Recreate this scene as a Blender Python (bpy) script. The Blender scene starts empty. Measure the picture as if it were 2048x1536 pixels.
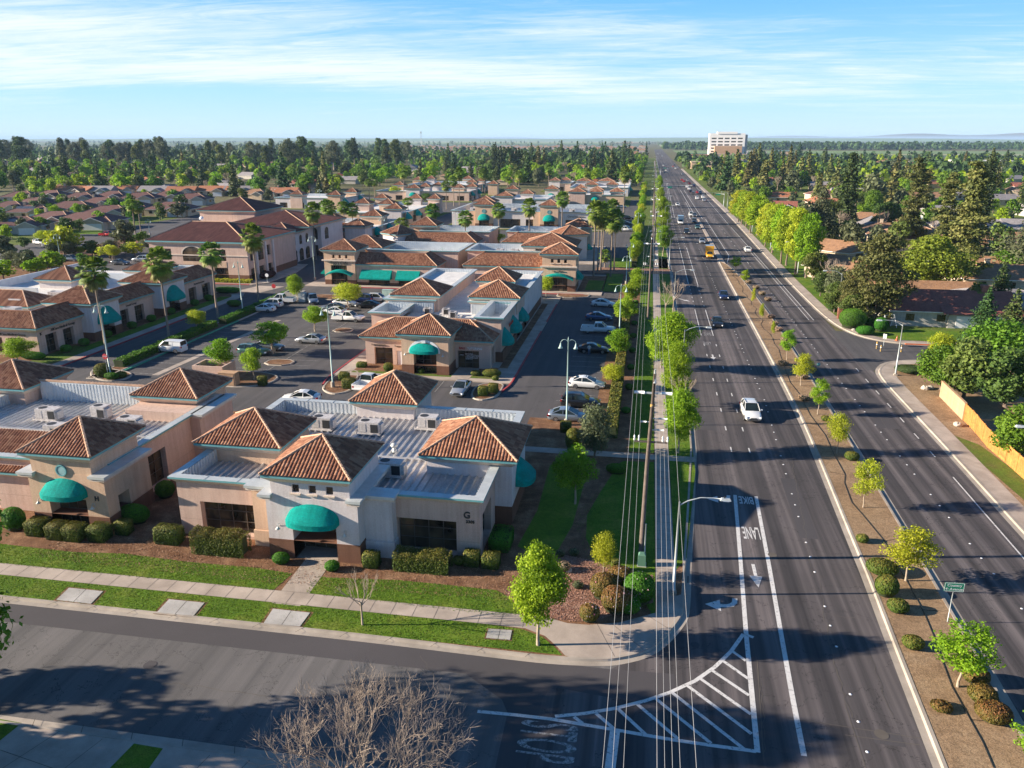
import bpy, math, random
from mathutils import Vector, Matrix
R=math.radians; PI=math.pi
sc=bpy.context.scene; COL=sc.collection
# ---------------------------------------------------------------- camera
CAMH=31.0; FPX=1560.0
pitch=math.atan(490/FPX); yaw=math.atan(279/math.hypot(FPX,490))
cd=bpy.data.cameras.new('camera'); cam=bpy.data.objects.new('camera',cd); COL.objects.link(cam)
cam.location=(0,0,CAMH); cam.rotation_euler=(PI/2-pitch,0,yaw)
cd.sensor_width=36; cd.lens=36*FPX/2048; cd.clip_start=0.5; cd.clip_end=60000
sc.camera=cam
# ---------------------------------------------------------------- world and sun
SUN_EL=18.0; SUN_AZ=190.5            # direction towards the sun, degrees counter-clockwise from +X
w=bpy.data.worlds.new('World'); sc.world=w; w.use_nodes=True
nt=w.node_tree; N=nt.nodes; L=nt.links; N.clear()
def nd(tree,t,**k):
    n=tree.nodes.new(t)
    for a,b in k.items(): setattr(n,a,b)
    return n
out=nd(nt,'ShaderNodeOutputWorld'); bg=nd(nt,'ShaderNodeBackground')
sky=nd(nt,'ShaderNodeTexSky',sky_type='NISHITA',sun_disc=False,sun_elevation=R(SUN_EL),sun_rotation=R(90-SUN_AZ),altitude=0,air_density=1.0,dust_density=0.0,ozone_density=3.0)
hs=nd(nt,'ShaderNodeHueSaturation'); hs.inputs['Saturation'].default_value=1.3
L.new(sky.outputs[0],hs.inputs['Color'])
tc=nd(nt,'ShaderNodeTexCoord'); sx=nd(nt,'ShaderNodeSeparateXYZ'); L.new(tc.outputs['Generated'],sx.inputs[0])
def mth(tree,op,a,b=None,c=None,clamp=False):
    n=nd(tree,'ShaderNodeMath',operation=op); n.use_clamp=clamp
    for i,v in enumerate((a,b,c)):
        if v is None: continue
        if isinstance(v,(int,float)): n.inputs[i].default_value=v
        else: tree.links.new(v,n.inputs[i])
    return n.outputs[0]
zc=mth(nt,'MAXIMUM',sx.outputs[2],0.0); zd=mth(nt,'ADD',zc,0.045)
cx=mth(nt,'DIVIDE',sx.outputs[0],zd); cy=mth(nt,'DIVIDE',sx.outputs[1],zd)
cb=nd(nt,'ShaderNodeCombineXYZ'); L.new(cx,cb.inputs[0]); L.new(cy,cb.inputs[1])
def wn(scale,sy,rot,detail,rough,dist,off):
    mp=nd(nt,'ShaderNodeMapping'); mp.inputs['Scale'].default_value=(scale,scale*sy,1); mp.inputs['Rotation'].default_value=(0,0,R(rot)); mp.inputs['Location'].default_value=off
    L.new(cb.outputs[0],mp.inputs['Vector'])
    n=nd(nt,'ShaderNodeTexNoise'); n.inputs['Scale'].default_value=1; n.inputs['Detail'].default_value=detail; n.inputs['Roughness'].default_value=rough; n.inputs['Distortion'].default_value=dist
    L.new(mp.outputs[0],n.inputs['Vector']); return n.outputs['Fac']
n1=wn(.30,2.4,-32,8,.62,.8,(2.1,5.45,0)); n2=wn(.9,3.6,-34,9,.68,1.8,(0,.4,0)); n3=wn(.22,1.6,25,4,.5,.6,(4.6,1.2,0))
s=mth(nt,'ADD',mth(nt,'MULTIPLY',n1,.55),mth(nt,'MULTIPLY',n2,.40)); s=mth(nt,'ADD',s,mth(nt,'MULTIPLY',n3,.50))
def gauss(c,k,w_,amp):
    q=mth(nt,'DIVIDE',mth(nt,'SUBTRACT',cy,mth(nt,'ADD',mth(nt,'MULTIPLY',cx,k),c)),w_); return mth(nt,'MULTIPLY',mth(nt,'EXPONENT',mth(nt,'MULTIPLY',mth(nt,'MULTIPLY',q,q),-1)),amp)
tp=nd(nt,'ShaderNodeMapRange'); L.new(cx,tp.inputs['Value']); tp.inputs['From Min'].default_value=-2.2; tp.inputs['From Max'].default_value=.8; tp.inputs['To Min'].default_value=1; tp.inputs['To Max'].default_value=.35
s=mth(nt,'ADD',s,mth(nt,'MULTIPLY',gauss(9.7,.66,2.1,.27),tp.outputs[0])); s=mth(nt,'ADD',s,gauss(8.4,.1,2.4,.09)); s=mth(nt,'ADD',s,gauss(5.9,.35,1.0,.13))
mr=nd(nt,'ShaderNodeMapRange',interpolation_type='SMOOTHSTEP'); L.new(s,mr.inputs['Value'])
mr.inputs['From Min'].default_value=.74; mr.inputs['From Max'].default_value=1.12; mr.inputs['To Max'].default_value=.88
hz=nd(nt,'ShaderNodeMapRange'); L.new(sx.outputs[2],hz.inputs['Value']); hz.inputs['From Min'].default_value=.008; hz.inputs['From Max'].default_value=.055
cf=mth(nt,'MULTIPLY',mr.outputs[0],hz.outputs[0])
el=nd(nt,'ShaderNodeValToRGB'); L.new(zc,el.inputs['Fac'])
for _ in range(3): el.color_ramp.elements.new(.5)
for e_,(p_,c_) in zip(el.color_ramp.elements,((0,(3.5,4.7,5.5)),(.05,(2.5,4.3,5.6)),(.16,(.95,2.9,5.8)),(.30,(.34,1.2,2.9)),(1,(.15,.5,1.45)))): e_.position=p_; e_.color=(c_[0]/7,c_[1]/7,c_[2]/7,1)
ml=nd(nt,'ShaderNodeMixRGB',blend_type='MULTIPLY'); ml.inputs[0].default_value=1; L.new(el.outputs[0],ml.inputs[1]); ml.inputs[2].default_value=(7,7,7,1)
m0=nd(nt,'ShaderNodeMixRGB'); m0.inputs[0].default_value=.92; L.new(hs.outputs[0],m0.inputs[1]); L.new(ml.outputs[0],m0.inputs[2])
mx=nd(nt,'ShaderNodeMixRGB'); L.new(cf,mx.inputs['Fac']); L.new(m0.outputs[0],mx.inputs['Color1']); mx.inputs['Color2'].default_value=(5.3,5.6,5.9,1)
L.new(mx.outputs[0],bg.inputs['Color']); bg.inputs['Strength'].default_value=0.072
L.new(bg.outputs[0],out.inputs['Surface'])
ld=bpy.data.lights.new('sun','SUN'); ld.energy=5.0; ld.angle=R(.53); ld.color=(1,.87,.71)
sun=bpy.data.objects.new('sun',ld); COL.objects.link(sun)
sd=Vector((math.cos(R(SUN_AZ))*math.cos(R(SUN_EL)),math.sin(R(SUN_AZ))*math.cos(R(SUN_EL)),math.sin(R(SUN_EL))))
sun.rotation_euler=sd.to_track_quat('Z','Y').to_euler()
vs=sc.view_settings; vs.view_transform='Standard'; vs.look='None'; vs.exposure=1.45; vs.gamma=1; vs.use_curve_mapping=False
# ---------------------------------------------------------------- helpers
Mc=cam.rotation_euler.to_matrix()
def P(px,py,z=0.0):
    """point of the flat ground (height z) behind a pixel of the 2048x1536 photograph"""
    d=Mc@Vector(((px-1024)/FPX,-(py-768)/FPX,-1)); t=(z-CAMH)/d.z
    return (d.x*t,d.y*t)
def PZ(px,py,y):
    d=Mc@Vector(((px-1024)/FPX,-(py-768)/FPX,-1)); t=y/d.y
    return (d.x*t,y,CAMH+d.z*t)
def tag(o,label=None,cat=None,group=None,kind=None):
    if label: o['label']=label
    if cat: o['category']=cat
    if group: o['group']=group
    if kind: o['kind']=kind
    return o
def empty(name,loc,rz=0,label=None,cat=None,group=None):
    o=bpy.data.objects.new(name,None); COL.objects.link(o); o.location=loc; o.rotation_euler=(0,0,rz)
    o.empty_display_size=.2
    return tag(o,label,cat,group)
class MB:
    def __init__(s): s.v=[]; s.f=[]; s.m=[]; s.c=[]; s.sm=[]
    def face(s,pts,m=0,c=0.5,smooth=False):
        n=len(s.v); s.v.extend(tuple(p) for p in pts); s.f.append(tuple(range(n,n+len(pts)))); s.m.append(m); s.c.append(c); s.sm.append(smooth)
    def idx(s,vs,fs,m=0,c=0.5,smooth=False):
        n=len(s.v); s.v.extend(tuple(p) for p in vs)
        for f in fs: s.f.append(tuple(n+i for i in f)); s.m.append(m); s.c.append(c); s.sm.append(smooth)
    def box(s,x0,x1,y0,y1,z0,z1,m=0,c=.5):
        v=[(x0,y0,z0),(x1,y0,z0),(x1,y1,z0),(x0,y1,z0),(x0,y0,z1),(x1,y0,z1),(x1,y1,z1),(x0,y1,z1)]
        s.idx(v,[(0,3,2,1),(4,5,6,7),(0,1,5,4),(1,2,6,5),(2,3,7,6),(3,0,4,7)],m,c)
    def obox(s,cx,cy,z0,z1,lx,ly,a,m=0,tx=1,ty=1):
        ca,sa=math.cos(a),math.sin(a); v=[]
        for z,kx,ky in ((z0,1,1),(z1,tx,ty)):
            for sx_,sy_ in ((-1,-1),(1,-1),(1,1),(-1,1)):
                X=sx_*lx/2*kx; Y=sy_*ly/2*ky; v.append((cx+X*ca-Y*sa,cy+X*sa+Y*ca,z))
        s.idx(v,[(0,3,2,1),(4,5,6,7),(0,1,5,4),(1,2,6,5),(2,3,7,6),(3,0,4,7)],m)
    def prism(s,poly,z0,z1,m=0,mt=None):
        n=len(poly); A=sum(poly[i][0]*poly[(i+1)%n][1]-poly[(i+1)%n][0]*poly[i][1] for i in range(n))
        if A<0: poly=poly[::-1]
        v=[(p[0],p[1],z0) for p in poly]+[(p[0],p[1],z1) for p in poly]
        k=len(s.v); s.v.extend(v)
        s.f.append(tuple(k+n+i for i in range(n))); s.m.append(m if mt is None else mt); s.c.append(.5); s.sm.append(False)
        for i in range(n):
            j=(i+1)%n; s.f.append((k+i,k+j,k+n+j,k+n+i)); s.m.append(m); s.c.append(.5); s.sm.append(False)
    def tube(s,pts,rs,n=8,m=0,cap=True,smooth=True,c=.5):
        pts=[Vector(p) for p in pts]
        if isinstance(rs,(int,float)): rs=[rs]*len(pts)
        k=len(s.v); K=len(pts)
        for i,p in enumerate(pts):
            t=(pts[min(i+1,K-1)]-pts[max(i-1,0)]); t=t.normalized() if t.length>1e-9 else Vector((0,0,1))
            a=Vector((0,0,1)) if abs(t.z)<.92 else Vector((1,0,0)); u=t.cross(a).normalized(); w_=u.cross(t)
            for j in range(n):
                q=2*PI*j/n; s.v.append(tuple(p+(u*math.cos(q)+w_*math.sin(q))*rs[i]))
        for i in range(K-1):
            for j in range(n):
                a=k+i*n+j; b=k+i*n+(j+1)%n; s.f.append((a,b,b+n,a+n)); s.m.append(m); s.c.append(c); s.sm.append(smooth)
        if cap:
            s.f.append(tuple(k+j for j in range(n))); s.m.append(m); s.c.append(c); s.sm.append(False)
            s.f.append(tuple(k+(K-1)*n+j for j in reversed(range(n)))); s.m.append(m); s.c.append(c); s.sm.append(False)
    def lathe(s,prof,cx=0,cy=0,n=16,m=0,smooth=True):
        k=len(s.v); K=len(prof)
        for r,z in prof:
            for j in range(n): s.v.append((cx+r*math.cos(2*PI*j/n),cy+r*math.sin(2*PI*j/n),z))
        for i in range(K-1):
            for j in range(n):
                a=k+i*n+j; b=k+i*n+(j+1)%n; s.f.append((a,b,b+n,a+n)); s.m.append(m); s.c.append(.5); s.sm.append(smooth)
    def build(s,name,mats,parent=None,org=(0,0,0),col=False):
        me=bpy.data.meshes.new(name)
        o3=org
        me.from_pydata([(v[0]-o3[0],v[1]-o3[1],v[2]-o3[2]) for v in s.v],[],s.f)
        if not isinstance(mats,(list,tuple)): mats=[mats]
        for mm in mats: me.materials.append(mm)
        me.polygons.foreach_set('material_index',s.m); me.polygons.foreach_set('use_smooth',s.sm)
        if col:
            at=me.attributes.new('rnd','FLOAT','FACE'); at.data.foreach_set('value',s.c)
        me.update()
        o=bpy.data.objects.new(name,me); COL.objects.link(o)
        if parent: o.parent=parent
        else: o.location=o3
        return o
def copy_tree(o,parent=None):
    c=o.copy(); COL.objects.link(c); c.parent=parent
    for ch in o.children: copy_tree(ch,c)
    return c
# ---------------------------------------------------------------- materials
def newmat(name):
    m=bpy.data.materials.new(name); m.use_nodes=True; t=m.node_tree; b=t.nodes['Principled BSDF']; return m,t,b
def noise(t,vec,scale,detail=4,rough=.55,dist=0,stretch=None):
    n=nd(t,'ShaderNodeTexNoise'); n.inputs['Scale'].default_value=scale; n.inputs['Detail'].default_value=detail; n.inputs['Roughness'].default_value=rough; n.inputs['Distortion'].default_value=dist
    if stretch:
        mp=nd(t,'ShaderNodeMapping'); mp.inputs['Scale'].default_value=stretch; t.links.new(vec,mp.inputs['Vector']); vec=mp.outputs[0]
    t.links.new(vec,n.inputs['Vector']); return n.outputs['Fac']
def ramp(t,fac,stops):
    r=nd(t,'ShaderNodeValToRGB'); e=r.color_ramp.elements
    while len(e)<len(stops): e.new(.5)
    for i,(p,c) in enumerate(stops): e[i].position=p; e[i].color=(*c,1)
    t.links.new(fac,r.inputs['Fac']); return r.outputs['Color']
def mixc(t,f,a,b,mode='MIX'):
    n=nd(t,'ShaderNodeMixRGB',blend_type=mode)
    for i,v in ((0,f),(1,a),(2,b)):
        if isinstance(v,(int,float)): n.inputs[i].default_value=v
        elif isinstance(v,tuple): n.inputs[i].default_value=(*v,1)
        else: t.links.new(v,n.inputs[i])
    return n.outputs[0]
def bump(t,b,h,dist,strength=1):
    n=nd(t,'ShaderNodeBump'); n.inputs['Distance'].default_value=dist; n.inputs['Strength'].default_value=strength
    t.links.new(h,n.inputs['Height']); t.links.new(n.outputs[0],b.inputs['Normal'])
def coord(t,world=False):
    if world: return nd(t,'ShaderNodeNewGeometry').outputs['Position']
    return nd(t,'ShaderNodeTexCoord').outputs['Object']
def simple(name,col,rough=.8,var=.12,scale=1.5,bmp=0,bscale=30,metal=0,world=False,spec=None,fine=0):
    m,t,b=newmat(name); v=coord(t,world)
    n=noise(t,v,scale,6,.6)
    lo=tuple(c*(1-var) for c in col); hi=tuple(min(1,c*(1+var)) for c in col)
    c=ramp(t,n,[(.3,lo),(.7,hi)])
    if fine:
        f=noise(t,v,fine,3,.7); c=mixc(t,.5,c,ramp(t,f,[(.3,(.25,.25,.25)),(.7,(.75,.75,.75))]),'OVERLAY')
    t.links.new(c,b.inputs['Base Color']); b.inputs['Roughness'].default_value=rough; b.inputs['Metallic'].default_value=metal
    if spec is not None: b.inputs['Specular IOR Level'].default_value=spec
    if bmp: bump(t,b,noise(t,v,bscale,3,.6),bmp)
    return m
MT={}
def asphalt(name,base,streak,crack=.5,sealed=False):
    m,t,b=newmat(name); v=coord(t,True)
    big=noise(t,v,.09,5,.6); fine=noise(t,v,26,3,.75); 
    c=ramp(t,big,[(.3,tuple(x*.86 for x in base)),(.7,tuple(x*1.16 for x in base))])
    c=mixc(t,.55,c,ramp(t,fine,[(.32,(.3,.3,.3)),(.68,(.72,.72,.72))]),'OVERLAY')
    if streak:
        st=noise(t,v,1,4,.55,.2,(.75,.014,1)); tr=noise(t,v,1,2,.5,0,(.9,.0025,1)); c=mixc(t,streak*.8,c,ramp(t,tr,[(.38,(.24,.24,.25)),(.62,(.78,.75,.74))]),'OVERLAY'); c=mixc(t,streak*.7,c,ramp(t,st,[(.35,(.25,.25,.25)),(.65,(.8,.77,.75))]),'OVERLAY')
        st2=noise(t,v,1,3,.6,.3,(3.2,.05,1)); c=mixc(t,streak*.5,c,ramp(t,st2,[(.35,(.3,.3,.3)),(.7,(.75,.73,.7))]),'OVERLAY')
    if crack:
        cn=noise(t,v,.23,7,.62,.35); k=mth(t,'ABSOLUTE',mth(t,'SUBTRACT',cn,.5)); k=mth(t,'LESS_THAN',k,.0022)
        c=mixc(t,mth(t,'MULTIPLY',k,crack),c,tuple(x*.35 for x in base))
    t.links.new(c,b.inputs['Base Color']); b.inputs['Roughness'].default_value=.88; b.inputs['Specular IOR Level'].default_value=.35
    bump(t,b,fine,.006,.6); return m
MT['road']=asphalt('boulevard_asphalt',(.078,.071,.072),.9,1)
MT['street']=asphalt('street_asphalt',(.112,.107,.104),.35,.8)
MT['lot']=asphalt('parking_asphalt',(.075,.071,.072),.25,.6)
MT['patch']=asphalt('patch_asphalt',(.066,.060,.062),.0,0)
def concrete(name,base,rough=.85):
    m,t,b=newmat(name); v=coord(t,True)
    big=noise(t,v,.7,6,.65); st=noise(t,v,.25,5,.6,.6); fine=noise(t,v,40,2,.7)
    c=ramp(t,big,[(.3,tuple(x*.82 for x in base)),(.72,tuple(min(1,x*1.12) for x in base))])
    c=mixc(t,.45,c,ramp(t,st,[(.38,(.3,.29,.28)),(.6,(.6,.6,.6))]),'OVERLAY'); c=mixc(t,.3,c,ramp(t,fine,[(.3,(.3,.3,.3)),(.7,(.7,.7,.7))]),'OVERLAY')
    t.links.new(c,b.inputs['Base Color']); b.inputs['Roughness'].default_value=rough; bump(t,b,fine,.003,.5); return m
MT['conc']=concrete('sidewalk_concrete',(.40,.33,.27)); MT['kerb']=concrete('kerb_concrete',(.36,.31,.255)); MT['slab']=concrete('utility_slab',(.42,.40,.37)); MT['joint']=simple('joint_dark',(.10,.085,.07),.9)
def ground(name,cols,scale,fine,bd=.03,stops=(.3,.5,.7),bl=1):
    m,t,b=newmat(name); v=coord(t,True)
    a=noise(t,v,scale,6,.62,.2); f=noise(t,v,fine,4,.75); f2=noise(t,v,fine*.22,3,.6)
    c=ramp(t,a,list(zip(stops,cols)))
    c=mixc(t,.75,c,ramp(t,f,[(.3,(.16,.16,.16)),(.7,(.84,.84,.82))]),'OVERLAY')
    c=mixc(t,.4,c,ramp(t,f2,[(.3,(.28,.28,.28)),(.7,(.72,.72,.72))]),'OVERLAY')
    t.links.new(c,b.inputs['Base Color']); b.inputs['Roughness'].default_value=.95; b.inputs['Specular IOR Level'].default_value=.15
    bump(t,b,f,bd,bl); return m
MT['grass']=ground('lawn_grass',[(.06,.125,.010),(.10,.18,.013),(.19,.215,.035)],.35,14,.05,(.28,.5,.74))
MT['dgrass']=ground('worn_grass',[(.15,.13,.05),(.11,.15,.025),(.09,.17,.02)],.45,12,.05)
MT['mulch']=ground('wood_chip_mulch',[(.13,.062,.032),(.20,.105,.058),(.30,.18,.105)],.6,11,.06)
MT['gravel']=ground('red_chip_gravel',[(.20,.11,.075),(.28,.15,.10),(.35,.21,.15)],.8,9,.06)
MT['dirt']=ground('median_dirt',[(.22,.14,.08),(.29,.19,.11),(.33,.23,.14)],.35,12,.03)
MT['land']=ground('open_land',[(.09,.11,.035),(.13,.12,.055),(.17,.14,.07)],.02,.5,.05)
MT['paint']=None
def paintmat(name,col,wear):
    m,t,b=newmat(name); v=coord(t,True); n=noise(t,v,5,6,.75)
    c=mixc(t,ramp(t,n,[(wear-.05,(1,1,1)),(wear+.05,(0,0,0))]),col,(.1,.095,.09))
    f=noise(t,v,1.2,3,.6); c=mixc(t,.4,c,ramp(t,f,[(.3,(.35,.35,.35)),(.7,(.62,.62,.62))]),'OVERLAY')
    t.links.new(c,b.inputs['Base Color']); b.inputs['Roughness'].default_value=.7; return m
MT['paint']=paintmat('road_paint_white',(.62,.60,.57),.40); MT['oldpaint']=paintmat('faded_paint',(.38,.36,.34),.50); MT['redk']=paintmat('red_kerb_paint',(.42,.045,.05),.36); MT['yellow']=paintmat('yellow_paint',(.6,.36,.05),.52)
MT['greenk']=paintmat('green_kerb_paint',(.05,.36,.22),.42)
MT['orangek']=paintmat('orange_kerb_paint',(.55,.12,.03),.4)
def stucco(name,col):
    m,t,b=newmat(name); v=coord(t)
    a=noise(t,v,.5,5,.6); f=noise(t,v,9,4,.7); g=noise(t,v,1,4,.6,0,(3,3,.18)); jz=nd(t,'ShaderNodeSeparateXYZ'); t.links.new(v,jz.inputs[0])
    c=ramp(t,a,[(.3,tuple(x*.9 for x in col)),(.7,tuple(min(1,x*1.07) for x in col))])
    c=mixc(t,.28,c,ramp(t,f,[(.3,(.3,.3,.3)),(.7,(.7,.7,.7))]),'OVERLAY'); c=mixc(t,.38,c,ramp(t,g,[(.3,(.33,.32,.31)),(.6,(.56,.56,.56))]),'OVERLAY'); k=mth(t,'LESS_THAN',mth(t,'ABSOLUTE',mth(t,'SUBTRACT',jz.outputs[2],1.42)),.016); c=mixc(t,mth(t,'MULTIPLY',k,.55),c,tuple(x*.45 for x in col))
    t.links.new(c,b.inputs['Base Color']); b.inputs['Roughness'].default_value=.92; b.inputs['Specular IOR Level'].default_value=.2
    bump(t,b,f,.02,.8); return m
MT['pink']=stucco('pink_stucco',(.57,.41,.33)); MT['white']=stucco('white_stucco',(.61,.555,.54)); MT['tan']=stucco('tan_stucco',(.60,.42,.29)); MT['brown']=stucco('brown_stucco',(.17,.085,.055))
MT['cream']=stucco('cream_trim',(.62,.52,.43)); MT['graystucco']=stucco('gray_stucco',(.42,.40,.38))
MT['teal']=simple('teal_trim',(.12,.33,.35),.6,.12,3); MT['cap']=simple('metal_cap',(.52,.55,.54),.45,.12,1.2,metal=.25)
MT['metal']=simple('ribbed_metal_roof',(.50,.49,.48),.42,.16,.7,metal=.35,fine=8); MT['ribwall']=simple('ribbed_metal_wall',(.62,.66,.68),.4,.1,1,metal=.25)
MT['membrane']=simple('roof_membrane',(.62,.60,.57),.8,.14,.8,fine=5)
MT['awn']=simple('teal_canvas',(.0,.235,.20),.85,.2,1.6,bmp=.012,bscale=6,spec=.12,fine=9)
MT['frame']=simple('bronze_frame',(.085,.07,.058),.5); MT['alum']=simple('wire_aluminium',(.34,.34,.34),.6)
MT['acw']=simple('unit_casing',(.50,.47,.45),.5,.12,2,fine=6); MT['dark']=simple('dark_grille',(.03,.03,.032),.6); MT['black']=simple('black_rubber',(.015,.015,.016),.8)
MT['pole']=simple('galvanised_steel',(.42,.46,.46),.45,.1,2,metal=.3); MT['lampgreen']=simple('pale_green_steel',(.36,.50,.46),.45,.1,2); MT['wood']=simple('pole_wood',(.135,.105,.085),.9,.3,2.5,bmp=.02,bscale=20)
MT['box']=simple('green_box_paint',(.10,.22,.15),.6); MT['signgreen']=simple('sign_green',(.0,.22,.12),.5,.03); MT['signwhite']=simple('sign_white',(.8,.8,.8),.5,.03); MT['signred']=simple('sign_red',(.5,.03,.04),.5,.03)
MT['letter']=simple('dark_lettering',(.03,.03,.03),.5); MT['letterred']=simple('red_lettering',(.4,.03,.02),.5); MT['letterw']=simple('white_lettering',(.75,.75,.75),.5)
MT['fence']=simple('cedar_boards',(.46,.195,.045),.8,.3,1.5,fine=5); MT['blockwall']=stucco('block_wall',(.47,.30,.18)); MT['brick']=simple('red_brick',(.33,.13,.08),.85,.25,4)
MT['rock']=simple('pale_rock',(.42,.37,.31),.9,.2,3,bmp=.05,bscale=4)
MT['asph_shingle']=simple('brown_shingle',(.20,.135,.09),.9,.22,3,fine=5)
def glassmat(name,c0,c1,rough=.06):
    m,t,b=newmat(name); v=coord(t)
    mp=nd(t,'ShaderNodeMapping'); mp.inputs['Scale'].default_value=(.8,.8,.5); t.links.new(v,mp.inputs['Vector'])
    n=nd(t,'ShaderNodeTexNoise'); n.inputs['Scale'].default_value=.8; n.inputs['Detail'].default_value=2; t.links.new(mp.outputs[0],n.inputs['Vector'])
    t.links.new(ramp(t,n.outputs['Fac'],[(.35,c0),(.65,c1)]),b.inputs['Base Color'])
    b.inputs['Roughness'].default_value=rough; b.inputs['IOR'].default_value=1.5; return m
MT['glass']=glassmat('bronze_glass',(.015,.014,.012),(.12,.085,.05)); MT['cglass']=glassmat('car_glass',(.012,.018,.018),(.02,.03,.03),.04)
def tilemat(name,cols,rough=.85):
    m,t,b=newmat(name); a=nd(t,'ShaderNodeAttribute',attribute_name='rnd'); v=coord(t)
    c=ramp(t,a.outputs['Fac'],[(i/(len(cols)-1),c) for i,c in enumerate(cols)])
    n=noise(t,v,.45,5,.6); c=mixc(t,.5,c,ramp(t,n,[(.35,(.36,.34,.34)),(.65,(.6,.6,.6))]),'OVERLAY')
    f=noise(t,v,12,3,.7); c=mixc(t,.3,c,ramp(t,f,[(.3,(.32,.32,.32)),(.7,(.68,.68,.68))]),'OVERLAY')
    t.links.new(c,b.inputs['Base Color']); b.inputs['Roughness'].default_value=rough; b.inputs['Specular IOR Level'].default_value=.25; return m
MT['tile']=tilemat('terracotta_tile',[(.15,.064,.040),(.25,.108,.060),(.33,.16,.09),(.40,.22,.135)])
MT['htile']=tilemat('house_tile',[(.12,.05,.042),(.16,.066,.053),(.20,.085,.066)])
MT['ridge']=simple('ridge_tile',(.46,.29,.19),.85,.25,3)
# ---------------------------------------------------------------- building kit
rnd=random.Random(7)
def slope(mb,A,B,C,D,pitch=.29,lod=1,m=0,lift=0.0,flatm=None):
    A,B,C,D=map(Vector,(A,B,C,D)); U=(B-A); Ln=U.length; U.normalize()
    uc=(C-A).dot(U); ud=(D-A).dot(U); V=(C-A)-U*uc; S=V.length; V.normalize(); Nn=U.cross(V).normalized()
    if Nn.z<0: Nn=-Nn
    def vm(u):
        if u<uc and uc>1e-6: return S*max(u,0)/uc
        if u>ud and Ln-ud>1e-6: return S*max(Ln-u,0)/(Ln-ud)
        return S
    def pt(u,v,h): return A+U*u+V*v+Nn*(h+lift)
    if lod>=3:
        mb.face([pt(0,0,0),pt(Ln,0,0),D+Nn*lift,C+Nn*lift] if (C-D).length>1e-4 else [pt(0,0,0),pt(Ln,0,0),C+Nn*lift],m,.45); return
    mb.face([pt(0,0,-.03),pt(Ln,0,-.03),D-Nn*.03,C-Nn*.03] if (C-D).length>1e-4 else [pt(0,0,-.03),pt(Ln,0,-.03),C-Nn*.03],m,.1)
    n=max(3,round(Ln/pitch)); p=Ln/n
    prof=[(.0,0),(.12,.045),(.32,.078),(.55,.078),(.75,.045),(.88,0)] if lod==1 else [(.0,0),(.2,.07),(.6,.07),(.85,0)]
    dv=.42
    for i in range(n):
        us=[(i+q)*p for q,_ in prof]+[(i+1)*p]; hs_=[h for _,h in prof]+[0]
        vms=[min(vm(u),S) for u in us]; mxv=max(vms)
        rows=max(1,math.ceil(mxv/dv)) if lod==1 else max(1,math.ceil(mxv/2.1))
        st=dv if lod==1 else 2.1
        for j in range(rows):
            v0=j*st; c=rnd.random()*.8+.1; lf=.03 if lod==1 else 0
            for k in range(len(us)-1):
                a0,b0=min(v0,vms[k]),min(v0,vms[k+1]); a1,b1=min(v0+st,vms[k]),min(v0+st,vms[k+1])
                if a1-a0<1e-4 and b1-b0<1e-4: continue
                mb.face([pt(us[k],a0,hs_[k]+lf),pt(us[k+1],b0,hs_[k+1]+lf),pt(us[k+1],b1,hs_[k+1]),pt(us[k],a1,hs_[k])],m,c)
                if lod==1:
                    mb.face([pt(us[k],a0,hs_[k]-.02),pt(us[k+1],b0,hs_[k+1]-.02),pt(us[k+1],b0,hs_[k+1]+lf),pt(us[k],a0,hs_[k]+lf)],m,c)
def ridge(mb,a,b,m,r=.13,lod=1):
    a=Vector(a); b=Vector(b); n=max(1,int((b-a).length/.38)); up_=Vector((0,0,.05))
    if lod>1: mb.tube([a+up_,b+up_],[r*.9,r*.9],5,m,smooth=False); return
    for i in range(n):
        p=a+(b-a)*(i/n)+up_; q=a+(b-a)*((i+1)/n)+up_
        mb.tube([p,q],[r,r*.78],6,m,smooth=False)
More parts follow.
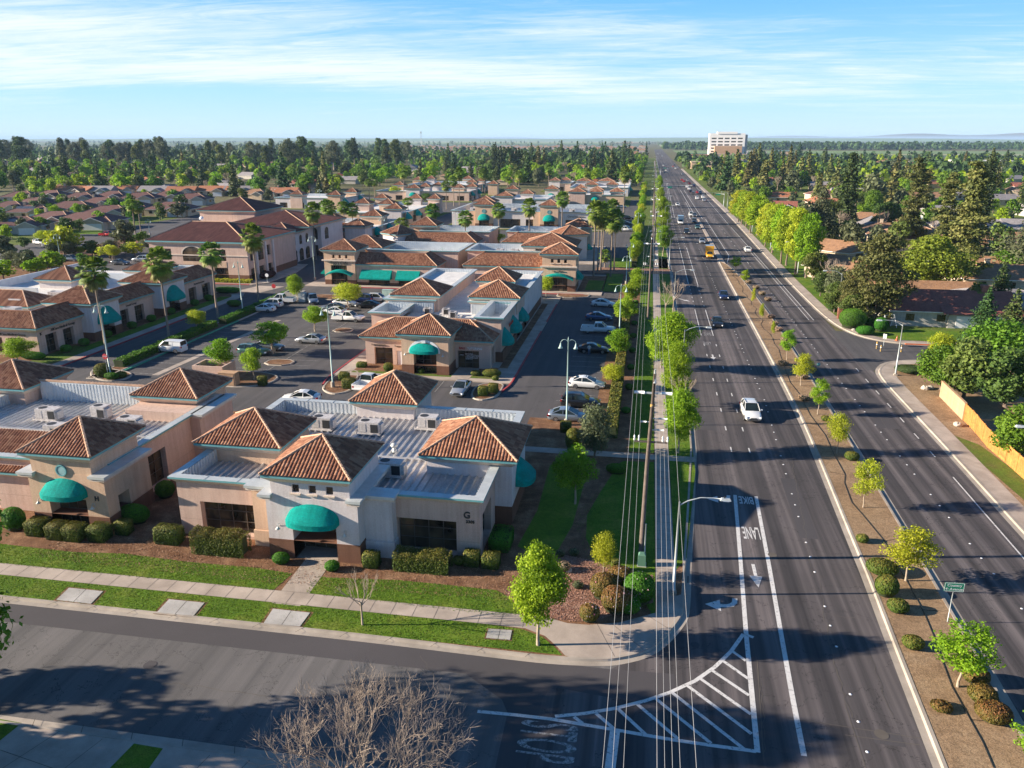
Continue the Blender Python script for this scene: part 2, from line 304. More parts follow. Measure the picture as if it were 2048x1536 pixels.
def hiproof(bl,x0,x1,y0,y1,ze,rise,ov=.55,lod=1,fascia='teal',tile='tile',rm='ridge',under='cream',label=None,open_ends=''):
    mb=MB(); w_,d=x1-x0,y1-y0
    if abs(w_-d)<.8: r0=r1=((x0+x1)/2,(y0+y1)/2,ze+rise)
    elif w_>d: r0=(x0+d/2,(y0+y1)/2,ze+rise); r1=(x1-d/2,(y0+y1)/2,ze+rise)
    else: r0=((x0+x1)/2,y0+w_/2,ze+rise); r1=((x0+x1)/2,y1-w_/2,ze+rise)
    if w_<=d or r0==r1: wr=r0; er=r0; sl=(r0,r0); el=(r0,r1); nl=(r1,r1); wl=(r1,r0)
    else: sl=(r0,r1); el=(r1,r1); nl=(r1,r0); wl=(r0,r0)
    a,b,c,d_=(x0,y0,ze),(x1,y0,ze),(x1,y1,ze),(x0,y1,ze)
    slope(mb,a,b,sl[0],sl[1],lod=lod); slope(mb,b,c,el[0],el[1],lod=lod)
    slope(mb,c,d_,nl[0],nl[1],lod=max(lod,2)); slope(mb,d_,a,wl[0],wl[1],lod=lod)
    for p,q in ((a,sl[0]),(b,sl[1]),(c,el[1]),(d_,nl[1])): ridge(mb,p,q,1,lod=lod)
    if r0!=r1: ridge(mb,r0,r1,1,lod=lod)
    # fascia and cove
    f=.05
    ring=[(x0+f,y0+f),(x1-f,y0+f),(x1-f,y1-f),(x0+f,y1-f)]; wal=[(x0+ov,y0+ov),(x1-ov,y0+ov),(x1-ov,y1-ov),(x0+ov,y1-ov)]
    for i in range(4):
        j=(i+1)%4
        mb.face([(*ring[i],ze-.24),(*ring[j],ze-.24),(*ring[j],ze+.01),(*ring[i],ze+.01)],2)
        mb.face([(*wal[i],ze-.72),(*wal[j],ze-.72),(*ring[j],ze-.24),(*ring[i],ze-.24)],3)
    o=mb.build('roof',[MT[tile],MT[rm],MT[fascia],MT[under]],bl.root,bl.org,col=True)
    if label: o['label']=label
    return o
def wallface(mb,ax,c,u0,u1,z0,z1,ops,outw,depth=.45,m=0,rm=None):
    """wall in the plane x=c or y=c with rectangular openings and reveals"""
    ops=[o for o in ops if o[1]>u0 and o[0]<u1 and o[3]>z0 and o[2]<z1]
    ops=[(max(o[0],u0),min(o[1],u1),max(o[2],z0),min(o[3],z1)) for o in ops]
    us=sorted({u0,u1,*[o[0] for o in ops],*[o[1] for o in ops]}); zs=sorted({z0,z1,*[o[2] for o in ops],*[o[3] for o in ops]})
    def q(u,z,dp=0.0): return (u,c-outw*dp,z) if ax=='y' else (c-outw*dp,u,z)
    for i in range(len(us)-1):
        for j in range(len(zs)-1):
            uc,zc_=(us[i]+us[i+1])/2,(zs[j]+zs[j+1])/2
            if any(o[0]<uc<o[1] and o[2]<zc_<o[3] for o in ops): continue
            mb.face([q(us[i],zs[j]),q(us[i+1],zs[j]),q(us[i+1],zs[j+1]),q(us[i],zs[j+1])],m)
    r=m if rm is None else rm
    for o in ops:
        for (ua,za,ub,zb) in ((o[0],o[2],o[0],o[3]),(o[1],o[2],o[1],o[3]),(o[0],o[3],o[1],o[3]),(o[0],o[2],o[1],o[2])):
            mb.face([q(ua,za),q(ub,zb),q(ub,zb,depth),q(ua,za,depth)],r)
class Bld:
    def __init__(s,name,label,x,y,group=None,cat='building',z=0.1):
        s.org=(x,y,z); s.root=empty(name,s.org,0,label,cat,group)
    def box(s,name,x0,x1,y0,y1,z0,z1,mt,label=None):
        mb=MB(); mb.box(x0,x1,y0,y1,z0,z1); o=mb.build(name,MT[mt],s.root,s.org)
        if label: o['label']=label
        return o
    def window(s,ax,c,outw,o,nx,nz,depth=.45,door=False,arch=False,glass='glass'):
        u0,u1,z0,z1=o; d=c-outw*(depth-.02)
        mb=MB(); t=.055
        def bar(a,b,e,f,th=.06):
            if ax=='y': mb.box(a,b,min(d,d+outw*th),max(d,d+outw*th),e,f)
            else: mb.box(min(d,d+outw*th),max(d,d+outw*th),a,b,e,f)
        for i in range(nx+1):
            u=u0+(u1-u0)*i/nx; a=min(max(u-t/2,u0),u1-t); bar(a,a+t,z0,z1)
        for j in range(nz+1):
            z=z0+(z1-z0)*j/nz; a=min(max(z-t/2,z0),z1-t); bar(u0,u1,a,a+t,.05)
        w_=mb.build('door' if door else 'window',MT['frame'],s.root,s.org)
        g=MB(); e=d-outw*.0; 
        if ax=='y': g.face([(u0,e,z0),(u1,e,z0),(u1,e,z1),(u0,e,z1)][::(1 if outw<0 else -1)])
        else: g.face([(e,u0,z0),(e,u1,z0),(e,u1,z1),(e,u0,z1)][::(1 if outw>0 else -1)])
        g.build('pane',MT[glass],w_,s.org)
        return w_
    def block(s,x0,x1,y0,y1,h,mt,ops={},roof=None,cap=True,plinth=None,z0=-.1,faces='SENW',drop=1.15,rib=.62,depth=.45,capo=.42,rmat='metal',wins=True,name='wall',label=None):
        """a wing: walls with openings, coping with cove, lowered ribbed roof"""
        mb=MB(); z0=s.org[2]+z0
        F=dict(S=('y',y0,x0,x1,-1),N=('y',y1,x0,x1,1),W=('x',x0,y0,y1,-1),E=('x',x1,y0,y1,1))
        mats=[MT[mt],MT['brown'],MT['cream']]
        for k in faces:
            ax,c,u0,u1,ow=F[k]; oo=[o[:4] for o in ops.get(k,[])]
            wallface(mb,ax,c,u0,u1,z0,h,oo,ow,depth)
            if plinth:
                e=.035
                wallface(mb,ax,c+ow*e,u0-e,u1+e,z0,plinth,oo,ow,depth*.9,1)
                spans=[u0-e]
                for o in sorted(oo):
                    if o[2]<plinth: spans+= [o[0],o[1]]
                spans.append(u1+e)
                for i in range(0,len(spans)-1,2):
                    a,b=spans[i],spans[i+1]
                    q=[(a,c,plinth),(b,c,plinth),(b,c+ow*e,plinth),(a,c+ow*e,plinth)] if ax=='y' else [(c,a,plinth),(c,b,plinth),(c+ow*e,b,plinth),(c+ow*e,a,plinth)]
                    mb.face(q,1)
        if not cap: mb.face([(x0,y0,h),(x1,y0,h),(x1,y1,h),(x0,y1,h)],0)
        w_=mb.build(name,mats,s.root,s.org)
        if label: w_['label']=label
        if wins:
            for k in faces:
                ax,c,u0,u1,ow=F[k]
                for o in ops.get(k,[]):
                    if len(o)>4: s.window(ax,c,ow,o[:4],o[4],o[5],depth,door=len(o)>6)
        if cap:
            cb_=MB(); o_=capo; i_=.32; A=[(x0-o_,y0-o_),(x1+o_,y0-o_),(x1+o_,y1+o_),(x0-o_,y1+o_)]; I=[(x0+i_,y0+i_),(x1-i_,y0+i_),(x1-i_,y1-i_),(x0+i_,y1-i_)]
            Wl=[(x0-.01,y0-.01),(x1+.01,y0-.01),(x1+.01,y1+.01),(x0-.01,y1+.01)]
            zr=h-drop
            for i in range(4):
                j=(i+1)%4
                cb_.face([(*A[i],h),(*A[j],h),(*I[j],h),(*I[i],h)],0)
                cb_.face([(*A[i],h-.16),(*A[j],h-.16),(*A[j],h),(*A[i],h)],1)
                B_=[(A[q][0]+(Wl[q][0]-A[q][0])*.12,A[q][1]+(Wl[q][1]-A[q][1])*.12) for q in range(4)]
                cb_.face([(*B_[i],h-.16),(*B_[j],h-.16),(*A[j],h-.16),(*A[i],h-.16)],2)
                cb_.face([(*Wl[i],h-.55),(*Wl[j],h-.55),(*B_[j],h-.16),(*B_[i],h-.16)],2)
            # joints of the coping
            for k0,k1,fx in ((x0,x1,True),(y0,y1,False)):
                n=int((k1-k0)/3.1)
                for i in range(1,n+1):
                    u=k0+(k1-k0)*i/(n+1)
                    for (a,b) in (((y0-o_,y0+i_),(y1-i_,y1+o_)) if fx else ((x0-o_,x0+i_),(x1-i_,x1+o_))):
                        if fx: cb_.box(u-.03,u+.03,a,b,h,h+.025,0)
                        else: cb_.box(a,b,u-.03,u+.03,h,h+.025,0)
            cb_.build('coping',[MT['cap'],MT['teal'],MT['cream']],s.root,s.org)
            # inner face of the parapet, ribbed, and roof deck with standing seams
            rb=MB(); xa,xb,ya,yb=I[0][0],I[1][0],I[0][1],I[2][1]
            def ribs(p,q,nx_,ny_):
                n=max(2,round(math.hypot(q[0]-p[0],q[1]-p[1])/(.42 if rib else .5))); 
                for i in range(n):
                    f0,f1,f2,f3=[(i+t_)/n for t_ in (0,.5,.5,1)]
                    pa=(p[0]+(q[0]-p[0])*f0,p[1]+(q[1]-p[1])*f0); pb=(p[0]+(q[0]-p[0])*f1,p[1]+(q[1]-p[1])*f1); pc=(p[0]+(q[0]-p[0])*f3,p[1]+(q[1]-p[1])*f3)
                    e=.09
                    rb.face([(pa[0],pa[1],zr),(pb[0],pb[1],zr),(pb[0],pb[1],h-.01),(pa[0],pa[1],h-.01)])
                    rb.face([(pb[0],pb[1],zr),(pb[0]+nx_*e,pb[1]+ny_*e,zr),(pb[0]+nx_*e,pb[1]+ny_*e,h-.01),(pb[0],pb[1],h-.01)])
                    rb.face([(pb[0]+nx_*e,pb[1]+ny_*e,zr),(pc[0]+nx_*e,pc[1]+ny_*e,zr),(pc[0]+nx_*e,pc[1]+ny_*e,h-.01),(pb[0]+nx_*e,pb[1]+ny_*e,h-.01)])
                    rb.face([(pc[0],pc[1],zr),(pc[0]+nx_*e,pc[1]+ny_*e,zr),(pc[0]+nx_*e,pc[1]+ny_*e,h-.01),(pc[0],pc[1],h-.01)])
            ribs((xa,ya),(xa,yb),1,0); ribs((xb,ya),(xb,yb),-1,0); ribs((xa,yb),(xb,yb),0,-1); ribs((xa,ya),(xb,ya),0,1)
            rb.build('parapet_lining',MT['ribwall'],s.root,s.org)
            dk=MB(); dk.face([(xa,ya,zr),(xb,ya,zr),(xb,yb,zr),(xa,yb,zr)])
            if rib:
                n=int((xb-xa)/rib)
                for i in range(1,n):
                    u=xa+(xb-xa)*i/n
                    dk.idx([(u-.12,ya,zr),(u-.05,ya,zr+.15),(u+.05,ya,zr+.15),(u+.12,ya,zr),(u-.12,yb,zr),(u-.05,yb,zr+.15),(u+.05,yb,zr+.15),(u+.12,yb,zr)],[(0,1,5,4),(1,2,6,5),(2,3,7,6),(0,3,2,1)])
                for yy in (ya+(yb-ya)*.45,):
                    dk.box(xa,xb,yy-.12,yy+.12,zr,zr+.17)
            dk.build('roof_deck',MT[rmat],s.root,s.org)
        return w_
    def roof(s,*a,**k): return hiproof(s,*a,**k)
    def awning(s,ax,c,outw,u,z,w_,h,d,mt='awn',shape='dome'):
        """canvas canopy; u centre along the wall, z bottom of the valance"""
        mb=MB(); n=14
        def q(uu,dd,zz): return (u+uu,c+outw*dd,zz) if ax=='y' else (c+outw*dd,u+uu,zz)
        if shape=='dome':
            val=.42
            K=3; G=[]
            for k in range(K+1):
                t_=k/K; row=[]
                for i in range(n+1):
                    a=PI*i/n; uu=-math.cos(a)*w_/2
                    zt=math.sin(a)*(h-val)           # profile on the wall
                    dd=d*(math.sin(a)**.55)
                    ph=t_*PI/2
                    row.append(q(uu,dd*t_,z+val+zt*(1-t_)**.8))
                G.append(row)
            for k in range(K):
                for i in range(n): mb.face([G[k][i],G[k][i+1],G[k+1][i+1],G[k+1][i]],0,smooth=False)
            for i in range(n):
                a,b=PI*i/n,PI*(i+1)/n
                p0=(-math.cos(a)*w_/2,d*(math.sin(a)**.55)); p1=(-math.cos(b)*w_/2,d*(math.sin(b)**.55))
                mb.face([q(*p0,z),q(*p1,z),q(*p1,z+val),q(*p0,z+val)],0)
        elif shape=='arc':      # arched shallow canopy seen edge on
            for i in range(n):
                a,b=-w_/2+w_*i/n,-w_/2+w_*(i+1)/n
                za,zb=z+h*(1-(2*a/w_)**2),z+h*(1-(2*b/w_)**2)
                mb.face([q(a,0,za+.5),q(b,0,zb+.5),q(b,d,zb+.3),q(a,d,za+.3)],0); mb.face([q(a,d,za),q(b,d,zb),q(b,d,zb+.3),q(a,d,za+.3)],0)
        else:
            mb.face([q(-w_/2,0,z+h),q(w_/2,0,z+h),q(w_/2,d,z+.3),q(-w_/2,d,z+.3)]); mb.face([q(-w_/2,d,z),q(w_/2,d,z),q(w_/2,d,z+.3),q(-w_/2,d,z+.3)])
            for e in (-1,1): mb.face([q(e*w_/2,0,z+h),q(e*w_/2,d,z+.3),q(e*w_/2,d,z),q(e*w_/2,0,z)])
        return mb.build('awning',MT[mt],s.root,s.org)
    def lamp(s,ax,c,outw,u,z):
        mb=MB()
        def q(dd,zz): return (u,c+outw*dd,zz) if ax=='y' else (c+outw*dd,u,zz)
        mb.tube([q(0,z),q(.12,z+.3),q(.3,z+.38),q(.42,z+.22)],.022,6); p=q(.42,0)
        mb.lathe([(.03,z+.22),(.06,z+.12),(.2,z-.02),(.19,z-.03)],p[0],p[1],10)
        return mb.build('wall_lamp',MT['cap'],s.root,s.org)
    def vent(s,c,u,z,r=.45):
        mb=MB(); n=20
        ring=[[(u+rr*math.cos(2*PI*i/n),c-dd,z+rr*math.sin(2*PI*i/n)) for i in range(n)] for rr,dd in ((r,.0),(r,.1),(r*.78,.1),(r*.78,.02))]
        for k in range(3):
            for i in range(n): j=(i+1)%n; mb.face([ring[k][i],ring[k][j],ring[k+1][j],ring[k+1][i]],0)
        mb.face(ring[3],1)
        for k in range(-3,4):
            zz=z+k*r*.2; hw=math.sqrt(max(.01,(r*.76)**2-(k*r*.2)**2)); mb.face([(u-hw,c-.09,zz-.02),(u+hw,c-.09,zz-.02),(u+hw,c-.03,zz+.05),(u-hw,c-.03,zz+.05)],0)
        return mb.build('round_vent',[MT['teal'],MT['cream']],s.root,s.org)
    def text(s,txt,pos,size,rot,mt='letter',ext=.03,name='lettering',align='CENTER',parent=None,sx=1,bold=0):
        cu=bpy.data.curves.new(name,'FONT'); cu.body=txt; cu.size=size; cu.extrude=ext; cu.align_x=align; cu.align_y='CENTER'; cu.offset=bold; cu.space_line=.9
        t_=bpy.data.objects.new(name,cu); COL.objects.link(t_)
        dg=bpy.context.evaluated_depsgraph_get(); me=bpy.data.meshes.new_from_object(t_.evaluated_get(dg)); bpy.data.objects.remove(t_)
        me.materials.clear(); me.materials.append(MT[mt]); o=bpy.data.objects.new(name,me); COL.objects.link(o)
        if parent is None: parent=s.root if s else None
        og=s.org if s else (0,0,0)
        if parent: o.parent=parent
        o.location=(pos[0]-og[0],pos[1]-og[1],pos[2]-og[2]); o.rotation_euler=rot; o.scale=(sx,1,1); return o
SOUTH=(PI/2,0,0); EAST=(PI/2,0,PI/2)
def ac_unit(x,y,z,l=1.9,w_=1.2,h=1.25,rot=0,label='',fan=.42,small=False):
    r=empty('air_conditioner',(x,y,z),rot,label,'air conditioner','air conditioners on the flat roofs')
    b=MB(); b.box(-l/2,l/2,-w_/2,w_/2,.1,h); b.box(-l/2-.15,l/2+.15,-w_/2-.1,w_/2+.1,0,.1)
    b.box(-l/2+.06,-l/2+.75,-w_/2-.02,-w_/2,.3,h-.15); b.box(l/2,l/2+.25,-w_/2+.1,w_/2-.3,.25,h-.2)
    b.tube([(-l/2-.3,-w_/2,.06),(-l/2-.3,-w_/2,.5),(-l/2,-w_/2+.2,.5)],.03,6); b.build('casing',MT['acw'],r)
    g=MB(); n=18; g.face([(-l/2+.5+fan*math.cos(2*PI*i/n),fan*math.sin(2*PI*i/n),h+.012) for i in range(n)]); g.build('fan_opening',MT['dark'],r)
    g=MB(); 
    for i in range(7): g.box(l/2-.75,l/2-.1,-w_/2-.035,-w_/2-.02,.3+i*.11,.36+i*.11)
    g.box(l/2-.79,l/2-.06,-w_/2-.02,-w_/2-.012,.26,.26+7*.11+.04); g.build('grille',MT['dark'],r)
    return r
# ---------------------------------------------------------------- office buildings
OG='stucco office buildings with tiled hip roofs'
def pier(b,x0,x1,y0,y1,h,mt,pl=1.65):
    b.block(x0,x1,y0,y1,h,mt,cap=False,plinth=pl,wins=False)
def stub(b,x0,x1,y0,y1,z):
    mb=MB(); mb.box(x0,x1,y0,y1,z-.22,z,0); mb.box(x0+.08,x1-.08,y0+.08,y1-.08,z-.42,z-.22,1); mb.build('cornice',[MT['cap'],MT['cream']],b.root,b.org)
def door_back(b,x0,x1,y,z1,n=4):
    b.window('y',y,-1,(x0,x1,.1,z1),n,2,0.0,door=True)
# G : the near building
b=Bld('office_building','near office building lettered G with four tiled pyramids, on the street corner',-24,58,OG)
b.block(-36.3,-11.4,52.1,71.6,5.3,'pink',ops={'S':[(-34.4,-29.6,.35,3.15,4,3),(-17.9,-13.2,.35,3.15,4,3)],'E':[(53.3,56.6,.3,3.3,2,3)],'W':[(54,58,.3,3.1,4,3),(62,66,.3,3.1,4,3)]},depth=.65)
b.block(-29.4,-27.5,51.35,52.15,5.35,'tan',cap=False); b.block(-29.5,-27.5,51.25,52.1,1.45,'tan',cap=False)
stub(b,-29.8,-27.3,50.95,52.4,5.42)
b.block(-20.2,-17.95,51.2,52.15,5.35,'white',cap=False); b.block(-20.2,-17.85,51.1,52.1,1.45,'white',cap=False); stub(b,-20.3,-17.6,50.8,52.4,5.42)
b.block(-27.5,-20.2,49.93,52.4,5.2,'white',ops={'S':[(-25.5,-22.0,-1,2.9)]},plinth=1.65,cap=False,depth=2.0)
door_back(b,-25.5,-22.0,51.85,2.9)
b.block(-27.0,-20.75,49.95,56.4,6.6,'white',ops={'S':[(-25.29,-24.72,5.68,6.33,1,1),(-23.95,-23.38,5.68,6.33,1,1),(-22.6,-22.03,5.68,6.33,1,1)]},cap=False,z0=5.1,depth=.25,name='upper_wall')
for u in (-25.0,-23.66,-22.3): b.box('window_sill',u-.4,u+.4,49.8,49.96,5.5,5.62,'cream')
stub(b,-27.95,-26.9,49.5,52.5,5.5); stub(b,-20.95,-19.8,49.5,56.5,5.5)
b.roof(-27.5,-20.35,49.35,56.9,7.2,1.95)
b.awning('y',49.93,-1,-23.75,3.25,4.1,1.55,1.35); b.lamp('y',49.93,-1,-26.5,2.75); b.lamp('y',49.93,-1,-21.2,2.6)
b.block(-37.15,-30.15,57.7,64.0,5.6,'tan',cap=False,z0=-.1); b.roof(-37.7,-29.6,57.1,64.7,6.0,2.1)
b.block(-17.2,-9.95,58.3,65.4,5.6,'white',cap=False,plinth=1.65); b.roof(-17.75,-9.4,57.7,66.0,6.0,2.15)
b.awning('x',-9.95,1,61.8,2.7,3.6,1.9,1.5)
b.block(-27.9,-22.0,70.6,77.2,5.6,'white',cap=False); b.roof(-28.5,-21.4,70.0,77.9,6.0,2.1)
b.text('G',(-12.35,52.06,3.78),.75,SOUTH,'letter',.04,bold=.01); b.text('3305',(-12.1,52.06,3.25),.34,SOUTH,'letter',.03,bold=.006)
for x,y,l,lab in ((-29.9,66.8,1.9,'air conditioner on the metal deck behind the big left pyramid of the corner building'),(-25.0,66.4,2.0,'middle air conditioner on the corner building deck, before the rear white tower'),(-19.9,68.6,1.8,'air conditioner with a side grille behind the right pyramid of the corner building'),(-20.0,57.4,2.0,'shaded air conditioner just behind the entrance tower of the corner building')):
    ac_unit(x,y,4.25,l,1.3,1.25,0,lab)
def roof_vent(x,y,z,label):
    r=empty('roof_vent',(x,y,z),0,label,'roof vent','turbine vents on the deck roofs'); m=MB(); m.lathe([(.22,0),(.22,.25),(.14,.27),(.14,.4)],0,0,12); m.build('pipe',MT['cap'],r)
    m=MB(); m.lathe([(.14,.4),(.3,.5),(.33,.62),(.26,.76),(.0,.82)],0,0,14); m.build('turbine',MT['cap'],r)
roof_vent(-21.3,62.2,4.25,'small white turbine vent on the corner building deck between two air conditioners')
# H : left of G
b=Bld('office_building','office building lettered H with a round louvred vent, left of the corner building',-50,60,OG)
b.block(-66,-43.4,53.6,71.6,5.3,'pink',ops={'E':[(58.0,61.4,.35,3.6,3,3)],'S':[(-57,-54.6,.2,2.9,2,3),(-51.2,-49.9,.2,2.9,2,3)]},depth=.6)
b.block(-49.0,-42.1,51.2,57.0,5.1,'tan',ops={'S':[(-47.4,-44.0,-1,2.9)],'E':[(52.6,54.0,.3,2.8,1,2)]},plinth=1.45,cap=False,depth=1.3); door_back(b,-47.4,-44,52.3,2.9)
b.block(-48.5,-43.1,51.22,57.3,6.4,'tan',cap=False,z0=5.0); b.roof(-49.15,-42.5,50.65,57.9,6.95,1.95)
stub(b,-49.7,-48.2,50.8,52.4,5.15); stub(b,-43.2,-41.7,50.8,57.2,5.2)
b.vent(51.2,-45.75,5.4,.5); b.awning('y',51.2,-1,-45.7,3.2,3.9,1.5,1.3); b.lamp('y',51.2,-1,-48.1,2.5); b.lamp('y',51.2,-1,-43.2,2.4)
b.text('H',(-42.95,51.16,3.1),.55,SOUTH,'letter',.04,bold=.01)
mb=MB(); slope(mb,(-66,52.9,3.95),(-48.9,52.9,3.95),(-66,57.4,6.0),(-48.9,57.4,6.0)); mb.face([(-66,52.95,3.7),(-48.9,52.95,3.7),(-48.9,52.95,3.95),(-66,52.95,3.95)],2); mb.face([(-66,53.6,3.25),(-48.9,53.6,3.25),(-48.9,52.95,3.7),(-66,52.95,3.7)],3); mb.box(-66,-48.9,57.4,57.6,4,6.0,3)
mb.build('roof',[MT['tile'],MT['ridge'],MT['teal'],MT['cream']],b.root,b.org,col=True)
b.block(-50.4,-42.4,65.9,72.2,5.25,'pink',cap=False); stub(b,-43.2,-41.9,65.6,72.4,5.3)
b.block(-50.5,-44.2,68.4,74.2,5.6,'tan',cap=False); b.roof(-51.1,-43.6,67.8,74.9,6.1,2.0)
b.block(-71,-63.7,68.2,74.6,5.6,'pink',cap=False); b.roof(-71.5,-63.1,67.6,75.2,6.1,2.0)
mb=MB(); 
for i in range(32): mb.box(-63.2+i*.38,-63.2+i*.38+.2,70.0,70.08,4,6.2)
mb.box(-63.3,-51,70.06,70.5,4,6.25); mb.build('parapet_lining',MT['ribwall'],b.root,b.org)
mb=MB(); ridge(mb,(-63.3,70.25,6.25),(-51,70.25,6.25),0,.2); mb.build('ridge_tiles',MT['ridge'],b.root,b.org)
for x,y,l,lab in ((-57.9,64.6,2.2,'left one of three air conditioners on the deck of the louvre-vent building'),(-53.0,65.8,1.5,'upright air conditioner in the middle of the deck of the louvre-vent building'),(-48.3,63.6,2.0,'air conditioner near the right parapet of the louvre-vent building'),(-53.7,60.3,1.6,'low flat roof unit just behind the front tower of the louvre-vent building')):
    ac_unit(x,y,4.25,l,1.2,1.2 if l>1.7 else 1.35,0,lab)
# F : the tutoring building
b=Bld('office_building','tutoring office building with an arched teal awning in the middle of the parking',-29,120,OG)
b.block(-38.9,-20.7,103.2,119.2,4.2,'pink',ops={'S':[(-37.6,-34.9,-.1,2.6,2,3),(-34.3,-33.2,-1,2.2),(-31.6,-31.4,1,1.1),(-25.4,-22.3,-.1,2.65,3,3)],'E':[(104.3,106.4,.2,2.9,2,3)]},cap=False,depth=.6,z0=-.3)
b.box('door',-34.25,-33.25,103.3,103.36,-.1,2.15,'signwhite')
b.block(-32.3,-25.7,99.3,106,5.3,'tan',ops={'S':[(-30.6,-27.4,-.1,3.0,3,3)]},plinth=1.4,cap=False,depth=1.1,z0=-.3); b.roof(-32.95,-25.15,98.75,106.4,5.8,2.1)
mb=MB()
for i in range(16):
    a,c=PI*i/16,PI*(i+1)/16; f=lambda t,r:(-29.1+r*math.cos(t),99.27,3.15+r*.82*math.sin(t)); mb.face([f(a,2.25),f(c,2.25),f(c,1.85),f(a,1.85)]); mb.face([f(a,2.25),f(c,2.25),(f(c,2.25)[0],99.35,f(c,2.25)[2]),(f(a,2.25)[0],99.35,f(a,2.25)[2])])
mb.box(-29.35,-28.85,99.15,99.3,4.55,5.0); mb.build('arch_trim',MT['signwhite'],b.root,b.org)
b.awning('y',99.3,-1,-29.1,3.2,4.0,1.3,1.1); b.lamp('y',99.3,-1,-31.7,2.9); b.lamp('y',99.3,-1,-26.4,2.9)
b.text('Investigation',(-36.9,103.12,3.0),.42,SOUTH,'frame',.03); b.text('Research',(-33.9,103.12,2.9),.34,SOUTH,'frame',.03)
mb=MB(); mb.lathe([(0,0),(.24,0),(.24,.05),(0,.05)],0,0,16); o=mb.build('sign_disc',MT['teal'],b.root,b.org); o.location=(-35.05+29,103.12-120,2.95-.1); o.rotation_euler=SOUTH; o.data.transform(Matrix.Translation((29,120,.1)))
b.text('BALI',(-24.7,103.12,3.02),.45,SOUTH,'letterred',.04,bold=.012); b.text('TUTORING',(-22.9,103.12,3.02),.42,SOUTH,'letterw',.04,bold=.008)
b.text('READING\nMATH\nWRITING\nSCIENCE',(-23.85,103.72,1.7),.26,SOUTH,'letterw',.01); b.text('TUTORING\nTEST PREP\nCLASSES',(-22.95,103.72,1.7),.22,SOUTH,'letterw',.01); b.text('OPEN',(-24.9,103.72,1.9),.22,SOUTH,'letterw',.01)
b.roof(-39.7,-20.1,102.65,111.2,4.25,2.0)
b.block(-41.0,-36.6,112.0,119.2,5.8,'pink',cap=True,faces='SW',drop=1.2,rib=0,rmat='membrane'); b.block(-23.4,-19.85,107.2,119.2,6.7,'pink',cap=True,faces='SE',drop=2.0,rib=0,rmat='membrane')
mb=MB(); mb.face([(-36.6,110,4.4),(-23.4,110,4.4),(-23.4,152,4.4),(-36.6,152,4.4)]); mb.box(-30.2,-29.8,112,117.5,4.4,4.6); mb.box(-28.2,-27.9,112,117.5,4.4,4.6); mb.build('roof_deck',MT['membrane'],b.root,b.org)
b.block(-41.0,-33.0,119.2,150,6.5,'pink',faces='SENW',drop=.6,rib=0,rmat='membrane'); b.block(-27.0,-19.85,119.2,150,6.5,'white',ops={'E':[(121,124,.2,3,2,3),(128,131,.2,3,2,3)]},plinth=1.5,drop=.6,rib=0,rmat='membrane')
for x0,x1 in ((-40.6,-33.0),(-26.9,-20.3)):
    mb=MB(); n=int((x1-x0)/.4); mb.box(x0,x1,119.1,119.19,4.2,6.0)
    for i in range(n): mb.box(x0+i*.4,x0+i*.4+.2,119.02,119.1,4.2,5.99)
    mb.build('parapet_lining',MT['ribwall'],b.root,b.org)
for r_ in ((-40.3,-31.9,119.0,127.6,7.1,2.1),(-27.4,-19.0,119.2,128.0,7.1,2.1),(-29.8,-22.5,135.5,143.5,6.8,2.0)):
    b.block(r_[0]+.6,r_[1]-.6,r_[2]+.6,r_[3]-.6,r_[4]-.4,'pink',cap=False,z0=4.3,name='upper_wall'); b.roof(*r_)
b.block(-41,-19.85,150,152,5.5,'pink',cap=False)
for yy,zz,ww in ((109.5,2.4,3.6),(116.8,2.6,4.4),(124.5,2.6,3.6)): b.awning('x',-19.85,1,yy,zz,ww,2.4,1.5)
b.box('plinth',-20.9,-19.6,107.0,119.4,-.2,1.6,'brown')
b.text('TUTORING',(-19.4,112.9,4.6),.7,EAST,'letterred',.04)
for x,y,lab in ((-33.6,117.2,'small round-cornered air conditioner beside the left tower of the tutoring building'),(-30.6,117.4,'paired air conditioner between the two rear towers of the tutoring building'),(-29.0,115.3,'low square air conditioner on the white roof of the tutoring building')):
    ac_unit(x,y,4.42,1.1,1.1,1.1,0,lab,.36)
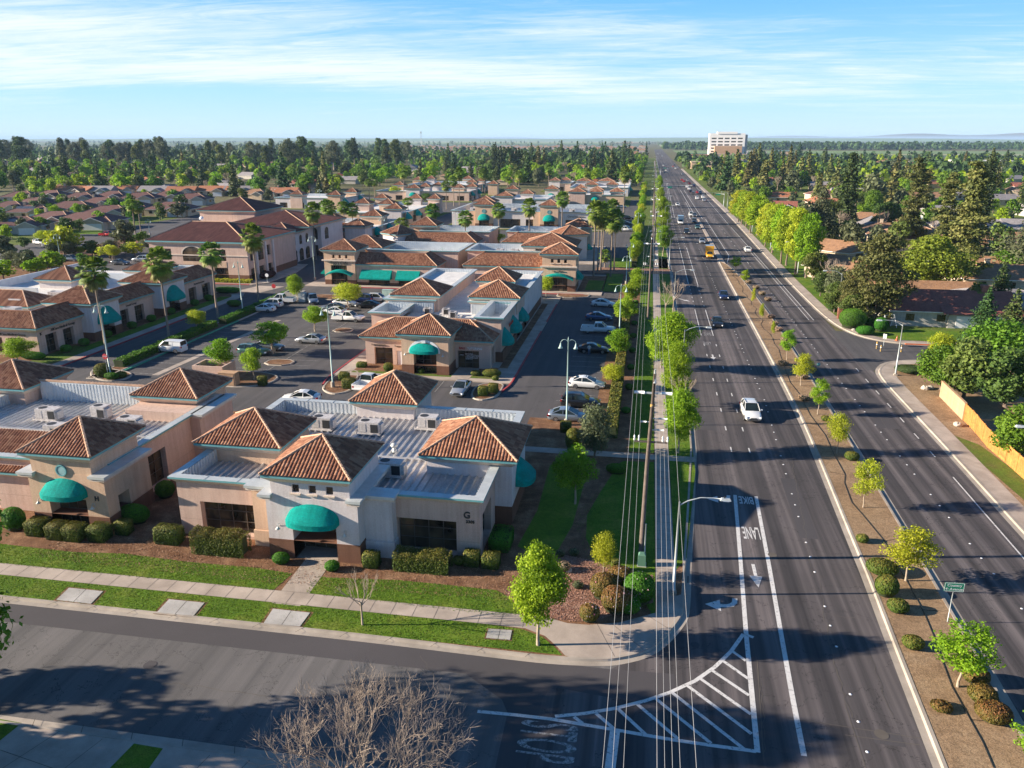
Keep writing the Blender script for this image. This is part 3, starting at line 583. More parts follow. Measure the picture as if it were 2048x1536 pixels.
# K : medical office on the left
b=Bld('office_building','long medical office building lettered K with two arched teal awnings on the left',-95,120,OG)
EK=[(100.2,102.5,.1,3.0,2,3),(103.9,106.2,.1,3.0,2,3)]
b.block(-120,-88.0,98.6,148.3,4.3,'pink',ops={'S':[(-96.5,-94,.3,2.8,2,3),(-93,-90.5,.3,2.8,2,3)],'E':EK+[(117.4,119.8,.1,3.0,2,3),(121.6,124.2,.1,3.0,2,3),(138.6,141.2,.1,3.0,2,3),(143.4,146.4,.1,3.0,3,3)]},cap=False,depth=.6)
mb=MB(); mb.face([(-119,101,4.6),(-90,101,4.6),(-90,147,4.6),(-119,147,4.6)]); mb.build('roof_deck',MT['membrane'],b.root,b.org)
def mansard(b,x0,x1,y0,y1,ze,rise,run,sides='SEN',lod=1,back=True):
    mb=MB(); xi0=x0+(run if 'W' in sides else 0); xi1=x1-(run if 'E' in sides else 0); yi0=y0+(run if 'S' in sides else 0); yi1=y1-(run if 'N' in sides else 0); zt=ze+rise
    if 'S' in sides: slope(mb,(x0,y0,ze),(x1,y0,ze),(xi0,yi0,zt),(xi1,yi0,zt),lod=lod)
    if 'E' in sides: slope(mb,(x1,y0,ze),(x1,y1,ze),(xi1,yi0,zt),(xi1,yi1,zt),lod=lod)
    if 'N' in sides: slope(mb,(x1,y1,ze),(x0,y1,ze),(xi1,yi1,zt),(xi0,yi1,zt),lod=2)
    if 'W' in sides: slope(mb,(x0,y1,ze),(x0,y0,ze),(xi0,yi1,zt),(xi0,yi0,zt),lod=lod)
    if 'S' in sides and 'E' in sides: ridge(mb,(x1,y0,ze),(xi1,yi0,zt),1,lod=lod)
    if 'S' in sides and 'W' in sides: ridge(mb,(x0,y0,ze),(xi0,yi0,zt),1,lod=lod)
    if 'N' in sides and 'E' in sides: ridge(mb,(x1,y1,ze),(xi1,yi1,zt),1,lod=lod)
    if 'S' in sides: ridge(mb,(xi0,yi0,zt),(xi1,yi0,zt),0,lod=lod); mb.face([(x0,y0+.05,ze-.24),(x1,y0+.05,ze-.24),(x1,y0+.05,ze),(x0,y0+.05,ze)],2); mb.face([(x0,y0+.55,ze-.7),(x1-.5,y0+.55,ze-.7),(x1,y0+.05,ze-.24),(x0,y0+.05,ze-.24)],3)
    if 'E' in sides: ridge(mb,(xi1,yi0,zt),(xi1,yi1,zt),0,lod=lod); mb.face([(x1-.05,y0,ze-.24),(x1-.05,y1,ze-.24),(x1-.05,y1,ze),(x1-.05,y0,ze)],2); mb.face([(x1-.55,y0+.5,ze-.7),(x1-.55,y1,ze-.7),(x1-.05,y1,ze-.24),(x1-.05,y0,ze-.24)],3)
    if back:
        e=.02
        if 'S' in sides: mb.box(xi0,xi1,yi0+.05,yi0+.25,ze,zt-e,4)
        if 'E' in sides: mb.box(xi1-.25,xi1-.05,yi0,yi1,ze,zt-e,4)
        if 'N' in sides: mb.box(xi0,xi1,yi1-.25,yi1-.05,ze,zt-e,4)
    return mb.build('roof',[MT['tile'],MT['ridge'],MT['teal'],MT['cream'],MT['ribwall']],b.root,b.org,col=True)
mansard(b,-119,-87.3,97.9,109.5,4.5,1.95,2.5,'SE'); mansard(b,-96,-87.4,115.4,127.5,4.5,1.9,2.5,'E'); mansard(b,-96,-87.6,135,148.9,4.5,1.9,2.5,'EN')
for (x0,x1,y0,y1,nm) in ((-94.3,-85.4,107.6,115.6,1),(-94.2,-85.6,126.4,135.2,2)):
    b.block(x0+.6,x1-.6,y0+.6,y1-.6,5.9,'white',ops={'E':[((y0+y1)/2-1.6,(y0+y1)/2+1.6,-1,2.7)]},plinth=1.5,cap=False,depth=1.2); b.window('x',x1-.6,1,((y0+y1)/2-1.6,(y0+y1)/2+1.6,0,2.7),3,2,1.1,door=True)
    b.roof(x0,x1,y0,y1,6.25,2.05,lod=1); b.awning('x',x1-.6,1,(y0+y1)/2,2.6,4.6,2.6,1.7)
for r_ in ((-111.2,-103.4,126.2,133.8,6.3,2.0),(-101.7,-94.2,138.4,146,6.3,2.0),(-120,-97.5,108.5,116,5.2,1.9)):
    b.block(r_[0]+.6,r_[1]-.6,r_[2]+.6,r_[3]-.6,r_[4]-.4,'white',cap=False,z0=2); b.roof(*r_,lod=2)
for q_ in ((-103.4,-95,133,133.3,4.6,6.6),(-112,-103.6,118,118.3,4.6,6.4),(-118,-117.7,101,147,4.6,6.0),(-96,-93,146.7,147,4.6,6.3)): b.box('parapet',*q_,'ribwall')
b.text('K',(-87.95,99.4,3.35),.6,EAST,'letter',.04,bold=.01); b.text('AllCare Medical Group',(-87.93,104.0,3.48),.55,EAST,'frame',.04,bold=.004); b.text('AllCare Medical Group',(-92.2,98.55,3.3),.5,SOUTH,'frame',.04,bold=.004); b.text('Medical Associates',(-87.93,142.5,3.5),.5,EAST,'frame',.03); b.text('Dental Group',(-87.93,120.8,3.5),.5,EAST,'frame',.03)
for x,y,l,lab in ((-96.5,104.2,2.4,'large rooftop unit behind the front tiled ridge of the medical building'),(-101,110.6,2.2,'boxy rooftop unit left of the first tower of the medical building'),(-99,117.2,2.6,'wide rooftop unit behind the first tower of the medical building'),(-96.5,121.8,2.4,'flat rooftop unit between the two towers of the medical building'),(-99.5,103.0,1.6,'small rooftop unit at the left edge of the medical building')):
    ac_unit(x,y,4.62,l,1.5,1.5,0,lab)
# J : cafe
b=Bld('cafe_building','cafe building with a three-window tower and long teal awnings facing the parking lot',-58,170,OG)
b.block(-70.0,-62.9,163.2,170.2,7.3,'tan',ops={'S':[(-68.5,-64.8,-1,4.4),(-68.05,-67.5,5.95,6.7,1,1),(-66.6,-66.05,5.95,6.7,1,1),(-65.1,-64.55,5.95,6.7,1,1)]},plinth=1.2,cap=False,depth=.5)
b.window('y',163.2,-1,(-68.5,-64.8,0,4.4),4,3,.45,door=True); b.box('cornice',-70.4,-62.6,162.85,163.2,5.35,5.65,'cream')
for u in (-67.8,-66.3,-64.8): b.box('window_sill',u-.5,u+.5,163.0,163.22,5.75,5.87,'cream')
b.roof(-70.6,-62.2,162.6,170.8,7.8,1.95,lod=1)
b.awning('y',163.2,-1,-66.4,2.1,6.2,.95,1.4,shape='arc'); b.awning('x',-70,-1,166.5,2.2,4.6,1.5,1.4,shape='shed')
b.text('Top\'s Cafe',(-66.5,163.1,4.9),.95,SOUTH,'frame',.04,bold=.01)
b.block(-62.9,-44.9,163.9,176,4.4,'pink',ops={'S':[(-60.2,-55.3,0,2.4,3,2),(-53.3,-48.6,0,2.4,3,2)],'E':[(166,168.5,0,2.5,2,2)]},cap=False,plinth=.7)
mansard(b,-62.9,-44.3,163.4,171.5,4.75,2.05,3.6,'SE')
b.awning('y',163.9,-1,-58.2,1.6,7.0,1.9,1.8,shape='shed'); b.awning('y',163.9,-1,-50.9,1.6,5.2,1.9,1.8,shape='shed')
b.block(-62.8,-41.6,171.6,186,7.0,'pink',drop=1.9,rib=0,rmat='membrane'); 
b.block(-69,-61,174.5,182,6.2,'tan',cap=False); b.roof(-71.5,-60,173.5,184,7.0,2.2,lod=1)
ac_unit(-55,175.5,5.1,2.2,1.5,1.3,0,'white air conditioner behind the long tiled slope of the cafe building'); ac_unit(-46.5,176.5,5.1,1.2,1.2,1,0,'small square air conditioner at the right parapet of the cafe building')
# I
b=Bld('office_building','office building with a three-window corner tower and curved teal canopy',-26,172,OG)
b.block(-21.4,-14.3,163.3,170.6,7.5,'tan',ops={'S':[(-20.2,-16.0,-1,3.0),(-19.6,-19.0,6.15,6.95,1,1),(-18.2,-17.6,6.15,6.95,1,1),(-16.8,-16.2,6.15,6.95,1,1)],'E':[(165,166,6.1,6.9,1,1),(167.5,168.5,6.1,6.9,1,1)]},plinth=1.35,cap=False); b.window('y',163.3,-1,(-20.2,-16,0,3),4,2,.45,door=True)
for u in (-19.3,-17.9,-16.5): b.box('window_sill',u-.5,u+.5,163.1,163.32,5.95,6.07,'cream')
b.box('cornice',-21.8,-14.0,162.95,163.3,5.2,5.5,'cream'); b.roof(-22.0,-13.7,162.7,171.2,8.0,2.0)
b.awning('y',163.3,-1,-18,2.6,6.6,.9,1.3,shape='arc'); b.awning('x',-14.3,1,167,2.4,3.6,1.6,1.3,shape='shed'); b.text('Law Offices',(-18,163.2,4.4),.55,SOUTH,'frame',.03)
b.block(-38.3,-21.4,165.3,172.2,4.6,'pink',ops={'S':[(-35.5,-31.5,.3,2.6,3,2),(-28.5,-24.2,.3,2.6,3,2)]},cap=False)
mansard(b,-39.0,-21.4,164.7,172.6,4.95,2.1,3.6,'SW')
b.block(-39.6,-16,172.4,184,7.2,'pink',drop=2.0,rib=0,rmat='membrane'); b.block(-28,-16,180,190,7.6,'white',cap=False); b.roof(-27.5,-15.0,172.8,185,8.3,2.3)
for x,lab in ((-33,'white roof unit on the left of the roof well behind the curved-canopy building'),(-29.5,'round-topped white roof unit in the roof well behind the curved-canopy building'),(-24,'rear roof unit near the tower of the curved-canopy building')): ac_unit(x,177,5.3,1.6,1.4,1.7,0,lab)
# R4 pair
def octower(b,x,y,w_,ze,mt,txt=None,a=R(38)):
    t=Bld('corner_tower',None,x,y,cat=None); t.root.parent=b.root; t.root.location=(x-b.org[0],y-b.org[1],0); t.root.rotation_euler=(0,0,a)
    h=w_/2; t.block(x-h,x+h,y-h,y+h,ze-.35,mt,cap=False); t.roof(x-h-.55,x+h+.55,y-h-.55,y+h+.55,ze,2.1,lod=1)
    return t
b=Bld('office_building','office building whose bright white angled wall carries three lines of dark lettering',-58,208,OG)
b.block(-64,-43.5,204.0,220,4.4,'pink',ops={'S':[(-52,-47,0.2,2.8,3,2)],'E':[(206,208.5,.2,2.6,1,2),(211,213,.2,2.6,1,2)]},cap=False)
mansard(b,-64,-44.2,203.4,212,4.8,2.0,3.4,'SE'); b.block(-62,-42.6,212.2,226,6.8,'pink',drop=1.8,rib=0,rmat='membrane')
t=octower(b,-66.5,207.5,6.6,6.6,'white',a=R(-35)); t.text('BUILDER\nMASTERS\nREALTY',(-66.5,204.15,3.9),.7,SOUTH,'letter',.04,bold=.012)
b.block(-64.5,-58.5,214,220,7.6,'tan',cap=False); b.roof(-65.5,-57.5,213,221,8.0,2.1)
b=Bld('office_building','office building with twin stacked pyramids right behind the curved-canopy building',-30,210,OG)
b.block(-37.5,-20,206.3,222,4.4,'pink',ops={'S':[(-34,-30,.2,2.6,2,2),(-27,-23,.2,2.6,2,2)]},cap=False); mansard(b,-38,-20,205.7,214,4.8,2.0,3.4,'SW'); b.block(-37.8,-19,214.2,228,6.8,'pink',drop=1.8,rib=0,rmat='membrane')
t=octower(b,-20.5,212.5,7.2,6.8,'white',a=R(28)); b.block(-23,-16,228,235,6.4,'tan',cap=False); b.roof(-23.8,-15.4,227.4,236,6.8,2.1); b.awning('x',-15.6,1,214,2.4,3,1.6,1.3)
for x in (-34,-27): ac_unit(x,220,5.1,1.8,1.3,1.3,0,'rooftop unit on the office building with stacked pyramids, %s end'%('left' if x<-30 else 'middle'))
# R5 long building
b=Bld('office_building','long pale office building with two vented towers and two teal dome awnings',-45,296,OG)
b.block(-71,-19.6,284.6,318,6.1,'white',ops={'S':[(-68.5,-65.5,.2,3,2,2),(-53,-45.5,.2,3.2,5,2),(-43.5,-38,.2,3.2,4,2),(-29,-21,.2,3.2,4,2)]},drop=1.6,rib=.62)
for x0,x1,lab in ((-62.0,-55.5,0),(-38.1,-31.6,1)):
    b.block(x0-2.6,x0,283.9,285,5.8,'tan',cap=False); b.block(x0,x1,283.3,290,7.9,'tan',ops={'S':[(x0+1.4,x1-1.3,-1,3.2)]},plinth=1.6,cap=False); b.window('y',283.3,-1,(x0+1.4,x1-1.3,0,3.2),3,2,.4,door=True)
    b.roof(x0-.6,x1+.7,282.7,290.6,8.3,1.95,lod=2); b.vent(283.3,(x0+x1)/2,6.0,.7); b.awning('y',283.3,-1,(x0+x1)/2,2.9,4.4,2.2,1.8)
b.text('Citrus Industries',(-25.3,284.5,4.4),.9,SOUTH,'frame',.03,bold=.01); b.block(-67.6,-59,306,314,7.0,'tan',cap=False,z0=3); b.roof(-68.2,-58.6,305.4,314.6,7.6,2.0,lod=2)
for i,x in enumerate((-66,-63.5,-50,-28)): ac_unit(x,298,4.6,2,1.5,1.5,0,'rooftop unit number %s from the left on the long pale two-tower building'%('one two three four'.split()[i]))
# farther offices
def office(label,blk,tw,south_awn=(),east_awn=(),lod=2):
    x0,x1,y0,y1,h,mt=blk[0]; b=Bld('office_building',label,(x0+x1)/2,(y0+y1)/2,OG)
    for x0,x1,y0,y1,h,mt in blk:
        n=max(1,int((x1-x0)/8)); ops=[(x0+(x1-x0)*(i+.25)/n,x0+(x1-x0)*(i+.7)/n,.3,2.7,3,1) for i in range(n)]
        m_=max(1,int((y1-y0)/9)); eo=[(y0+(y1-y0)*(i+.25)/m_,y0+(y1-y0)*(i+.65)/m_,.3,2.7,2,1) for i in range(m_)]
        b.block(x0,x1,y0,y1,h,mt,ops={'S':ops,'E':eo},drop=1.2,rib=0,rmat='membrane')
    for (x0,x1,y) in tw:
        d=x1-x0; b.block(x0+.6,x1-.6,y+.6,y+d-.6,6.0,rnd.choice(['tan','white','pink','white']),cap=False); b.roof(x0,x1,y,y+d,6.4,1.95,lod=lod)
    for x,y in south_awn: b.awning('y',y,-1,x,2.6,3.8,1.9,1.5)
    for x,y in east_awn: b.awning('x',x,1,y,2.6,4.4,2.4,1.8)
    return b
office('white office block beyond the two-storey building at the left end of the rows',[(-172,-139,350,378,5,'white')],[(-146.4,-139.2,348.6),(-145.7,-138.9,368.8),(-165,-158,349)],(),[(-138.8,352),(-138.6,372)])
b=office('office block with several pyramids stepping back behind the two-storey building, near half',[(-107,-83.5,224,262,4.8,'pink')],[(-95.2,-87.2,253.5),(-89,-81.6,222.3),(-104,-97,240)],(),[(-83.1,236),(-83.1,248)])
mansard(b,-107,-84,223.4,236,4.9,1.9,3.2,'SE',lod=2)
office('office block with several pyramids stepping back behind the two-storey building, far half',[(-118,-89.6,283.5,337,4.8,'tan')],[(-116.6,-109.4,303.8),(-118,-111.6,332.8),(-96.3,-89.1,281.8),(-103,-96.6,334),(-94.5,-88.2,333.7),(-106,-99,303)],(),[(-88.7,300),(-88.7,316),(-88.4,286)])
b=office('far office block with a teal dome awning left of the long pale building',[(-142,-92,406,436,5,'pink')],[(-126,-117.4,403.8),(-123.2,-116.2,419),(-141.7,-134.8,432),(-118.9,-112.3,431),(-103.6,-95.7,413),(-98,-91.2,423)],[(-121.6,404.2)],[(-91.5,428),(-91.6,412)])
office('office block with two dome awnings just beyond the long pale building, middle',[(-73,-45.5,358,388,5,'white')],[(-73,-65.6,404.9),(-53.2,-45.4,408),(-68.9,-60,355),(-60,-53,372)],[(-49.2,408)],())
office('office block with a pyramid cluster beyond the right end of the long building',[(-38.5,-12,392,424,5,'tan')],[(-38.8,-30,389.6),(-29.5,-22,404),(-18.9,-11.7,393.5),(-38.6,-32.4,421),(-28.5,-22,391)],[(-25.6,391.4)],())
office('farthest office block of the right-hand rows with orange-topped pyramids',[(-44,-11.5,455,512,5,'white')],[(-44.4,-34,489.4),(-30.8,-20.3,492),(-19,-11,508),(-35.8,-28,452.6),(-24,-17,456)],[(-39,453)],[(-11,470)])
office('farthest office block of the middle rows with a single dome awning',[(-61.5,-48,496,524,5,'pink')],[(-61.8,-54,494.8),(-55.3,-47.7,498.7)],[(-51.5,498.9)],())
office('farthest office block on the left of the rows beside the cypress screen',[(-143,-100,466,508,5,'pink')],[(-143.4,-137,506),(-148,-140.9,490),(-107,-100.4,464.9),(-119.9,-112.5,508),(-91.6,-85,451),(-105,-99,483)],[(-141,470)],[(-99.6,478)])
# TS : two-storey office
b=Bld('two_storey_office','two-storey stucco office with arched windows behind the medical building',-100,180,None,'building')
def archwin(b,ax,c,ow,u,z0,w_,h,nx=2):
    g=MB(); n=12; hz=h-w_/2*.7
    def q(uu,zz,dd): return (u+uu,c+ow*dd,z0+zz) if ax=='y' else (c+ow*dd,u+uu,z0+zz)
    prof=[(-w_/2,0),(w_/2,0)]+[(w_/2*math.cos(PI*i/n),hz+w_/2*.7*math.sin(PI*i/n)) for i in range(n+1)]
    o=MB(); 
    arc=prof[2:]
    for i in range(len(arc)-1):
        (a0,b0),(a1,b1)=arc[i],arc[i+1]; k=1.12
        o.face([q(a0*k,hz+(b0-hz)*k+.05,.09),q(a1*k,hz+(b1-hz)*k+.05,.09),q(a1,b1,.09),q(a0,b0,.09)]); o.face([q(a0,b0,.09),q(a1,b1,.09),q(a1,b1,.02),q(a0,b0,.02)])
    for i in range(1,nx):
        uu=-w_/2+w_*i/nx; o.face([q(uu-.05,0,.05),q(uu+.05,0,.05),q(uu+.05,hz+.1,.05),q(uu-.05,hz+.1,.05)],1)
    o.face([q(-w_/2,hz*.5-.05,.05),q(w_/2,hz*.5-.05,.05),q(w_/2,hz*.5+.05,.05),q(-w_/2,hz*.5+.05,.05)],1)
    f=o.build('arched_window',[MT['cream'],MT['frame']],b.root,b.org); g.face([q(x,z,.03) for x,z in prof]); g.build('pane',MT['glass'],f,b.org)
ops=[(-109.7,-106.6,4.6,7.2,3,2),(-96.6,-93.2,4.6,7.2,3,2),(-96.4,-93.0,.1,3.1,3,2),(-109,-106,.1,3.1,3,2),(-103.8,-98.8,.1,3.0,4,2)]
b.block(-111.9,-88.0,162.95,188,8.6,'pink',ops={'S':ops,'E':[(164.2,165.8,4.6,7.2,1,2),(172.2,174.2,4.8,7.2,1,2),(164,166,.1,2.9,1,2),(168,170.5,.1,2.9,2,2),(172,174.5,.1,2.9,2,2)]},plinth=1.6,cap=False)
archwin(b,'y',162.95,-1,-101.3,4.5,5.0,3.3,3); archwin(b,'x',-88.0,1,169.2,4.3,2.6,3.4,2)
b.box('cornice',-112.1,-87.8,162.8,162.95,5.75,6.0,'cream'); b.box('spandrel',-96.6,-93.2,162.9,163.0,3.2,4.5,'tan'); b.box('spandrel',-103.8,-98.8,162.9,163.0,3.2,4.4,'tan')
for yy in (166.9,171.4,175.2): b.box('pilaster',-88.0,-87.6,yy-.3,yy+.3,0,8.2,'white')
mb=MB(); a=(-112.5,162.35,9.0); c_=(-87.4,162.35,9.0); r0=(-107.8,174.8,12.1); r1=(-98.9,174.8,12.1); d2=(-87.4,187.5,9.0); e2=(-112.5,187.5,9)
slope(mb,a,c_,r0,r1,lod=2); slope(mb,c_,d2,r1,r1,lod=2); slope(mb,d2,e2,r1,r0,lod=2); slope(mb,e2,a,r0,r0,lod=2)
for p,q in ((a,r0),(c_,r1),(r0,r1),(d2,r1)): ridge(mb,p,q,1,.16,lod=2)
for p,q in ((a,c_),(c_,d2)):
    mb.face([(*p[:2],8.7),(*q[:2],8.7),(*q[:2],9.0),(*p[:2],9.0)],2); 
mb.face([(-112,162.95,8.2),(-88,162.95,8.2),(-87.4,162.35,8.7),(-112.5,162.35,8.7)],3); mb.face([(-88,162.95,8.2),(-88,188,8.2),(-87.4,187.5,8.7),(-87.4,162.35,8.7)],3)
mb.build('roof',[MT['htile'],MT['ridge'],MT['teal'],MT['cream']],b.root,b.org,col=True)
b.block(-124,-107.6,205.4,222,11.4,'pink',plinth=None,cap=False); b.roof(-124.7,-106.9,204.8,222.6,12.0,3.1,lod=2,tile='htile'); b.box('cornice',-124.2,-107.4,205.2,205.4,8.6,8.9,'cream')
archwin(b,'x',-107.6,1,209.5,7.4,3.0,3.3,2); archwin(b,'x',-107.6,1,206.9,8.0,1.2,2.2,1); archwin(b,'x',-107.6,1,213,8.0,1.2,2.2,1)
b.block(-112,-98,188,206,8.4,'pink',cap=False); b.block(-99,-88.3,205.2,221,8.6,'white',ops={'S':[(-96.5,-93.5,.1,3,2,2),(-91.8,-89.4,.1,3,2,2)]},plinth=1.5,cap=False)
archwin(b,'y',205.2,-1,-95.2,4.6,3.2,3.2,2); archwin(b,'y',205.2,-1,-90.6,4.6,2.6,3.2,2); archwin(b,'x',-88.3,1,209,4.4,2.6,3.2,2); b.roof(-112.5,-87.5,196,221.6,9.0,3.0,lod=2,tile='htile')
b.block(-98,-90.5,190,205,7.6,'white',cap=False,name='rotunda_wall'); 
for yy in (192.6,196.6,200.6): archwin(b,'x',-90.5,1,yy,.1,2.6,3.2,1); archwin(b,'x',-90.5,1,yy,4.4,1.6,2.4,1)
b.roof(-99,-89.8,189.3,199,8.0,2.2,lod=2,tile='htile')
mb=MB(); mb.lathe([(0,0),(.6,0),(.55,.12),(0,.2)],0,0,14); mb.tube([(0,0,-1.2),(0,0,0)],.05,6); o=mb.build('dish',MT['signwhite'],b.root); o.location=(-118+100,196-180,10.6); o.rotation_euler=(R(55),0,R(20))
# hospital tower far right
b=Bld('hospital_tower','white multi-storey medical tower standing alone near the horizon right of the boulevard',126,1410,None,'building')
MT['brightwhite']=simple('bright_panel',(.86,.84,.80),.7,.04,.05)
b.block(95.5,153,1400,1425,40,'brightwhite',ops={'S':[(99+ (i%5)*10.6,107+(i%5)*10.6,10+ (i//5)*5.2,12.2+(i//5)*5.2) for i in range(25)],'E':[(1402,1422,10+i*5.2,12+i*5.2) for i in range(5)]},cap=False,depth=1.0,faces='SENW')
g=MB(); g.box(96.5,152,1401.2,1402,9,34); g.build('window_band',MT['glass'],b.root,b.org); b.box('wing',104,148,1388,1400,0,20,'blockwall'); b.block(108,140,1399,1420,42.5,'brightwhite',cap=False,z0=39)
b.block(153,157,1402,1424,38,'graystucco',cap=False)
# ---------------------------------------------------------------- ground, roads, kerbs
def sheet(name,poly,z,mt,kind='structure',th=None):
    mb=MB()
    n=len(poly); A=sum(poly[i][0]*poly[(i+1)%n][1]-poly[(i+1)%n][0]*poly[i][1] for i in range(n))
    if A<0: poly=poly[::-1]
    if th: mb.prism(poly,z-th,z)
    else: mb.face([(x,y,z) for x,y in poly])
    o=mb.build(name,MT[mt]); o['kind']=kind; return o
def rect(x0,x1,y0,y1): return [(x0,y0),(x1,y0),(x1,y1),(x0,y1)]
def PP(lst,z=.12): return [P(a,b,z) for a,b in lst]
def smooth(pts,k=2,closed=False):
    for _ in range(k):
        q=[]; n=len(pts); rng=range(n) if closed else range(n-1)
        if not closed: q.append(pts[0])
        for i in rng:
            a,b=pts[i],pts[(i+1)%n]; q+= [(a[0]*.75+b[0]*.25,a[1]*.75+b[1]*.25),(a[0]*.25+b[0]*.75,a[1]*.25+b[1]*.75)]
        if not closed: q.append(pts[-1])
        pts=q
    return pts
def offset(pts,d):
    out_=[]
    for i,p in enumerate(pts):
        a=pts[max(i-1,0)]; b=pts[min(i+1,len(pts)-1)]; dx,dy=b[0]-a[0],b[1]-a[1]; l=math.hypot(dx,dy) or 1
        out_.append((p[0]-dy/l*d,p[1]+dx/l*d))
    return out_
def strip(mb,pts,w0,w1,z0,z1,m=0):
    """strip along a path between the lateral offsets w0 (height z0) and w1 (height z1), left positive"""
    A=offset(pts,w0); B=offset(pts,w1)
    for i in range(len(pts)-1): mb.face([(*A[i],z0),(*A[i+1],z0),(*B[i+1],z1),(*B[i],z1)],m)
def kerb(name,pts,mt='kerb',gutter=True,h=.14,wd=.16,side=1,z=0.0):
    """pts = face line of the kerb; the land lies on its left when side=1"""
    mb=MB(); s_=side
    strip(mb,pts,0,0,z,z+h) ; 
    A=pts; 
    O_=offset(pts,-.11*s_)
    for i in range(len(pts)-1): mb.face([(*O_[i],z-.01),(*O_[i+1],z-.01),(*A[i+1],z+h),(*A[i],z+h)])
    strip(mb,pts,0,wd*s_,z+h,z+h); 
    B=offset(pts,wd*s_)
    for i in range(len(pts)-1): mb.face([(*B[i],z+h),(*B[i+1],z+h),(*B[i+1],z-.02),(*B[i],z-.02)])
    if gutter: strip(mb,pts,-.08*s_,-.5*s_,z+.016,z+.009)
    o=mb.build(name,MT[mt]); o['kind']='structure'; return o
def joints(name,lines,z,w_=.025,mt='joint'):
    mb=MB()
    for (x0,y0),(x1,y1) in lines:
        l=math.hypot(x1-x0,y1-y0); nx_,ny_=-(y1-y0)/l*w_/2,(x1-x0)/l*w_/2
        mb.face([(x0-nx_,y0-ny_,z),(x1-nx_,y1-ny_,z),(x1+nx_,y1+ny_,z),(x0+nx_,y0+ny_,z)])
    o=mb.build(name,MT[mt]); o['kind']='structure'; return o
# far land
g=sheet('ground',[(-30000,-600),(30000,-600),(30000,32000),(-30000,32000)],-.03,'land')
# boulevard
sheet('boulevard_road',[(3.6,-40),(3.6,78),(6.0,80),(6.0,330),(9.5,600),(9.5,2600),(33.5,2600),(33.5,600),(34.2,360),(32.5,190),(32.2,60),(31.0,-40)],0,'road')
# widening area and cross street
sheet('cross_street_road',[(-140,30.6),(-6,30.6),(3.2,14),(6,-40),(-2,-40),(-140,-40),(-140,-39)][:0] or [(-140,30.5),(-9,30.5),(-2,24),(1,-40),(4.05,-40),(5.5,41.4),(-140,41.4)],.002,'street')
sheet('cross_street_patch_paving',[(-43,41.0),(-43.2,38.9),(-28,38.9),(-9.5,38.9),(-6.9,37.0),(-6.4,36.0),(-6.3,30.6),(-4.8,30.6),(-4.6,37.5),(-4.2,38.6),(2.6,37.9),(3.2,38.4),(3.0,41),(-1,40.8)],.006,'patch')
sheet('corner_paving',[(-6.4,30.5),(6.05,30.5),(6.05,60),(4.2,60),(4.1,50),(3.2,45),(-1.0,40.6),(-4.6,39.6)],.0045,'road')
# office park base asphalt
sheet('parking_lot',[(-190,78),(-4.8,78),(-4.8,430),(-190,430)],.0,'lot')
# ---- corner block around G/H : mulch body with kerb
kl=PP([(15,1196),(250,1221),(512,1249),(760,1277),(1017,1306),(1110,1316),(1191,1319),(1230,1318),(1290,1304),(1325,1279),(1352,1248),(1365,1227),(1368,1180),(1370,1130),(1376,1050),(1384,900)])
kl=[(-140,41.35)]+[(x,y) for x,y in kl]; kl[1]=(-43,41.35); kl[2]=(-34,41.35); kl[3]=(-24.3,41.35); kl[4]=(-15.5,41.35)
kpath=smooth(kl,2)+[(6.05,90),(6.05,150),(6.2,196)]
body=kpath[:]+[(-5.0,196),(-5.0,84.6),(-12.3,84.6),(-12.3,80.8),(-140,80.8)]
sheet('planting_bed',body,.10,'mulch')
kerb('kerb',kpath,wd=.17)
def red_part(i0,i1): return kpath[i0:i1]
# parkway and sidewalk
sheet('sidewalk',[(-140,43.95),(-9.0,43.95),(-6.6,43.9),(-5.2,43.3),(-4.3,42.3),(-3.7,41.5)]+[p for p in offset(kpath,.17) if p[0]>-3.8 and p[1]<50 and p[0]<6]+[(4.1,50),(3.36,49.5),(3.36,196),(1.95,196),(1.95,47.2),(-.5,45.6),(-2.5,45.0),(-3.9,44.95),(-5.4,45.4),(-140,45.4)],.118,'conc')
vw=PP([(310,0)],.1)[:0]
sheet('lawn',[(-140,41.52),(-3.9,41.52),(-4.5,42.3),(-5.4,43.2),(-6.8,43.8),(-9,43.93),(-140,43.93)],.114,'grass')
lw=PP([(545,1181),(512,1177),(75,1135),(-60,1120),(-60,1080),(67,1095),(150,1104),(250,1107),(380,1124),(512,1135),(584,1147)]); sheet('lawn',lw,.11,'grass'); LW1=lw
lw=PP([(610,1186),(632,1152),(660,1155),(800,1160),(900,1170),(992,1180),(1020,1195),(1045,1228),(1000,1232),(700,1196)]); LW2=lw; sheet('lawn',lw,.11,'grass')
sheet('walkway',PP([(543,1206),(612,1117),(668,1118),(600,1212)]),.115,'conc'); sheet('walkway',[(-25.4,49.95),(-22.1,49.95),(-22.1,52),(-25.4,52)],.13,'conc')
sheet('lawn',PP([(1110,1110),(1060,1105),(1035,1092),(1075,1020),(1100,930),(1165,915),(1170,960),(1145,1050)]),.11,'grass')
sheet('lawn',[(1.9,46.3),*PP([(1250,1140),(1190,1118),(1172,1075),(1174,1030),(1200,985),(1240,925)]),(-1.1,73.4),(1.9,73.6)],.11,'grass')
GV1=PP([(1010,1180),(1105,1105),(1190,1122),(1240,1148),(1306,1150),(1306,1205),(1240,1225),(1195,1240),(1155,1243),(1080,1235),(1045,1228)]); sheet('gravel_bed',GV1,.112,'gravel')
sheet('lawn',[(3.4,53),(4.3,55),(5.85,72),(5.87,196),(3.4,196)],.112,'grass'); sheet('lawn',[(-.7,76),(1.9,76),(1.9,192),(-.7,192)],.112,'grass')
sheet('walkway',[(-12,74.2),(6,74.2),(6,75.6),(-12,75.6)],.121,'conc')
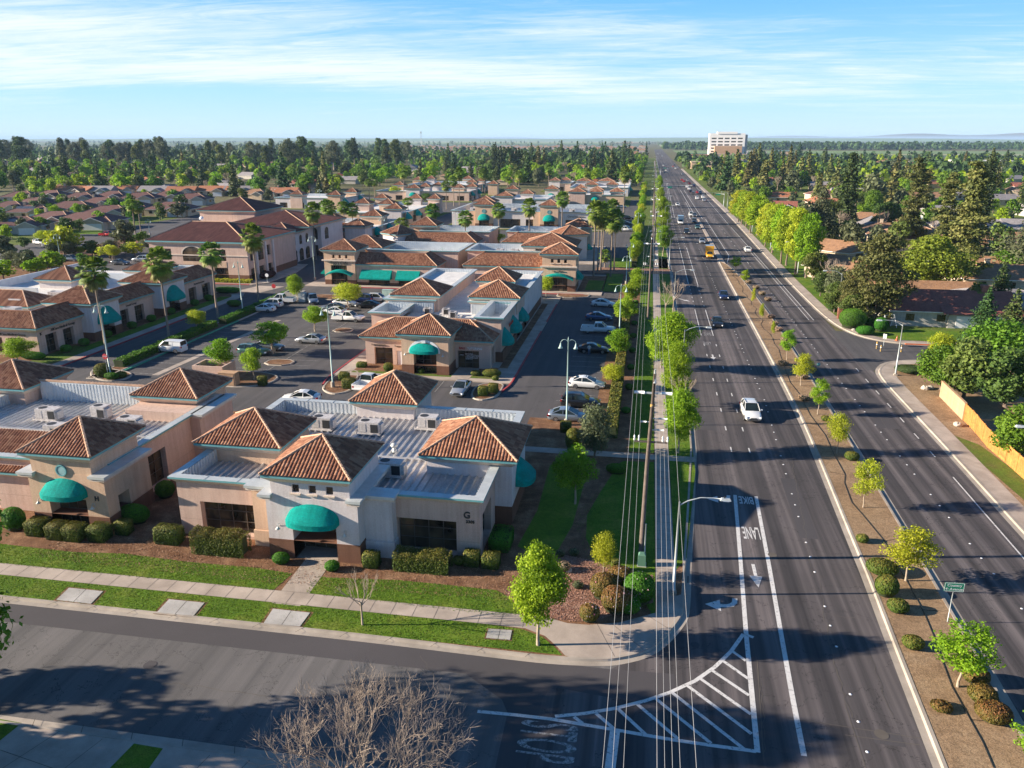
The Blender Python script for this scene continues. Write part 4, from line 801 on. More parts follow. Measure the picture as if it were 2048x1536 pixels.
sheet('lawn',[(-42,78),(-12.5,78),(-12.5,80.6),(-42,80.6)],.112,'grass')
# sidewalk joints
js=[((x,43.97),(x,45.38)) for x in [-60+i*1.52 for i in range(36)]]+[((1.97,y),(3.34,y)) for y in [50+i*1.52 for i in range(95)]]
js+=[(P(1190,1240,.12),P(1232,1318,.12)),(P(1215,1240,.12),P(1290,1302,.12)),(P(1290,1228,.12),P(1345,1262,.12)),(P(1250,1215,.12),P(1345,1228,.12)),((-140,45.41),(-5.4,45.41)),((-140,43.94),(-9,43.94))]
joints('sidewalk_joints',js,.124)
joints('kerb_joints',[((x,40.92),(x+.35,41.52)) for x in [-58+i*3.05 for i in range(18)]],.15,.035)
def slab(px,lab):
    pts=PP(px,.125); mb=MB(); mb.prism(pts,.05,.155); a,b,c,d=pts; m1=((a[0]+b[0])/2,(a[1]+b[1])/2); m2=((c[0]+d[0])/2,(c[1]+d[1])/2)
    e=.02; mb.face([(m1[0]-e,m1[1],.158),(m1[0]+e,m1[1],.158),(m2[0]+e,m2[1],.158),(m2[0]-e,m2[1],.158)],1)
    o=mb.build('utility_slab',[MT['slab'],MT['joint']],org=(sum(p[0] for p in pts)/4,sum(p[1] for p in pts)/4,.05)); tag(o,lab,'utility cover','concrete utility slabs in the parkway lawn')
    cxm=sum(p[0] for p in pts)/4; cym=sum(p[1] for p in pts)/4
    mb=MB(); mb.face([(cxm+(p[0]-cxm)*1.16,cym+(p[1]-cym)*1.2,.118) for p in (pts if (pts[1][0]-pts[0][0])*(pts[2][1]-pts[1][1])-(pts[1][1]-pts[0][1])*(pts[2][0]-pts[1][0])>0 else pts[::-1])]); o=mb.build('bare_soil',MT['mulch']); o['kind']='structure'
slab([(138,1176),(206,1183),(182,1208),(113,1200)],'square concrete utility slab in the parkway lawn, leftmost'); slab([(338,1199),(409,1206),(387,1232),(314,1225)],'square concrete utility slab in the parkway lawn, second from the left'); slab([(546,1218),(620,1226),(600,1253),(527,1247)],'square concrete utility slab in the parkway lawn below the building walkway'); slab([(977,1258),(1024,1261),(1020,1280),(972,1276)],'small pale utility slab in the parkway lawn left of the leafy corner tree')
# red kerb at the corner
cr=[p for p in kpath if -2<p[0]<5 and p[1]<47.5]; mb=MB()
for i in range(len(cr)-1):
    o1=offset(cr,-.006); mb.face([(*o1[i],.02),(*o1[i+1],.02),(*o1[i+1],.143),(*o1[i],.143)])
o=mb.build('red_kerb_paint',MT['redk']); o['kind']='structure'
sheet('storm_drain',PP([(1368,1152),(1378,1152),(1377,1166),(1367,1166)],.01),.014,'joint')
# ---- south side of the cross street
sheet('south_sidewalk',[(-140,30.45),(-11,30.45),(-5,29),(-2.4,24),(-2,10),(-2,-40),(-140,-40)],.12,'conc'); kerb('kerb',smooth([(-1.9,-40),(-1.9,18),(-2.5,25),(-5,29.2),(-10,30.5),(-20,30.5),(-140,30.5)],2),wd=.17)
sheet('lawn',PP([(-80,1440),(0,1438),(44,1446),(-6,1486),(-80,1480)]),.126,'grass'); sheet('lawn',PP([(268,1487),(326,1497),(296,1540),(216,1540)]),.126,'grass'); sheet('lawn',[(-16,29.6),(-12,29.6),(-10,26),(-14,26)],.126,'grass')
joints('driveway_joints',[(P(120,1462,.12),P(0,1540,.12)),(P(205,1478,.12),P(130,1536,.12)),(P(0,1500,.12),P(115,1540,.12)),(P(420,1510,.12),P(390,1540,.12)),(P(500,1520,.12),P(480,1540,.12))],.13,.03)
joints('kerb_joints',[((x,30.4),(x-.3,31.0)) for x in [-50+i*3.0 for i in range(14)]],.15,.035)
# ---- median
mL=[(15.6,10),(15.9,25)]+[P(a,b) for a,b in [(1886,1536),(1786,1284),(1736,1152),(1711,1095),(1631,900),(1600,830)]]+[(19.1,119),(19.1,185),(19.25,214)]
mR=[(21.3,10),(21.4,25)]+[P(a,b) for a,b in [(2048,1480),(1918,1247)]]+[(22.5,75),(22.6,81),(23.15,120),(23.2,150),(22.3,191),(20.9,208)]
mL=smooth(mL,2); mR=smooth(mR,2)
sheet('median',mL+mR[::-1],.12,'dirt'); kerb('kerb',mL,side=-1,wd=.2); kerb('kerb',mR,side=1,wd=.2)
sheet('median_strip',[(19.25,214),(20.6,208.5),(20.6,330),(19.9,330)],.16,'conc',th=.2); 
# ---- east side
eK=[(31.2,-40),(31.4,30),(31.87,63.7),(32.19,82.7),(32.3,100),(32.4,108),(33.0,112.4),(35.5,117),(41.2,119.1),(60,119.6),(120,119.8)]
eB=[(120,129.2),(60,128.7),(44,128.3),(38.4,129.1),(34.6,133.5),(32.8,144.6),(32.5,170),(32.5,190),(33.0,232),(34.3,360),(33.6,600),(33.3,900)]
eK=smooth(eK,2); eB=smooth(eB,2)
sheet('east_block_ground',eK+[(200,119.8),(200,-40)],.11,'dirt'); sheet('east_block_ground',eB+[(33.3,900),(420,900),(420,129.2)],.11,'dgrass'); sheet('side_street',[(31.5,112),(200,112),(200,136),(31.5,136)],.002,'lot')
kerb('kerb',eK[::-1],side=1,wd=.2); kerb('kerb',eB[::-1],side=1,wd=.2)
def walk(path,w0,w1,z=.125,mt='conc',name='sidewalk'):
    mb=MB(); strip(mb,path,w0,w1,z,z); o=mb.build(name,MT[mt]); o['kind']='structure'
walk(eK[::-1],.2,2.0); walk(eB[::-1],.2,2.0)
sheet('lawn',PP([(1880,860),(1932,900),(2060,1010),(2140,1080),(2140,960),(2048,955),(1960,890)]),.118,'dgrass')
sheet('lawn',[(34.6,150),(39,150),(42,190),(44,300),(36.4,300),(35.0,200)],.118,'grass'); sheet('lawn',[(40,131.0),(62,131.2),(62,139),(42,139),(38,135)],.118,'grass')
# orange kerb and bits in the side street
mb=MB(); mb.box(41.2,47.5,128.25,128.5,0,.155); o=mb.build('orange_kerb_paint',MT['orangek']); o['kind']='structure'
# ---- west parking area: islands and blocks
def island(px=None,pts=None,mt='mulch',red=None,km='kerb',z=.12,sm=2,name='parking_island'):
    pts=pts or [P(a,b) for a,b in px]; pts=smooth(pts,sm,closed=True) if sm else pts
    n=len(pts); A=sum(pts[i][0]*pts[(i+1)%n][1]-pts[(i+1)%n][0]*pts[i][1] for i in range(n))
    if A<0: pts=pts[::-1]
    sheet(name,pts,z-.01,mt); kerb('kerb',pts+[pts[0],pts[1]],gutter=False,mt=km,wd=.2)
# slab and beds round F
sheet('sidewalk',[(-41.8,97.2),(-16.6,97.2),(-16.6,156.5),(-41.8,156.5)],.12,'conc',th=.12); sheet('planting_bed',[(-39.5,98.9),(-19.6,98.9),(-19.6,104),(-39.5,104)],.126,'mulch'); sheet('lawn',[(-39.5,98.6),(-25,98.6),(-25,99.6),(-39.5,99.6)],.13,'dgrass'); sheet('lawn',[(-23,98.6),(-19.3,98.6),(-19.3,100),(-23,100)],.13,'dgrass'); sheet('planting_bed',[(-19.6,104),(-18.4,104),(-18.4,150),(-19.6,150)],.126,'mulch'); sheet('walkway',[(-25.3,97.2),(-22.8,97.2),(-22.2,103.4),(-25.2,103.4)],.135,'conc')
island(px=[(938,793),(960,803),(992,796),(1003,783),(1010,766),(955,768)]); island(px=[(643,775),(652,786),(672,790),(700,783),(709,771),(722,742),(690,742),(665,755)]); island(pts=[(-57.5,96.5),(-57,91.5),(-54,89.6),(-49.5,90.2),(-48.0,92.8),(-48.6,95.5),(-52,96.8)])
island(px=[(181,750),(188,758),(220,764),(252,759),(264,752),(262,746),(232,740),(200,735),(184,740)])
def redkerb(pts,z0=.0,mt='redk'):
    mb=MB(); strip(mb,pts,0,.2,.166,.166); o1=offset(pts,-.02)
    for i in range(len(pts)-1): mb.face([(*o1[i],.0),(*o1[i+1],.0),(*o1[i+1],.15),(*o1[i],.15)])
    o=mb.build('red_kerb_paint' if mt=='redk' else 'green_kerb_paint',MT[mt]); o['kind']='structure'
redkerb([(-17.3,93.2),(-16.75,96),(-16.6,98),(-16.6,127)]); redkerb([(-16.6,134),(-16.6,150)]); redkerb([(-41.2,92.5),(-41.8,95.5),(-41.8,112)][::-1])
island(pts=[(-17.6,157),(-11.5,157.5),(-10.8,161),(-12,163),(-17.8,163)],sm=1)
# K side: sidewalk, drive hedge strip
sheet('sidewalk',[(-83.3,92.5),(-81.3,92.5),(-81.3,147),(-83,151),(-86,152.5),(-96,152.5),(-96,150.5),(-86.5,150.2),(-84.4,148.2),(-83.3,146)],.12,'conc',th=.12); sheet('planting_bed',[(-140,88),(-83.3,88),(-83.3,149),(-140,149)],.105,'mulch',th=.1)
sheet('sidewalk',[(-140,90),(-83.3,90),(-83.3,91.6),(-140,91.6)],.122,'conc'); sheet('lawn',[(-85.6,100),(-83.4,100),(-83.4,146),(-85.6,146)],.114,'grass'); redkerb([(-81.3,92.6),(-81.3,131)]); sheet('lawn',PP([(0,742),(60,740),(150,712),(180,695),(150,690),(60,722),(0,725)]),.115,'dgrass')
island(pts=[(-73.9,90),(-71.6,90),(-71.1,110),(-71.0,140),(-71.0,150),(-73.4,150),(-73.8,120)],sm=0,km='kerb'); redkerb([(-70.95,94),(-70.95,126)],mt='greenk')
island(pts=[(-53.6,100.3),(-49.6,100.3),(-49.6,103.3),(-53.6,103.3)],sm=1) ; island(pts=[(-51.5,121.0),(-48.4,121.0),(-48.4,123.8),(-51.5,123.8)],sm=1); island(pts=[(-73.9,158.9),(-73.5,155),(-66,152),(-62,153.5),(-64,158)][:0] or [(-68,147),(-60,147),(-60,152),(-68,152)],sm=1)
# J and I aprons
sheet('sidewalk',[(-74,160.8),(-40,160.8),(-38,163),(-38,190),(-74,190)],.12,'conc',th=.12); redkerb([(-38.2,160.8),(-61,160.8)][::-1]); sheet('sidewalk',[(-40,160.6),(-8.6,160.6),(-8.6,186),(-36,186),(-40,170)],.118,'conc',th=.118); redkerb([(-24,160.6),(-12.3,160.6)])
sheet('planting_bed',[(-36,162.4),(-22,162.4),(-22,165.4),(-36,165.4)],.124,'mulch'); sheet('planting_bed',[(-14,164),(-8.8,164),(-8.8,184),(-14,184)],.124,'mulch'); sheet('lawn',[(-12.5,166),(-8.9,166),(-8.9,178),(-12.5,178)],.128,'grass')
sheet('sidewalk',[(-114,159.8),(-86,159.8),(-83.5,163),(-83.5,178),(-86,190),(-114,190)],.12,'conc',th=.12); redkerb([(-104,159.8),(-86.5,159.8)]); sheet('planting_bed',[(-112,160.8),(-87,160.8),(-87,163.2),(-112,163.2)],.126,'mulch'); sheet('crosswalk_paving',[(-86,152),(-80,152),(-78,159.5),(-84,159.5)],.008,'conc')
sheet('sidewalk',[(-72,200),(-38,200),(-38,228),(-72,228)],.12,'conc',th=.12); sheet('sidewalk',[(-40,202),(-12,202),(-12,238),(-40,238)],.118,'conc',th=.118); sheet('planting_bed',[(-74,278),(-15,278),(-15,322),(-74,322)],.12,'dgrass',th=.12); sheet('sidewalk',[(-74,280.3),(-15,280.3),(-15,282),(-74,282)],.126,'conc')
for r_ in ((-178,-132,345,382),(-110,-80,219,266),(-122,-86,280,342),(-148,-88,399,441),(-78,-42,350,414),(-43,-9,386,430),(-66,-44,490,530),(-150,-84,446,514),(-46,-10,448,516)): sheet('planting_bed',rect(*r_),.1,'dgrass',th=.1)
sheet('drive_paving',[(-12,188),(6.2,190),(6.2,197.5),(-12,197.5)],.13,'gravel'); sheet('lawn',[(-9,165),(-5,165),(-5,188),(-9,188)],.118,'grass'); sheet('lawn',[(-9,198.5),(5.9,198.5),(5.9,215),(-9,215)],.118,'grass')
# boulevard west verge beyond the entrance
sheet('verge',[(-4.9,197.5),(6.1,197.5),(6.2,330),(9.2,600),(9.2,1400),(-4.9,1400)],.1,'dgrass'); sheet('sidewalk',[(1.95,197.5),(3.36,197.5),(3.6,330),(6.4,600),(6.4,1200),(5.0,1200),(5.0,600),(2.2,330)],.125,'conc'); kerb('kerb',[(6.1,197.5),(6.3,330),(9.4,600),(9.4,1400)],wd=.3); sheet('lawn',[(3.4,198),(5.9,198),(6.2,330),(3.7,330)],.118,'grass')
# ---- stall lines and markings
mk=MB()
def ln(a,b,w_=.12,z=.011,mb=None):
    (mb or mk)
    l=math.hypot(b[0]-a[0],b[1]-a[1]); nx_,ny_=-(b[1]-a[1])/l*w_/2,(b[0]-a[0])/l*w_/2
    (mb or mk).face([(a[0]-nx_,a[1]-ny_,z),(b[0]-nx_,b[1]-ny_,z),(b[0]+nx_,b[1]+ny_,z),(a[0]+nx_,a[1]+ny_,z)])
st=MB()
for i in range(24):
    y=83.6+i*2.62
    ln((-10.0,y),(-5.4,y),.10,mb=st)
for i in range(22): ln((-70.6,93.5+i*2.7),(-65.4,93.5+i*2.7),.10,mb=st)
for i in range(19):
    y=95.5+i*2.7; ln((-56.3,y),(-51.5,y),.10,mb=st); ln((-51.5,y),(-46.5,y),.10,mb=st)
ln((-51.5,95.5),(-51.5,146),.10,mb=st)
for x in (-36.6,-33.9,-31.2,-28.5,-25.8,-23.1): ln((x,92.2),(x,97.1),.10,mb=st)
for k in range(6):
    for i in range(9): ln((-14+ (k%2)*0,204+i*2.7+k*30),(-9.2,204+i*2.7+k*30),.10,mb=st)
o=st.build('parking_stall_lines',MT['oldpaint']); o['kind']='structure'
cc=MB(); cc.face([(-66.2,93,.007),(-65.2,93,.007),(-63.8,128,.007),(-64.8,128,.007)]); o=cc.build('concrete_swale',MT['conc']); o['kind']='structure'
def pline(px,w_=.15,z=.010):
    pts=[P(a,b) for a,b in px]
    for i in range(len(pts)-1): ln(pts[i],pts[i+1],w_,z)
pline([(1515,1505),(1503,1380),(1492,1265),(1481,1120),(1470,990)],.30); pline([(1608,1512),(1586,1400),(1565,1284),(1538,1130),(1512,993)],.30)
# hatched gore at the corner
pline([(1507,1275+0),(1487,1268),(1462,1303),(1430,1334),(1390,1362),(1340,1385),(1290,1402),(1230,1417),(1170,1427),(1110,1433)],.25,.013); pline([(955,1423),(1030,1430),(1100,1438),(1230,1460),(1340,1479),(1430,1492),(1512,1503)],.25,.013)
for a,b in (((1465,1303),(1492,1322)),((1446,1322),(1497,1358)),((1424,1341),(1498,1391)),((1400,1357),(1502,1429)),((1374,1371),(1503,1468)),((1345,1386),(1490,1500)),((1312,1398),(1422,1487)),((1275,1409),(1356,1478)),((1236,1418),(1292,1470)),((1192,1427),(1228,1458)),((1148,1434),(1165,1447))): pline([a,b],.22,.0145)
pline([(1230,1462),(1219,1545)],.55,.012)
# lane dashes, solid lanes, reflective dots
def dash(x0f,ys,ye,dl,gap,w_=.12):
    y=ys
    while y<ye: ln((x0f(y),y),(x0f(y+dl),y+dl),w_); y+=dl+gap
fx1=lambda y: 9.85; fx2=lambda y: 11.7
dash(fx1,78,125,1.3,5.0,.13); dash(fx2,78,125,1.3,5.0,.13); ln((9.75,129),(9.78,150),.13); ln((11.7,129),(11.75,150),.13); dash(fx1,153,176,1.2,3,.13); dash(fx2,153,176,1.2,3,.13)
ln((9.8,178),(9.9,240),.14); ln((11.8,176),(11.95,240),.14); dash(fx1,243,330,1.3,4.5,.14); dash(fx2,243,330,1.3,4.5,.14); ln((11.0,335),(13.0,600),.15); ln((9.9,335),(12.3,600),.13)
ln((29.9,40),(30.2,75),.13); dash(lambda y:30.2,80,112,1.6,3.6,.13); ln((30.3,144),(30.5,300),.14); ln((29.5,144),(29.7,240),.12); ln((30.5,310),(31.5,560),.15)
ln((22.9,225),(23.2,330),.16); ln((21.3,212),(22.9,225),.16); dash(lambda y:26.6,330,560,2,7,.16); ln((18.6,330),(18.9,420),.15); ln((22.0,330),(22.0,520),.18); ln((19.8,360),(19.8,520),.18); ln((17.2,330),(17.2,350),.3)
dash(lambda y:15.6,250,600,2.4,9,.15); dash(lambda y:26.6,200,330,2.4,9,.13)
o=mk.build('lane_markings',MT['paint']); o['kind']='structure'
dots=MB()
def dotrow(xf,ys,ye,step=3.66):
    y=ys
    while y<ye:
        if int((y-ys)/step)%4!=3:
            x=xf(y); dots.lathe([(0,.03),(.07,.022),(.1,.001)],x,y,6)
        y+=step
dx=lambda y: 12.9+min(max((y-36)/60,0),1)*2.6; dotrow(dx,34,240,2.3); dotrow(lambda y:26.9+min(max((y-50)/60,0),1)*-.3,36,240,2.3)
o=dots.build('lane_dots',MT['signwhite']); o['kind']='structure'
# arrows and words
def pavetext(txt,x,y,w_,h,rz,mt='paint',name='road_lettering'):
    cu=bpy.data.curves.new(name,'FONT'); cu.body=txt; cu.size=1; cu.align_x='CENTER'; cu.align_y='CENTER'; cu.offset=.012
    t_=bpy.data.objects.new(name,cu); COL.objects.link(t_); dg=bpy.context.evaluated_depsgraph_get(); me=bpy.data.meshes.new_from_object(t_.evaluated_get(dg)); bpy.data.objects.remove(t_)
    xs=[v.co.x for v in me.vertices]; ys=[v.co.y for v in me.vertices]; sx_=w_/(max(xs)-min(xs)); sy_=h/(max(ys)-min(ys))
    for v in me.vertices: v.co.x*=sx_; v.co.y*=sy_
    me.materials.clear(); me.materials.append(MT[mt]); o=bpy.data.objects.new(name,me); COL.objects.link(o); o.location=(x,y,.016); o.rotation_euler=(0,0,rz); o['kind']='structure'; return o
x,y=P(1492,1000); pavetext('BIKE',x,y,1.25,1.5,PI); x,y=P(1502,1065); pavetext('LANE',x,y,1.35,2.1,PI)
x,y=P(1414,687); pavetext('LANE',x,y,1.2,2.2,PI,'oldpaint')
x,y=P(1415,668); pavetext('BIKE',x,y,1.2,2.0,PI,'oldpaint')
x,y=P(1088,1482); pavetext('STOP',x,y,2.9,3.2,-PI/2,'oldpaint')
def arrow(px,kind,s_=1,mt='paint',rz=PI):
    x,y=P(*px); mb=MB(); 
    if kind=='s': pts=[(-.14,-1.7),(.14,-1.7),(.14,.2),(.5,.2),(0,1.9),(-.5,.2),(-.14,.2)]
    if kind=='r':   # pointing sideways with a curved tail
        pts=[(-1.15,.1),(-.1,.75),(-.1,.33),(.45,.36),(.75,.75),(.8,1.2),(1.15,1.2),(1.1,.55),(.7,0),(.1,-.15),(-.1,-.15),(-.1,-.65)]
    polys=[pts] if kind=='s' else [[(-1.15,.1),(-.1,-.6),(-.1,.8)],[(-.1,-.12),(.35,-.08),(.35,.32),(-.1,.28)],[(.35,-.08),(.8,.12),(.58,.46),(.35,.32)],[(.8,.12),(1.08,.55),(.74,.72),(.58,.46)],[(1.08,.55),(1.15,1.15),(.8,1.15),(.74,.72)]]
    for q in polys: mb.face([(a*s_,b*s_,.015) for a,b in q])
    o=mb.build('lane_arrow',MT[mt]); o.location=(x,y,0); o.rotation_euler=(0,0,rz); o['kind']='structure'
arrow((1511,1150),'s',.92); arrow((1444,1213),'r',1.0,rz=0); arrow((1438,1000),'r',.95,rz=0); arrow((1426,714),'s',.8); 
x,y=P(1368,600); arrow((1368,600),'s',1.0,rz=PI+R(38)); arrow((1391,516),'s',.8,'oldpaint')
# asphalt seams, utility cuts
joints('asphalt_seams',[(P(1570,1435),P(1850,1478)),(P(1690,1408),P(1740,1560)),(P(1690,1470),P(1840,1490)),(P(1515,1320),P(1527,1520))],.009,.05); joints('asphalt_seams',[((30.9+.02*i,40+i*8),(30.92+.02*i,48+i*8)) for i in range(8)]+[((17.2,38),(18.3,76)),((5.3,60),(5.42,100))],.009,.04)
mb=MB(); rc=random.Random(8)
def crack(px,w_=.045,amp=.12):
    pts=[P(a,b) for a,b in px]; q=[]
    for i in range(len(pts)-1):
        L_=math.hypot(pts[i+1][0]-pts[i][0],pts[i+1][1]-pts[i][1]); n=max(2,int(L_/.45))
        for k in range(n): t_=k/n; q.append((pts[i][0]+(pts[i+1][0]-pts[i][0])*t_+rc.uniform(-amp,amp),pts[i][1]+(pts[i+1][1]-pts[i][1])*t_+rc.uniform(-amp,amp)))
    for i in range(len(q)-1): ln(q[i],q[i+1],w_*rc.uniform(.5,1.3),.0085,mb)
crack([(1648,1225),(1660,1280),(1672,1330),(1690,1400),(1712,1450)],.06); crack([(1715,1268),(1738,1300),(1760,1360),(1785,1440)],.03); crack([(1640,1150),(1650,1228),(1740,1240)],.03); crack([(1585,930),(1600,1010),(1618,1110),(1630,1160)],.035); crack([(1560,800),(1580,880),(1590,960)],.035); crack([(1860,930),(1900,1010),(1960,1090),(2040,1200)],.03); crack([(1750,820),(1800,900),(1850,980)],.03); crack([(1515,1330),(1525,1400),(1528,1520)],.03); crack([(100,1330),(300,1360),(520,1390),(700,1420)],.03); crack([(1330,1420),(1345,1480),(1350,1530)],.03); crack([(1420,830),(1450,900),(1440,980)],.025,.08); crack([(840,1310),(900,1400),(880,1500)],.03)
o=mb.build('asphalt_cracks',MT['joint']); o['kind']='structure'
for k,(a,b,r_) in enumerate([(1763,1469,.38),(1390,1290,.3),(1545,1110,.36),(300,1330,.4),(1700,800,.36),(1480,700,.36),(760,700,.4),(560,730,.35)]):
    x,y=P(a,b); mb=MB(); mb.face([(r_*math.cos(2*PI*i/16),r_*math.sin(2*PI*i/16),.017) for i in range(16)]); o=mb.build('manhole_cover',MT['patch' if k%2 else 'joint']); o.location=(x,y,0); tag(o,'round manhole cover in the asphalt, %s'%['near the bottom of the southbound lanes','in the corner turn before the hatched marking','in the southbound lane above the painted arrow','in the sunlit cross street at the left','in the far carriageway level with the block wall','in the far southbound lane by the dark sedan','in the parking lot before the tutoring building','in the parking lot behind the planted island'][k],'manhole cover','manhole covers')
sheet('asphalt_patch',PP([(1740,1460),(1800,1467),(1812,1495),(1750,1487)],0),.0055,'patch'); sheet('asphalt_patch',[(13.6,60),(15.0,60),(15.2,72),(13.8,72)],.0055,'patch'); sheet('asphalt_patch',[(26.8,88),(29.2,88),(29.4,99),(27.0,99)],.0055,'patch'); sheet('asphalt_patch',[(7.0,84),(8.8,84),(8.8,90),(7.0,90)],.0055,'patch')
# irrigation line in the median
mb=MB(); rr=random.Random(3); pts=[]
for a,b in [(1987,1536),(1965,1485),(1940,1440),(1903,1373),(1885,1325),(1870,1280),(1845,1220),(1822,1178),(1800,1140),(1768,1082),(1725,1030),(1703,1005),(1688,965),(1690,950),(1671,915),(1650,870),(1620,830),(1600,790),(1580,765)]: x,y=P(a,b,.12); pts.append((x,y,.15))
for i in range(26): pts.append((20.9+rr.uniform(-.5,.5),118+i*3.4,.14))
mb.tube(pts,.02,5); 
for i in (2,4,6,9,13): p=pts[i]; mb.tube([p,(p[0]+rr.choice([-1,1])*1.3,p[1]+rr.uniform(-.3,.6),.14)],.015,4)
o=mb.build('drip_hose',MT['black']); tag(o,'thin black irrigation hose winding along the bare dirt median','hose')
# ---------------------------------------------------------------- vegetation
import numpy as np
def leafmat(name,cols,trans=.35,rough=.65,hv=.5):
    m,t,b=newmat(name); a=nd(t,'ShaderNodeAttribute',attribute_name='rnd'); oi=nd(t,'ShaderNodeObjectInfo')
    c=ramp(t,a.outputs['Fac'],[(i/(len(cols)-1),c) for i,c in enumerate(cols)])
    h=nd(t,'ShaderNodeHueSaturation'); t.links.new(c,h.inputs['Color']); t.links.new(mth(t,'ADD',mth(t,'MULTIPLY',oi.outputs['Random'],.035*hv*2),.5-.0175*hv*2),h.inputs['Hue'])
    o2=mth(t,'FRACT',mth(t,'MULTIPLY',oi.outputs['Random'],7.31)); t.links.new(mth(t,'ADD',mth(t,'MULTIPLY',o2,.5*hv),1-.25*hv),h.inputs['Value'])
    t.links.new(h.outputs[0],b.inputs['Base Color']); b.inputs['Roughness'].default_value=rough; b.inputs['Specular IOR Level'].default_value=.25
    tr=nd(t,'ShaderNodeBsdfTranslucent'); t.links.new(h.outputs[0],tr.inputs['Color']); mx_=nd(t,'ShaderNodeMixShader'); mx_.inputs[0].default_value=trans
    o=t.nodes['Material Output']; t.links.new(b.outputs[0],mx_.inputs[1]); t.links.new(tr.outputs[0],mx_.inputs[2]); t.links.new(mx_.outputs[0],o.inputs['Surface']); MT[name]=m
leafmat('leaf_spring',[(.12,.22,.01),(.23,.38,.015),(.36,.50,.03)],.4)
leafmat('leaf_yellow',[(.20,.26,.012),(.36,.43,.02),(.50,.52,.05)],.4)
leafmat('leaf_green',[(.05,.12,.01),(.10,.21,.015),(.17,.30,.025)],.35)
leafmat('leaf_dark',[(.03,.06,.016),(.055,.10,.025),(.09,.14,.035)],.2,hv=1)
leafmat('leaf_olive',[(.07,.085,.04),(.11,.13,.06),(.16,.18,.09)],.25)
leafmat('leaf_conifer',[(.06,.075,.02),(.12,.135,.034),(.20,.19,.06)],.15,hv=1.2)
leafmat('leaf_cypress',[(.025,.045,.014),(.045,.07,.02),(.07,.095,.028)],.1)
leafmat('leaf_hedge',[(.05,.09,.01),(.10,.15,.018),(.22,.18,.035)],.2)
leafmat('leaf_hedge_green',[(.03,.11,.008),(.06,.19,.012),(.10,.26,.02)],.25)
leafmat('leaf_rust',[(.06,.10,.015),(.16,.12,.025),(.26,.13,.04)],.2)
leafmat('leaf_plum',[(.05,.015,.02),(.09,.03,.035),(.13,.05,.05)],.2)
leafmat('leaf_palm',[(.07,.13,.012),(.14,.24,.025),(.28,.26,.08)],.25)
leafmat('flower',[(.5,.35,.4),(.6,.55,.5),(.55,.12,.3)],.2)
leafmat('dry_twig',[(.20,.13,.08),(.28,.19,.12),(.36,.25,.17)],0)
MT['bark']=simple('bark',(.16,.12,.09),.95,.3,3,bmp=.02,bscale=18); MT['palebark']=simple('pale_bark',(.34,.27,.20),.9,.2,3); MT['palmbark']=simple('palm_bark',(.22,.17,.13),.95,.25,6,bmp=.02,bscale=14); MT['twig']=simple('bare_twig_bark',(.33,.26,.20),.9,.25,2)
leafmat('leaf_mid',[(.05,.085,.018),(.095,.15,.028),(.16,.215,.045)],.25,hv=1)
def leafmesh(name,mat,cent,nrm,size,seed,asp=.62,rv=None):
    r=np.random.RandomState(seed); n=len(cent)
    nrm=nrm/np.maximum(1e-6,np.linalg.norm(nrm,axis=1,keepdims=True))
    t=r.normal(size=(n,3)); u=np.cross(nrm,t); u/=np.maximum(1e-6,np.linalg.norm(u,axis=1,keepdims=True)); w_=np.cross(nrm,u)
    s=(np.asarray(size)*(0.6+.8*r.rand(n)))[:,None]
    V=np.empty((n,4,3)); V[:,0]=cent-u*s; V[:,1]=cent-w_*s*asp; V[:,2]=cent+u*s; V[:,3]=cent+w_*s*asp+nrm*s*.15
    me=bpy.data.meshes.new(name); me.vertices.add(n*4); me.vertices.foreach_set('co',V.ravel()); me.loops.add(n*4); me.loops.foreach_set('vertex_index',np.arange(n*4,dtype=np.int32)); me.polygons.add(n); me.polygons.foreach_set('loop_start',np.arange(0,n*4,4,dtype=np.int32)); me.polygons.foreach_set('loop_total',np.full(n,4,dtype=np.int32))
    at=me.attributes.new('rnd','FLOAT','FACE'); at.data.foreach_set('value',(r.rand(n) if rv is None else np.clip(rv+r.normal(0,.16,n),0,1)).astype(np.float32)); me.materials.append(MT[mat]); me.update(); me.validate(); return me
def clumpcloud(r,clumps,n,shell=.5):
    C=[];Nn=[];Rv=[]
    vol=np.array([c[3]**2*c[4] for c in clumps]); k=np.maximum(3,(vol/vol.sum()*n).astype(int))
    for (x,y,z,rr,hh),m in zip(clumps,k):
        d=r.normal(size=(m,3)); d/=np.linalg.norm(d,axis=1,keepdims=True); q=(shell+(1-shell)*r.rand(m))**.7
        q*=1+.14*np.sin(d[:,0]*7+x*5)*np.cos(d[:,2]*6+y*3)
        C.append(np.stack([x+d[:,0]*rr*q,y+d[:,1]*rr*q,z+d[:,2]*hh*q],1)); nn=d*.9+r.normal(size=(m,3))*.75; nn[:,2]+=.25; Nn.append(nn); Rv.append(np.full(m,r.rand()*.6+.2))
    return np.concatenate(C),np.concatenate(Nn),np.concatenate(Rv)
